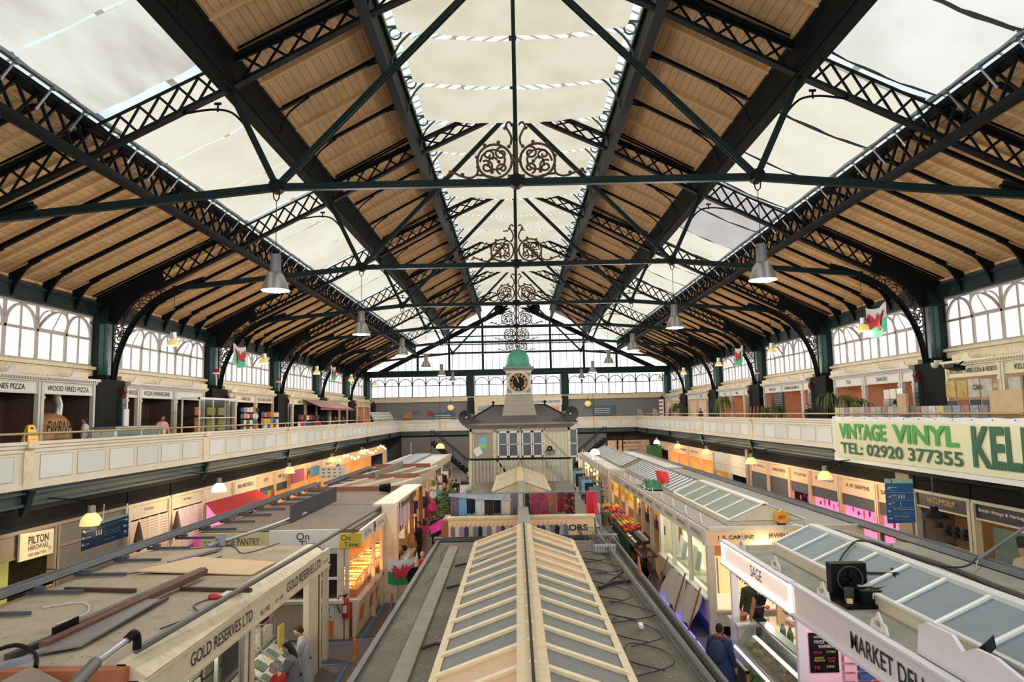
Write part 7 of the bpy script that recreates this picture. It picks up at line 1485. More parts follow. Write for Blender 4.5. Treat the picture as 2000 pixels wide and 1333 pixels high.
t = thing('upright_board', 'small dark board standing against the left edge of the central roof', 'board', (-2.3, 12.2, 2.5)); MB().prism([(-2.3, 12.0, 2.6), (-2.3, 12.5, 2.6), (-2.3, 12.35, 3.15)], (.03, 0, 0)).build('board', DWOOD, t); MB().box(-2.3, -2.1, 12.0, 12.4, 2.6, 2.66).build('foot', PIPED, t)
MB().prism([(2.16, 13.9, 2.96), (2.16, 14.4, 2.96), (2.16, 14.3, 3.3)], (.02, 0, 0)).build('wood_wedge', WOODL, label='thin wooden wedge standing at the right edge of the central roof', cat='board')
# clothes / tailor stall
t = thing('clothes_stall', 'tailor stall hung with scarves between the central roof and the office', 'stall', (0, 24, 0))
roof_slab(t, -2.1, 2.2, 19.05, 34.2, 2.92, ROOFG); MB().box(-2.0, 2.1, 19.1, 34.0, 0, 2.8).build('walls', STALL, t)
fa = MB().box(-1.98, 1.82, 18.98, 19.05, 2.92, 3.38).build('fascia', PEACH, t); MB().box(-2.0, 1.86, 18.95, 19.3, 3.38, 3.44).build('fascia_cap', BARC, t); text('TAILORS', (1.13, 18.965, 3.14), (1, 0, 0), (0, 0, 1), .16, 1.02, INK, fa, bold=.03)
MB().box(-2.35, 2.4, 18.86, 19.1, 2.86, 2.95).build('edge_beam', PIPE, t); MB().box(-2.3, 2.35, 18.7, 18.9, 2.7, 2.86).build('gap_shade_strip', BLACK, t); MB().box(-2.15, -1.97, 18.97, 20.2, 2.92, 3.36).build('side_box', mat('brown_box', (170, 96, 50), .6), t)  # black strip under the edge beam stands in for shade in the gap
lantern(t, -1.1, -.05, 1.06, 27.0, 33.9, 3.22, 3.62, 9, lambda k, s_: PANEW, BARC, gable=BARC, bw=.08)
MB().box(-.16, .12, 16.5, 27, 3.5, 3.62).build('ridge_trunk', mat('trunk_grey', (150, 146, 134), .6), t, label='grey square duct joining the two lanterns')
MB().box(-2.0, 1.2, 19.3, 19.9, 3.0, 3.42).box(1.4, 2.0, 19.3, 22, 2.93, 3.1).build('black_troughs', BLACK, t)
for k, x in enumerate((-1.9, 0, 1.9)): MB().cyl((x, 19.6, 2.9), (x, 19.6, 3.98), .025, n=6).build('rail_post', STEEL, t)
MB().cyl((-2.0, 19.6, 3.98), (2.0, 19.6, 3.98), .02, n=6).build('scarf_rail', STEEL, t)
FLOR = [mat('floral_%d' % i, c_, .8, var=.5, scale=9, dirt=d_, dscale=14, damt=1) for i, (c_, d_) in enumerate((((140, 60, 80), (210, 40, 40)), ((150, 100, 84), (190, 50, 40)), ((110, 30, 50), (190, 30, 50)), ((26, 24, 30), (200, 80, 60)), ((30, 40, 50), (150, 50, 60))))]
sc_ = [(GRL, .33, 'taupe'), (LBL, .33, 'light blue'), (BKN, .36, 'blue black'), (CW, .37, 'white'), (DPL, .38, 'dark plum'), (BKN, .3, 'navy'), (CRM, .4, 'cream'), (GRL, .33, 'mauve grey'), (FLOR[4], .22, 'dark floral'), (FLOR[0], .7, 'wide crimson floral'), (FLOR[1], .42, 'brown floral'), (FLOR[2], .32, 'deep red floral'), (FLOR[3], .4, 'black and red floral')]
x = -1.96
for i, (m_, w_, nm) in enumerate(sc_):
    if i == 8: x = .03
    w_ *= .665
    hang(x + w_ / 2, 19.55, 3.96, .56 - .03 * (i % 3) + (.02 if i == 7 else 0), w_ - .01, 'x', m_, 'scarf', '%s scarf hanging on the rail in front of the clock office%s' % (nm, '' if nm not in ('blue black',) else ''), 'scarf', 'scarves on the rail'); x += w_ - .005
hang(1.82, 19.55, 3.97, .62, .3, 'x', mat('cloth_scarlet', (214, 48, 60), .8, var=.1), 'scarf', 'long scarlet scarf at the right end of the rail', 'scarf', 'scarves on the rail', wav=.05)
CLP = mat('clear_plastic_wrap', (170, 174, 178), .2, var=.3, scale=9)
MB().add([(-2.0, 19.5, 4.0), (-1.3, 19.48, 3.98), (-.4, 19.48, 3.98), (-.3, 19.47, 3.8), (-1.2, 19.46, 3.84), (-2.0, 19.5, 3.93)], [(0, 1, 4, 5), (1, 2, 3, 4)]).build('plastic_sheet', CLP, label='crumpled clear plastic laid over the scarves', cat='plastic')
for i in range(27):
    x = -1.85 + i * .118 + (.1 if i > 14 else 0)
    if x > 1.12: break
    m_ = [CG, CRM, LIL, CJ, CT, CG, BKN, CLG][i % 8] if i != 18 else CPU
    t2 = thing('hanging_garment', 'wrapped garment on a coat hanger over the tailor fascia, %s from the left' % ORD[i], 'garment', (x, 18.9, 2.97), 'wrapped garments on hangers')
    MB().prism([(x - .05, 18.9, 2.97), (x + .05, 18.9, 2.97), (x + .05, 18.9, 3.2), (x, 18.9, 3.23), (x - .05, 18.9, 3.2)], (0, .03, 0)).build('cloth', m_, t2); MB().tube([(x - .05, 18.92, 3.22), (x, 18.92, 3.26), (x + .01, 18.92, 3.32)], .006, 4).build('hanger', WOODL, t2)
hang(2.1, 21.2, 3.15, .5, .3, 'x', mat('bag_translucent', (150, 170, 190), .3), 'plastic_bag', 'pale plastic bag under the scarlet scarf', 'bag', None)
# umbrella-like pink sheet, flag in the left aisle
MB().prism([(-2.45, 19.2, 3.0), (-2.05, 19.0, 3.2), (-1.98, 19.0, 3.42), (-2.2, 19.1, 3.38), (-2.5, 19.2, 3.2)], (.02, .05, 0)).build('pink_sheet', HPK, label='shiny hot pink plastic sheet beside the tailor stall', cat='plastic')
flag(-3.78, 20.3, -3.0, 20.7, 1.42, 2.1, 'Welsh flag with a red dragon hung over the left aisle', (0, -1, 0), FLG2, .04)
t = thing('flag_hoop', 'black round disc and cords beside the aisle flag', 'cord', (-2.6, 17.8, 2.2)); MB().lathe((-2.75, 18.6, 2.05), [(.25, 0), (.001, .02)], 20, 'y').build('disc', BLACK, t); MB().tube([(-3.0, 20.5, 2.3), (-2.95, 19, 1.6), (-2.3, 16.5, 2.8)], .01, 4).build('cord', WHITE, t)
# ================================================================== RIGHT STALL ROW
FRD = mat('fruit_display', (200, 80, 40), .6)
t = thing('jeweller_stall', 'long cream stall with J.S. CARLINE JEWELLERY fascia and a long roof lantern', 'stall', (7.1, 30, 0))
roof_slab(t, 5.02, 9.3, 20.15, 40.3, 2.86, ROOFR); MB().box(5.05, 9.3, 20.08, 20.16, 2.78, 2.9).build('front_cornice', STALL, t)
fa = MB().box(5.0, 9.3, 20.1, 20.2, 2.4, 2.82).build('front_fascia', PEACH, t); text('J. S. CARLINE', (5.78, 20.08, 2.6), (1, 0, 0), (0, 0, 1), .14, 1.0, INK, fa, bold=.02); text('JEWELLERY', (7.12, 20.08, 2.63), (1, 0, 0), (0, 0, 1), .14, .9, INK, fa, bold=.01)
sf = MB().box(4.98, 5.06, 20.12, 40.3, 2.4, 2.82).build('side_fascia', STALLW, t)
for i in range(11):
    y = 20.3 + i * 1.83; MB().box(4.95, 4.985, y, y + .1, 2.38, 2.84).build('fascia_divider', STALL, sf)
    if i < 8: MB().box(4.965, 4.98, y + .25, y + 1.65, 2.48, 2.74).build('name_panel', GREYW, sf); text(['ANTIQUE JEWELLERY', 'JEWELLERS', 'J.S. CARLINE', 'THE STALL', 'MARKET GREENS', 'FRUIT', 'GREENGROCERS', 'FLOWERS'][i], (4.96, y + .95, 2.61), (0, -1, 0), (0, 0, 1), .11, 1.15 if i != 3 else .9, DARKGREY, sf)
    MB().prism([(5.1, y + .75, 2.87), (5.1, y + 1.05, 2.87), (5.1, y + .9, 3.13)], (.03, 0, 0)).build('roof_plaque', STALLW, t)
lantern(t, 5.72, 6.75, 7.85, 20.5, 27.5, 3.0, 3.45, 5, lambda k, s_: mat('lantern_pane_sage', (130, 136, 124), .8, var=.06), BARW, gable=STALL, bw=.07)
lantern(t, 5.72, 6.75, 7.85, 27.5, 39.6, 3.0, 3.45, 20, lambda k, s_: PANEW, BARG, gable=STALL, bw=.03, cap=.06)
MB().box(5.0, 5.2, 20.12, 20.32, 0, 2.4).build('corner_post', STALL, t)
for y in (22.3, 24.6, 26.6): MB().box(5.0, 5.12, y, y + .12, .95, 2.4).build('mullion', STALLW, t)
MB().box(5.0, 5.12, 20.3, 26.7, 0, .92).build('side_base', STALLW, t); MB().box(4.92, 5.14, 20.3, 26.75, .92, .98).build('sill', WHITE, t); MB().box(4.97, 5.0, 20.3, 26.7, 0, .3).build('plinth', mat('tile_dark_blue', (46, 52, 66), .4), t)
MB().box(5.05, 5.055, 20.3, 26.7, .95, 2.4).build('side_glass', CLEAR, t)
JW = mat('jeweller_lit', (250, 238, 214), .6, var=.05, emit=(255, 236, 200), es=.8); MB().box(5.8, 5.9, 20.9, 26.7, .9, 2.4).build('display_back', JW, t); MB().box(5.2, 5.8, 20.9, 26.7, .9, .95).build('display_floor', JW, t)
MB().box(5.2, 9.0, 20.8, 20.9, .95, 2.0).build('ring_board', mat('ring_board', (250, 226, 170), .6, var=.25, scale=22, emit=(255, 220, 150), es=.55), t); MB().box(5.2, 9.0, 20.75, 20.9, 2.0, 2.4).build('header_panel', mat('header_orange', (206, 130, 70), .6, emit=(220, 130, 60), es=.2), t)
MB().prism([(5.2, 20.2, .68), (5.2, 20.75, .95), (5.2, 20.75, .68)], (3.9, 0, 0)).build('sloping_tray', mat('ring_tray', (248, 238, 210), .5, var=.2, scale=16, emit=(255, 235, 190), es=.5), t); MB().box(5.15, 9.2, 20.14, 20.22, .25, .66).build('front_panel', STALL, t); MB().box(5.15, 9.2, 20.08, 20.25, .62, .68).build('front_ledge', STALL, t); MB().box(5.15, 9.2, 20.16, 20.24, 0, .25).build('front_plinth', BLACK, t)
for i in range(5): MB().box(5.4 + i * .5, 5.43 + i * .5, 20.7, 20.74, .98, 1.95).build('rack_wire', STEEL, t)
lamp(t, (5.5, 22.5, 2.25), 60, (1, .93, .8), .08); lamp(t, (5.5, 25.5, 2.25), 50, (1, .93, .8), .08); lamp(t, (6.5, 19.9, 2.3), 22, (1, .85, .6), .06)
MB().box(9.2, 9.3, 20.2, 40, 0, 2.8).build('outer_side', STALL, t); MB().box(7.0, 7.1, 26.8, 40.2, 0, 2.8).build('back_wall', mat('grocer_back', (200, 130, 80), .7, var=.4, scale=3, emit=(255, 170, 90), es=.12), t)
for y in (28.5, 30.4, 32.4, 35.0, 37.2, 40.0): MB().box(4.98, 5.12, y, y + .16, 0, 2.4).build('post', STALL, t)
MB().box(5.0, 5.7, 26.85, 26.95, 0, 2.4).build('partition', STALL, t)
for k in range(2): lamp(t, (5.6, 33 + k * 5, 2.2), 90, (1, .72, .35), .1)
for i in range(9): MB().box(5.3, 5.7, 21.0 + i * .62, 21.5 + i * .62, .96, 1.02 + .05 * (i % 2)).build('jewel_stand', TRAYP, label='patterned jewellery tray in the jeweller side window, %s from the near end' % ORD[i], cat='tray', group='trays in the jeweller side window')
for i in range(6): MB().obox((5.5 + .1 * (i % 2), 21.3 + i * .95, 1.35), (0, .28, 0), (.06, 0, .3), (.01, 0, 0)).build('price_sheet', [WHITE, TRAYW][i % 2], label='white priced sheet leaning in the jeweller side window, %s from the near end' % ORD[i], cat='sheet', group='priced sheets in the jeweller window')
t = thing('hexagon_sign', 'small orange hexagonal alarm sign on the corner of the jeweller roof', 'sign', (7.15, 20.3, 2.88)); m = MB().prism([(7.15 + .2 * math.cos(math.pi / 6 + k * math.pi / 3), 20.3, 3.1 + .2 * math.sin(math.pi / 6 + k * math.pi / 3)) for k in range(6)], (0, .08, 0)); m.build('hexagon', mat('adt_orange', (240, 160, 30), .4), t); text('ADT', (7.15, 20.29, 3.1), (1, 0, 0), (0, 0, 1), .1, .2, mat('adt_blue', (30, 50, 120), .5), t, bold=.02); MB().box(7.05, 7.25, 20.3, 20.4, 2.87, 2.93).build('base', mat('adt_blue', (30, 50, 120), .5), t)
# green bundle with red sheet on the right roof
t = thing('tarpaulin_bundle', 'crumpled green tarpaulin with a red sheet lying on the right stall roof', 'tarpaulin', (5.6, 31, 2.88)); rr = random.Random(5)
m = MB(); n = 9; vs = [(5.15 + .9 * i / n + rr.uniform(-.05, .05), 29.6 + 2.6 * j / n + rr.uniform(-.1, .1), 2.9 + (rr.uniform(.02, .3) if 1 < i < 8 and 1 < j < 8 else .02)) for j in range(n + 1) for i in range(n + 1)]
m.add(vs, [(j * (n + 1) + i, j * (n + 1) + i + 1, (j + 1) * (n + 1) + i + 1, (j + 1) * (n + 1) + i) for j in range(n) for i in range(n)]).build('green_sheet', mat('tarp_green', (60, 120, 90), .6, var=.3), t); MB().prism([(5.75, 30.6, 3.05), (6.1, 30.0, 3.05), (6.1, 30.3, 3.55), (5.7, 30.9, 3.6)], (.02, .02, 0)).build('red_sheet', mat('sheet_red', (236, 40, 34), .5), t); MB().cyl((5.9, 29.4, 3.02), (6.2, 30.4, 3.06), .09, .09, 10).build('black_roll', BLACK, t)
# far right stall
t = thing('flower_stall', 'pale stall with a long ribbed lantern at the far end of the right row', 'stall', (7.1, 50, 0)); roof_slab(t, 4.95, 9.3, 40.9, 58.5, 2.9, ROOFP); MB().box(4.95, 9.3, 40.8, 40.9, 2.7, 2.92).build('front_edge', STALL, t); sf = MB().box(4.92, 5.0, 40.85, 58.5, 2.42, 2.85).build('side_fascia', STALLW, t)
lantern(t, 5.75, 6.75, 7.8, 41.3, 57.4, 3.0, 3.45, 22, lambda k, s_: PANEW, BARG, gable=mat('gable_khaki', (150, 144, 120), .6), bw=.035, cap=.06)
for i in range(9): y = 41.2 + i * 2.0; MB().box(4.9, 4.93, y, y + .1, 2.4, 2.86).build('fascia_divider', STALL, sf); MB().prism([(5.05, y + .8, 2.92), (5.05, y + 1.1, 2.92), (5.05, y + .95, 3.2)], (.03, 0, 0)).build('roof_plaque', STALLW, t); MB().box(4.95, 5.08, y, y + .15, 0, 2.42).build('post', STALL, t)
MB().box(7.0, 7.1, 41, 58, 0, 2.8).build('back_wall', ORW, t); MB().box(9.2, 9.3, 41, 58, 0, 2.8).build('outer_side', STALL, t); lamp(t, (5.6, 46, 2.2), 90, (1, .72, .4), .1); lamp(t, (5.6, 53, 2.2), 90, (1, .72, .4), .1)
for k, (y, z) in enumerate(((57.5, 2.3), (55.5, 1.9))): MB().box(4.5, 5.0, y, y + .03, z, z + .6).build('paper_notice', WHITE, label='white notice hanging at the far end of the right row, %s one' % ('upper' if k == 0 else 'lower'), cat='notice')
for i in range(10): MB().ell((4.95 + .1 * (i % 2), 46.5 + i * .95, 2.25 - .12 * (i % 3)), .07, .07, .09, 8, 6).build('string_bulb', WARM, label='warm string bulb under the far right stall, %s from the near end' % ORD[i], cat='bulb', group='string bulbs of the far right stall')
# bananas, fruit, produce
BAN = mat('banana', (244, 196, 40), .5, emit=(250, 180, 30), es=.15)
for i in range(12):
    y = 33.2 + i * .55; t = thing('banana_bunch', 'hanging bunch of bananas at the greengrocer, %s from the near end' % ORD[i], 'bananas', (5.2, y, 2.0), 'banana bunches at the greengrocer'); m = MB()
    for k in range(6): a = k * 1.05; m.tube([(5.2, y, 2.25), (5.2 + .07 * math.cos(a), y + .07 * math.sin(a), 2.15), (5.2 + .12 * math.cos(a), y + .12 * math.sin(a), 2.03), (5.2 + .09 * math.cos(a), y + .09 * math.sin(a), 1.93)], [.012, .028, .028, .01], 5)
    m.build('fruit', BAN, t)
FC = [mat('fruit_%d' % i, c_, .5, var=.2) for i, c_ in enumerate(((220, 110, 30), (190, 40, 40), (220, 180, 60), (110, 150, 50), (200, 60, 110), (230, 140, 60), (120, 60, 100)))]
t = thing('produce_table', 'long sloping produce table with green drapes at the greengrocer', 'table', (4.75, 34, 0)); MB().prism([(4.35, 28.9, .85), (5.2, 28.9, 1.05), (5.2, 28.9, .95), (4.35, 28.9, .78)], (0, 11.5, 0)).build('table_top', DWOOD, t)
for i in range(14): hang(4.36, 30.3 + i * .55, .86, .72, .5, 'y', mat('drape_green', (28, 90, 50), .8, var=.3), 'green_drape', 'dark green cloth draped along the produce table, %s from the near end' % ORD[i], 'cloth', 'green drapes of the produce table')
for i in range(150):
    y = 31.3 + (i // 5) * .29; x = 4.48 + (i % 5) * .15; cl = FC[(i // 15 + (i % 5) // 3) % 7]
    MB().ell((x + random.uniform(-.02, .02), y + random.uniform(-.05, .05), .96 + (x - 4.35) * .23 + random.uniform(0, .05)), .085, .1, .075, 7, 5).build('fruit', cl, label='piece of bright fruit on the greengrocer table, %s along, %s row' % (ORD[i // 5], ORD[i % 5]), cat='fruit', group='fruit on the greengrocer table')
for i in range(40):
    y = 28.95 + (i // 5) * .28; x = 4.45 + (i % 5) * .15; MB().obox((x, y, .95 + (x - 4.35) * .2), (.05, 0, .01), (0, .08, 0), (0, 0, .025)).build('small_packet', [ALU, ORN[3], ORN[7], CMR, CLG][(i * 7) % 5], label='small silvery packet on the near end of the produce table, %s along, %s row' % (ORD[i // 5], ORD[i % 5]), cat='packet', group='silvery packets on the produce table')
MB().box(4.35, 4.95, 27.1, 28.8, .72, .78).build('side_table', DWOOD, label='low dark table with bags beside the produce table', cat='table')
for (x, y) in ((4.4, 27.15), (4.9, 27.15), (4.4, 28.7), (4.9, 28.7)): MB().cyl((x, y, 0), (x, y, .72), .02, n=6).build('trestle_leg', STEEL, label='thin trestle leg of the low dark table', cat='table leg', group='trestle legs') if 0 else None
bags = [(CMR, 'maroon'), (CB, 'black'), (CPU, 'purple'), (CT, 'tan'), (FLOR[0], 'floral'), (CMR, 'wine'), (CB, 'dark'), (YLC, 'yellow'), (FLOR[1], 'patterned')]
for i in range(18):
    m_, nm = bags[i % 9]; y = 26.9 + (i % 9) * .62; z = 1.9 if i < 9 else .95; t = thing('handbag', '%s bag hanging on the right aisle, %s from the near end of the %s row' % (nm, ORD[i % 9], 'upper' if i < 9 else 'lower'), 'bag', (4.8, y, z), 'bags along the right aisle')
    xx = 5.1 if i < 9 else 4.55; zz = z - (.0 if i < 9 else .35); MB().prism([(xx, y - .17, zz - .3), (xx, y + .17, zz - .3), (xx, y + .13, zz), (xx, y - .13, zz)], (.1, 0, 0)).build('body', m_, t); MB().tube([(xx + .05, y - .1, zz), (xx + .05, y - .06, zz + .22), (xx + .05, y + .06, zz + .22), (xx + .05, y + .1, zz)], .012, 4).build('strap', m_, t)
for i in range(3): t = thing('waste_bin' if 0 else 'stacked_tub', 'small dark tub on the floor before the right bags, %s from the near end' % ORD[i], 'tub', (4.5, 27.3 + i * .8, 0), 'tubs under the bag table'); MB().lathe((4.5, 27.3 + i * .8, 0), [(.001, 0), (.14, 0), (.18, .35), (.001, .34)], 12).build('tub', [BLACK, DWOOD, CMR][i], t)
# white sheets, planks, blue led strip before the jeweller
SHT = mat('dust_sheet', (214, 210, 206), .7, var=.08, scale=3)
for i, (y0, y1) in enumerate(((20.5, 22.3), (22.35, 24.6))):
    m = MB(); vs = []; n = 8
    for j in range(6):
        for k in range(n + 1): vs.append((4.9 - .4 * j / 5 + .05 * math.sin(k * 1.7 + j), lerp(y0, y1, k / n), .97 - .9 * j / 5 + (.06 * math.sin(k * .8) if j == 5 else 0)))
    m.add(vs, [(j * (n + 1) + k, j * (n + 1) + k + 1, (j + 1) * (n + 1) + k + 1, (j + 1) * (n + 1) + k) for j in range(5) for k in range(n)]).build('dust_sheet', SHT, label='white dust sheet hung below the jeweller windows, %s one' % ('nearer' if i == 0 else 'farther'), cat='sheet', group='white dust sheets', smooth=True)
for i, y in enumerate((20.5, 22.3, 24.8)): MB().beam((4.4, y - .15, 0), (4.86, y, 1.2), .05, .03).build('copper_plank', mat('plank_copper', (150, 90, 66), .6), label='thin red brown plank leaning by the dust sheets, %s from the near end' % ORD[i], cat='plank', group='planks leaning by the dust sheets')
BLED = mat('blue_led', (90, 80, 255), emit=(80, 70, 255), es=6, var=0)
for i, (a, b_) in enumerate((((4.42, 24.9), (4.5, 23.2)), ((4.45, 22.6), (4.5, 19.9)), ((4.5, 19.6), (4.42, 17.2)))): MB().beam((a[0], a[1], .04), (b_[0], b_[1], .04), .04, .03).build('led_strip', BLED, label='glowing blue violet light strip on the right aisle floor, %s piece' % ('far', 'middle', 'near')[i], cat='light strip')
BLT = mat('floor_tape_blue', (70, 130, 190), .5, var=.15)
for i, (a, b_) in enumerate((((-4.7, 20.3), (-4.7, 27)), ((-5.6, 20.0), (-4.72, 20.2)), ((-5.4, 18.4), (-4.6, 18.5)), ((-4.6, 18.5), (-4.45, 15)), ((4.85, 32), (4.6, 24)))):
    MB().beam((a[0] + .12, a[1], .006), (b_[0] + .12, b_[1], .006), .07, .008).build('floor_tape', BLT, label='blue tape line on the floor %s' % ('along the repair stall', 'across the gap before the repair stall', 'across the gap behind the gold shop', 'beside the gold shop', 'along the right aisle')[i], cat='tape')
MB().tube([(4.3, 25.6, 0), (4.3, 25.6, .3), (4.4, 25.75, .42), (4.5, 25.9, .3), (4.5, 25.9, 0)], .012, 5).build('cane_hoop', WOODL, label='small cane hoop standing on the right aisle floor', cat='hoop')
t = thing('orange_post', 'small orange barrier post at the gap before the repair stall', 'post', (-4.35, 18.9, 0)); MB().box(-4.4, -4.32, 18.85, 18.93, 0, .5).build('post', mat('post_orange', (226, 110, 40), .5), t); MB().tube([(-4.36, 18.9, .5), (-3.6, 18.7, .62), (-2.9, 18.4, .5)], .01, 4).build('cord', CABLE, t)
# --- SAGE / MARKET DELI
t = thing('deli_stall', 'white deli stall with SAGE and MARKET DELI fascias and a blue grey roof lantern', 'stall', (7, 13.5, 0))
roof_slab(t, 5.0, 9.3, 7.5, 17.5, 2.86, ROOFD); LW = mat('deli_white', (226, 220, 222), .5, var=.03)
s1 = MB().box(4.93, 5.0, 13.78, 18.35, 2.3, 2.84).build('sage_fascia', mat('sage_sign_lit', (245, 232, 226), .5, emit=(255, 226, 214), es=.35, var=.03), t); LED = mat('led_white', (255, 240, 225), emit=(255, 232, 214), es=1.7, var=0)
MB().box(4.88, 4.925, 13.85, 18.3, 2.78, 2.81).box(4.88, 4.925, 13.85, 18.3, 2.33, 2.36).box(4.88, 4.925, 18.25, 18.3, 2.33, 2.81).box(4.88, 4.925, 13.85, 13.9, 2.33, 2.81).build('led_frame', LED, s1)
MB().box(4.86, 5.0, 13.78, 18.4, 2.84, 2.88).box(4.86, 5.0, 13.78, 18.4, 2.27, 2.31).box(4.9, 5.0, 18.34, 18.4, 2.27, 2.88).build('sage_trim', LW, t)
text("SAGE", (4.925, 15.85, 2.58), (0, -1, 0), (0, 0, 1), .24, .72, DARKGREY, s1)
s2 = MB().box(4.93, 5.0, 7.5, 13.7, 2.3, 2.84).build('deli_fascia', LW, t); MB().box(4.88, 5.0, 7.5, 13.7, 2.84, 2.88).box(4.88, 5.0, 7.5, 13.7, 2.26, 2.31).build('deli_trim', LW, t); text('MARKET DELI', (4.92, 10.45, 2.55), (0, -1, 0), (0, 0, 1), .26, 2.0, INK, s2, bold=.01)
for (y, nm) in ((17.75, 'post'), (13.68, 'post')): MB().box(4.94, 5.1, y, y + .12, 0, 2.3).build(nm, LW, t)
lantern(t, 5.6, 6.5, 7.3, 7.2, 16.6, 3.06, 3.46, 9, lambda k, s_: PANEB, BARW, gable=STALL, bw=.08, cap=.1)
for i, y in enumerate((17.1, 14.9, 12.65, 10.75)):
    p_ = MB().prism([(5.02, y - .25, 2.87), (5.02, y + .25, 2.87), (5.02, y + .2, 3.0), (5.02, y + .1, 3.02), (5.02, y, 3.14), (5.02, y - .1, 3.02), (5.02, y - .2, 3.0)], (.03, 0, 0)).build('number_plaque', STALLW, t); text(['109', '108', '107', '106'][i], (5.01, y, 2.98), (0, -1, 0), (0, 0, 1), .08, .16, INK, p_)
par = MB().prism([(5.05, 9.8, 2.87), (5.05, 9.72, 3.25), (5.05, 9.55, 3.33), (5.05, 9.0, 3.34), (5.05, 8.8, 3.2), (5.05, 8.55, 3.32), (5.05, 8.2, 3.33), (5.05, 7.6, 3.2), (5.05, 7.2, 2.87)], (.05, 0, 0)).build('shaped_parapet', LW, t, label='white shaped parapet board at the near end of the deli roof')
MB().box(9.2, 9.3, 7.5, 18.3, 0, 2.8).build('outer_side', STALL, t); PKW = mat('deli_pink_wall', (232, 200, 206), .6, var=.05, emit=(255, 190, 215), es=.12); MB().box(5.1, 9.2, 13.7, 13.78, 0, 2.85).build('partition', PKW, t)
MB().box(7.3, 7.4, 13.8, 18.3, 0, 2.8).build('back_wall', STALLW, t)
MB().box(6.9, 7.0, 9.0, 13.7, 0, 2.8).build('shop_back', PKW, t)
lamp(t, (5.9, 16.2, 2.2), 60, (1, .93, .85), .08); lamp(t, (5.8, 12.5, 2.2), 45, (1, .8, .88), .08); lamp(t, (4.85, 16, 2.15), 14, (1, .9, .8), .05)
t = thing('leaf_garland', 'green leaf garland along the underside of the SAGE sign', 'garland', (5.0, 16, 2.15)); m = MB()
for i in range(150): y = lerp(13.9, 17.7, i / 149); c_ = Vector((5.02 + random.uniform(-.04, .03), y, 2.2 + random.uniform(-.06, .05))); d = Vector((random.uniform(-1, 1), random.uniform(-1, 1), random.uniform(-1, .5))).normalized() * .05; e_ = d.orthogonal().normalized() * .02; m.add([c_ - d, c_ + e_, c_ + d, c_ - e_], [(0, 1, 2, 3)])
m.build('leaves', LEAF2, t)
t = thing('chilled_counter', 'glass deli counter filled with salads under the SAGE sign', 'counter', (5.2, 15.6, 0)); MB().box(4.85, 5.6, 13.85, 17.4, 0, .62).build('base', LW, t); MB().box(4.95, 5.62, 13.9, 17.35, .62, .68).build('display_deck', STEEL, t)
CGL = clearglass('counter_glass_clear', (225, 238, 234), .86); MB().prism([(4.86, 13.9, .66), (5.28, 13.9, 1.22), (5.3, 13.9, 1.22), (4.88, 13.9, .66)], (0, 3.45, 0)).build('front_glass', CGL, t); MB().box(5.26, 5.5, 13.88, 17.4, 1.22, 1.25).build('top_glass', mat('green_glass_edge', (130, 160, 152), .15), t)
m = MB().beam((4.86, 13.88, .67), (4.86, 17.4, .67), .04, .04); m.beam((5.27, 13.88, 1.23), (5.27, 17.4, 1.23), .04, .04); m.build('metal_edges', ALU, t); MB().box(4.82, 4.86, 13.9, 17.4, .58, .63).build('white_strip_light', LED, t); MB().box(5.02, 5.1, 13.9, 16.6, 1.05, 1.07).build('shelf', LED, t)
SAL = [('shredded lettuce', (150, 180, 60)), ('red salad', (200, 90, 80)), ('grated cheese', (232, 200, 120)), ('tomato pieces', (214, 70, 40)), ('grated carrot', (236, 130, 40)), ('peppers', (190, 60, 50)), ('olive mix', (120, 130, 60)), ('pasta salad', (226, 190, 110)), ('sweet peppers', (240, 110, 40)), ('bean salad', (150, 90, 60)), ('mixed leaves', (90, 150, 60)), ('egg slices', (238, 216, 130))]
for i, (nm, c_) in enumerate(SAL):
    x = 5.08 + .22 * (i % 2); y = 17.0 - (i // 2) * .52; t = thing('salad_bowl', 'bowl of %s in deli counter, %s from far end, %s row' % (nm, ORD[i // 2], 'front' if i % 2 == 0 else 'back'), 'bowl', (x, y, .68), 'salad bowls in the deli counter')
    MB().lathe((x, y, .68), [(.001, 0), (.09, 0), (.13, .06), (.135, .065), (.12, .06), (.001, .03)], 14, sc=(.85, 1.6)).build('bowl', DARKGREY, t); m = MB()
    for k in range(16): m.ell((x + random.uniform(-.08, .08), y + random.uniform(-.15, .15), .745 + random.uniform(0, .03)), .035, .045, .025, 5, 4)
    m.build('salad', mat('salad_%d' % i, c_, .6, var=.4, scale=30), t)
t = thing('herb_tray', 'green herbs heaped in front of the deli counter', 'herbs', (4.75, 15.5, 0)); MB().box(4.62, 4.84, 14.6, 16.3, 0, .25).build('planter', DWOOD, t); m = MB()
for i in range(420): c_ = Vector((4.73 + random.uniform(-.13, .12), random.uniform(14.6, 16.3), random.uniform(.25, .55))); d = Vector((random.uniform(-1, 1), random.uniform(-1, 1), random.uniform(-.2, 1))).normalized() * .05; e_ = d.orthogonal().normalized() * .025; m.add([c_ - d, c_ + e_, c_ + d, c_ - e_], [(0, 1, 2, 3)])
m.build('leaves', mat('herb_green', (60, 110, 40), .6, var=.5, scale=14), t)
t = thing('deli_worktop', 'cream worktop behind the deli counter with a green cutting board', 'worktop', (6.3, 16, 0)); MB().box(5.75, 6.5, 14.0, 18.2, 0, .95).build('cabinet', LW, t); MB().box(5.6, 6.6, 13.95, 18.3, .95, 1.0).build('top', mat('worktop_peach', (232, 206, 176), .5), t)
MB().box(5.7, 6.05, 15.0, 15.6, 1.0, 1.02).build('cutting_board', mat('board_green', (40, 170, 90), .5), label='green cutting board on the deli worktop', cat='board')
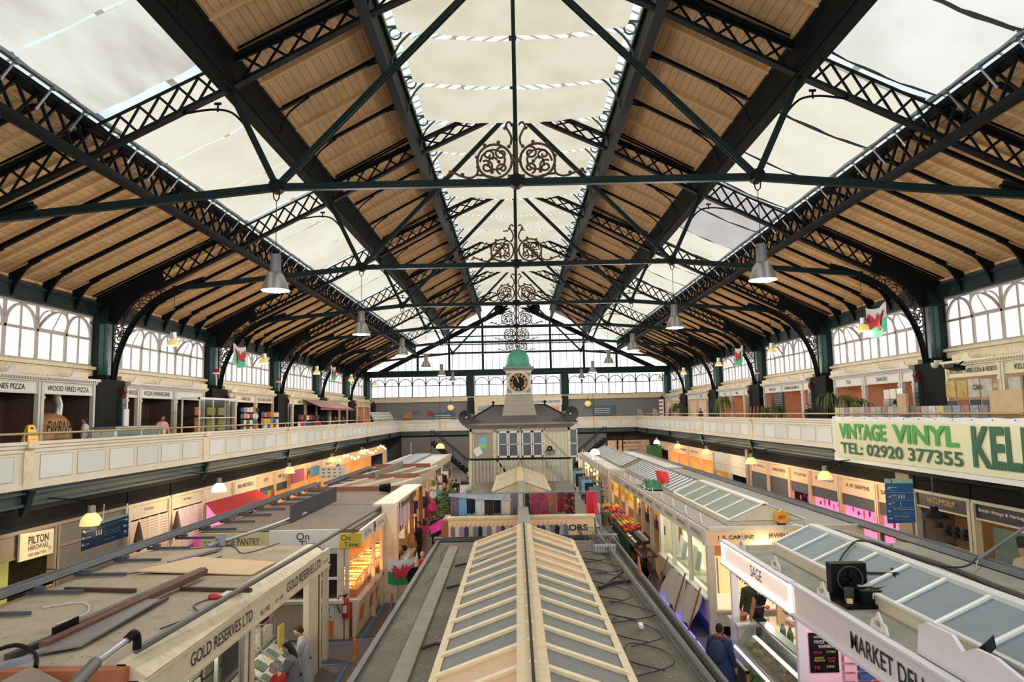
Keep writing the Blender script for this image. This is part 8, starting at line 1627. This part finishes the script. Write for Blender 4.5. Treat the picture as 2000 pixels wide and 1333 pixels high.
MB().box(4.95, 5.5, 17.5, 18.3, 1.0, 1.05).build('end_shelf', STALLW, label='cream end shelf carrying the wicker basket', cat='shelf'); MB().box(5.0, 5.4, 17.55, 18.25, 0, 1.0).build('end_pedestal', STALLW, label='cream pedestal under the basket shelf', cat='pedestal')
t = thing('wicker_basket', 'round wicker bread basket on the end shelf of the deli', 'basket', (5.15, 17.95, 1.05)); MB().lathe((5.15, 17.95, 1.05), [(.001, 0), (.14, 0), (.2, .13), (.21, .14), (.18, .13), (.001, .04)], 16).build('basket', mat('wicker', (176, 112, 60), .8, var=.4, scale=30), t)
t = thing('wooden_menu_board', 'wooden board standing upright beside the wicker basket', 'board', (5.45, 17.8, 1.05)); MB().obox((5.42, 17.8, 1.3), (.02, .16, 0), (.06, 0, .26), (.01, 0, 0)).build('board', WOOD, t)
t = thing('card_till', 'dark till and card reader on the deli counter', 'till', (5.35, 17.2, 1.25)); MB().obox((5.4, 17.25, 1.4), (.13, .05, 0), (.02, -.02, .12), (0, .02, 0)).build('screen', BLACK, t); MB().box(5.28, 5.48, 17.0, 17.3, 1.25, 1.3).build('base', BLACK, t)
for i, (x, y, c_, nm) in enumerate(((5.7, 16.6, (90, 100, 96), 'dark bottle'), (5.75, 16.3, (60, 90, 60), 'green bottle'), (5.62, 14.9, (240, 150, 30), 'orange juice jug'), (5.72, 14.75, (220, 140, 50), 'amber jar'), (5.8, 14.3, (90, 90, 94), 'steel cutlery pot'))): MB().lathe((x, y, 1.0 if i < 2 else 1.0), [(.001, 0), (.06, 0), (.065, .2), (.03, .27), (.03, .32), (.001, .32)] if i < 2 else [(.001, 0), (.09, 0), (.1, .26), (.001, .27)], 12).build('bottle' if i < 2 else 'jar', mat('bottle_%d' % i, c_, .3), label='%s on the deli worktop' % nm, cat='bottle' if i < 2 else 'jar')
MB().box(5.95, 6.2, 17.6, 17.7, 1.0, 1.42).build('paper_bag', mat('kraft', (190, 160, 124), .8), label='brown paper bag standing at the back of the deli worktop', cat='bag')
t = thing('flower_vase', 'red flower in a vase at the back of the deli', 'vase', (5.85, 18.0, 1.0)); MB().lathe((5.85, 18.0, 1.0), [(.001, 0), (.04, 0), (.03, .2), (.001, .2)], 10).build('vase', CLEAR, t); MB().ell((5.85, 18.0, 1.3), .06, .06, .05, 8, 6).build('flower', mat('flower_red', (220, 40, 60), .5), t)
t = thing('chalk_menu', 'black chalkboard reading MARKET DELI WINTER WARMERS on the pink wall', 'sign', (5.38, 13.8, 1.28)); Q = lambda a, b_: Vector((5.16 + .46 * a, 13.82, 1.3 + .64 * b_))
b0_ = Vector((5.16, 13.66, 1.3)); q = lambda a, b_: Vector((5.16 + .48 * a, 13.66, 1.3 + .66 * b_)); MB().box(5.14, 5.66, 13.67, 13.7, 1.28, 1.98).build('board', BLACK, t)
YC = mat('chalk_yellow', (210, 220, 70), .8); RC = mat('chalk_red', (210, 50, 70), .8)
for (ln, a, b_, w_, h_, m_) in (('MARKET DELI', .4, .93, .55, .06, WHITE), ('WINTER', .32, .8, .4, .09, WHITE), ('WARMERS', .55, .68, .55, .09, WHITE), ('SOUP', .25, .52, .3, .06, RC), ('CHILLI', .75, .54, .35, .05, YC), ('JACKET\nPOTATO', .3, .34, .4, .12, YC), ('PASTA\nBAKE', .76, .32, .3, .12, RC), ('PIE', .2, .12, .2, .08, RC), ('STEW', .7, .14, .3, .06, YC)): text(ln, q(a, b_) + Vector((0, -.005, 0)), (1, 0, 0), (0, 0, 1), h_ * .66, w_ * .48, m_, t)
SN = [mat('snack_%d' % i, c_, .5, var=.15) for i, c_ in enumerate(((226, 180, 190), (60, 100, 160), (220, 100, 80), (150, 180, 80)))]
for i in range(4):
    for j in range(6): MB().box(5.72 + i * .27, 5.94 + i * .27, 13.58, 13.68, 1.0 + j * .16, 1.11 + j * .16).build('snack_box', SN[i], label='%s snack box on the deli wall shelves, %s row up' % (('pink', 'blue', 'coral', 'green')[i], ORD[j]), cat='box', group='snack boxes on the deli wall')
t = thing('snack_crate', 'brown crate heaped with bright snack packets below the boxes', 'crate', (6.1, 13.2, .6)); MB().box(5.7, 6.7, 12.9, 13.5, .0, .85).build('crate', DWOOD, t)
for i in range(36): MB().obox((5.78 + (i % 9) * .1, 13.0 + (i // 9) * .12, .92), (.04, .01, 0), (0, .02, .06), (0, .02, -.005)).build('snack_packet', [ORN[2], ORN[4], ORN[1], ORN[0], ORN[5]][(i // 9 + i % 3) % 5], label='bright snack packet in the brown crate, %s along, %s row' % (ORD[i % 9], ORD[i // 9]), cat='packet', group='snack packets in the crate')
# black folding boards in the aisle
for i in range(3):
    y = 17.3 - i * .82; t = thing('barrier_board', 'black panel with wooden edge forming a barrier by the deli, %s from the far end' % ORD[i], 'board', (4.35, y, 0), 'black barrier panels by the deli'); MB().box(4.33, 4.37, y - .74, y, .04, .86).build('panel', mat('board_slate', (46, 52, 62), .6), t); MB().box(4.32, 4.38, y - .8, y - .74, 0, .9).build('edge_post', WOOD, t); MB().box(4.32, 4.38, y - .8, y, .86, .9).build('top_rail', SGY, t)
# AC unit and roof clutter on the deli
t = thing('cooling_unit', 'black compressor unit with a round fan on the deli roof', 'cooling unit', (4.95, 12, 2.87)); MB().box(5.15, 5.75, 12.55, 12.75, 2.92, 3.45).build('fan_shroud', BLACK, t); MB().lathe((5.45, 12.5, 3.2), [(.22, .05), (.22, 0), (.2, 0), (.2, .05), (.001, .06)], 24, 'y').build('fan_ring', DARKGREY, t)
m = MB(); [m.beam((5.45, 12.5, 3.2), (5.45 + .18 * math.cos(a), 12.5, 3.2 + .18 * math.sin(a)), .05, .01, (0, 1, 0)) for a in (0, 1.57, 3.14, 4.71)]; m.build('fan_blades', BLACK, t)
MB().box(5.1, 5.95, 11.9, 12.7, 2.87, 2.92).build('base_plate', BLACK, t); MB().lathe((5.62, 12.2, 2.92), [(.001, 0), (.14, 0), (.15, .12), (.13, .2), (.001, .23)], 16).build('compressor', BLACK, t, smooth=True); MB().box(5.4, 5.75, 12.0, 12.3, 2.92, 3.12).build('motor_box', BLACK, t); MB().lathe((5.3, 12.25, 2.92), [(.001, 0), (.08, 0), (.08, .2), (.001, .21)], 12).build('cylinder', DARKGREY, t); MB().box(5.16, 5.24, 12.0, 12.06, 2.93, 3.0).build('yellow_label', mat('label_yellow', (220, 200, 120), .5), t); MB().box(5.56, 5.58, 11.985, 11.999, 3.0, 3.08).build('white_label', WHITE, t)
MB().tube(arcs([(5.7, 12.2, 3.1), (6.0, 12.1, 3.2), (6.2, 12.6, 3.34)]), .025, 6).build('pipes', BLACK, t)
pipe([(6.15, 12.3, 3.33), (5.9, 12.9, 3.22), (5.75, 13.6, 3.18), (6.2, 14.2, 3.38), (6.6, 14.3, 3.5), (7.4, 13.6, 3.2), (8.4, 14.2, 3.0), (9.15, 15.0, 3.0)], .02, CABLE, 'black_cable_run', 'black cable run bending over the deli lantern', 'cable', 6)
pipe([(9.2, 15.0, 2.98), (9.35, 15.06, 3.03), (11.2, 16.0, 3.62), (13.1, 17, 4.2)], .035, STEEL, 'grey_conduit', 'grey conduit climbing from the right cable tray to the gallery', 'conduit', 8)
pipe([(7.6, 19.5, 2.98), (7.9, 17, 2.98), (8.1, 14.5, 2.99), (8.0, 12, 2.98), (8.1, 9.5, 2.98)], .06, PIPED, 'thick_hose', 'thick black hose lying beyond the deli lantern', 'hose', 8); pipe([(7.2, 19.9, 3.02), (7.6, 19.2, 2.98), (8.1, 18.6, 2.98), (8.2, 16.5, 2.98)], .04, STEEL, 'roof_conduit', 'grey conduit lying from the jeweller roof to the deli roof', 'conduit')
pipe([(9.15, 14.95, 3.0), (9.05, 14.9, 2.7), (9.1, 14.8, 2.2)], .012, WHITE, 'white_cable', 'white cable dangling from the end of the grey conduit', 'cable', 5); MB().ell((8.9, 12.1, 2.96), .05, .05, .06, 8, 6).build('bare_bulb', COOL, label='tiny bright bulb on the roof beside the right cable tray', cat='bulb')
t = thing('plug_cable', 'black plug and looped cable at the bottom right corner', 'cable', (5.7, 8.4, 3.1)); MB().tube(arcs([(5.75, 8.55, 3.2), (5.75, 8.5, 3.42), (5.85, 8.45, 3.52), (6.0, 8.35, 3.42), (6.1, 8.2, 3.25)]), .012, 6).build('cable', BLACK, t); MB().box(5.72, 5.78, 8.5, 8.56, 3.2, 3.3).build('plug', ALU, t)
MB().prism([(5.2, 9.0, 3.05), (5.5, 9.3, 3.05), (5.5, 8.9, 3.36), (5.2, 8.6, 3.36)], (.02, 0, -.15)).build('black_cover', BLACK, label='black crumpled cover behind the white shaped parapet', cat='cover'); MB().box(5.75, 6.3, 7.6, 8.2, 3.1, 3.3).build('black_box', BLACK, label='black box at the bottom right corner on the deli lantern', cat='box')
# ================================================================== LEFT AISLE GOODS
for k, (x, y, z, m_, lb) in enumerate(((-4.0, 33.0, 2.55, PKC, 'white faced clock purse with pink edge'), (-4.0, 32.6, 2.05, HPK, 'pink faced clock hanging under the purse'))): t = thing('novelty_clock', lb + ' at the left handbag stall', 'clock', (x, y, z - .2)); MB().lathe((x, y, z), [(.2, 0), (.2, .06), (.001, .06)], 20, 'y').build('rim', m_, t); MB().lathe((x, y - .02, z), [(.001, 0), (.15, 0)], 20, 'y').build('face', WHITE if k == 0 else m_, t); MB().beam((x, y - .04, z), (x + .02, y - .04, z + .15), .02, .01).build('hand', BLACK, t)
gc = [ORC, HPK, CMR, LEAF, ORN[3], CB, TEC, CPU, LEAF2, CRM, CR, CG]
for i in range(60):
    y = 32 + (i % 20) * 1.15; z = (2.3, 1.75, 1.2)[i // 20] + random.uniform(-.15, .15); x = -4.55 - (y - 32) * .035 + random.uniform(-.12, .12)
    hang(x, y, z, random.uniform(.4, .6), random.uniform(.3, .5), 'x' if i % 2 else 'y', random.choice(gc), 'hanging_bag', 'bright bag hanging on the left aisle, %s from the near end, %s row' % (ORD[i % 20], ('upper', 'middle', 'lower')[i // 20]), 'bag', 'bright goods hung along the left aisle')
for i in range(24):
    y = 36 + (i % 12) * 1.6; z = (2.35, 1.5)[i // 12]; hang(-2.75 - .1 * (i % 3), y, z + .3, .8, .55, 'x', [CW, DPL, CG, CR, LIL, CT][i % 6], 'hanging_shirt', 'shirt hanging beside the office on the left aisle, %s from the near end, %s row' % (ORD[i % 12], ('upper', 'lower')[i // 12]), 'shirt', 'shirts hung beside the office, left')
for i in range(16):
    y = 27.5 + i * .75; hang(2.75 + .06 * (i % 2), y, 3.3, .6, .45, 'y' if i % 2 else 'x', [CG, CLG, BKN, CLG, LBL, CJ][i % 6], 'wrapped_shirt', 'plastic wrapped shirt hung over the right aisle, %s from the near end' % ORD[i], 'shirt', 'wrapped shirts over the right aisle')
for i, (x, y) in enumerate(((-4.1, 36), (-4.0, 40), (-4.2, 43.5), (4.7, 44), (4.8, 48))):
    t = thing('leafy_plant', 'bushy green plant on the %s aisle, %s from the near end' % ('left' if x < 0 else 'right', ORD[i if x < 0 else i - 3]), 'plant', (x, y, .6), 'green plants on the aisles'); MB().lathe((x, y, 0), [(.001, 0), (.2, 0), (.25, .6), (.001, .58)], 12).build('pot', POT, t); m = MB()
    for q_ in range(260): c_ = Vector((x + random.gauss(0, .25), y + random.gauss(0, .35), 1.15 + random.gauss(0, .4))); d = Vector((random.uniform(-1, 1), random.uniform(-1, 1), random.uniform(-.6, 1))).normalized() * .11; e_ = d.orthogonal().normalized() * .05; m.add([c_ - d, c_ + e_, c_ + d, c_ - e_], [(0, 1, 2, 3)])
    m.build('leaves', LEAF2 if i % 2 else LEAF, t)
# ------------------------------------------------------------------ people in the aisles
person((-4.3, 30.6, 0), PI / 2 + .3, 'woman in black reaching to the accessory stall in the left aisle', CB, CB, 'black', h=1.68, arms=(((.1, .22, -.12), (.12, .48, -.1)), ((.08, -.02, -.27), (.1, .06, -.5))))
person((-3.8, 32.2, 0), 2.6, 'man in a dark jacket over a grey shirt in the left aisle', CB, CB, 'black', skin=SKIN2, h=1.78, coat=.2, nod=.3)
person((-3.35, 24.3, 0), .3, 'person with pale hair and a red coat low in the left aisle', CR, CB, 'blond', h=1.6, coat=.4, girth=1.15)
person((-3.9, 43.5, 0), 2.9, 'bald man in dark clothes farther down the left aisle', CB, CB, 'bald', h=1.78)
person((-3.6, 40.2, 0), .1, 'man in a white top with a backpack farther down the left aisle', CLG, CG, 'black', h=1.75)
person((-3.3, 44.8, 0), .2, 'person in purple grey at the far left aisle', LIL, CB, 'grey', h=1.68)
person((-4.4, 50, 0), .5, 'distant figure in black in the left aisle', CB, CB, 'dark', h=1.7); person((-3.5, 52, 0), 2.8, 'distant figure in pink in the left aisle', PKC, CB, 'brown', h=1.65)
person((3.85, 33.9, 0), -.5, 'person in an olive green coat seen from behind in the right aisle', COL, CN, 'dark', h=1.74, coat=.3, nod=.6, lean=.2, girth=1.1)
person((3.85, 37.3, 0), -1.2, 'person in a cream coat with a black shoulder bag in the right aisle', CRM, CB, 'ginger', h=1.7, coat=.3, girth=1.1)
person((3.65, 38.0, 0), 2.4, 'woman with black hair facing out in the right aisle', CB, CB, 'black', h=1.68, hairlen=.06)
person((4.1, 47, 0), .2, 'distant figure in grey in the right aisle', CG, CN, 'dark', h=1.72); person((5.7, 29.8, 0), PI / 2, 'stallholder in purple behind the bags on the right', CPU, CB, 'dark', h=1.7)
person((5.95, 19.55, 0), .1, 'customer in a long dark olive coat facing the jeweller counter', cloth('dark_olive', (56, 58, 38)), CB, 'brown', h=1.66, coat=.5, girth=1.1)
person((6.2, 19.5, .5), .5, 'small child in dark clothes carried at the jeweller counter', CB, CN, 'brown', h=.95, sit=True)
person((6.32, 16.3, 0), 1.1, 'deli worker in a lilac grey shirt bending over the worktop', cloth('lilac_grey', (176, 164, 184)), cloth('brown_apron', (56, 40, 34)), 'grey', h=1.68, lean=.75, nod=.4, arms=(((.05, .1, -.26), (.0, .2, -.48)), ((.05, .1, -.26), (.0, .2, -.48))))
person((3.95, 15.35, 0), -.7, 'customer in a black beanie, burgundy scarf and blue puffer jacket by the deli', cloth('puffer_blue', (30, 56, 92)), CJ, 'dark', h=1.68, hat=CB, coat=.35, girth=1.2)
t = thing('backpack', 'dark blue backpack worn by the beanie customer', 'bag', (3.86, 15.2, 1.0)); MB().ell((3.84, 15.18, 1.2), .17, .14, .24, 12, 8, Matrix.Rotation(-.7, 3, 'Z')).build('pack', cloth('pack_blue', (40, 52, 84)), t, smooth=True); MB().lathe((3.95, 15.35, 1.36), [(.14, 0), (.17, .05), (.13, .12), (.09, .13)], 14).build('scarf', CMR, t, label='burgundy scarf around the neck') if 0 else None
MB().lathe((3.95, 15.35, 1.36), [(.13, 0), (.17, .05), (.14, .11), (.08, .12)], 14).build('scarf', CMR, label='burgundy scarf around the neck of the beanie customer', cat='scarf')
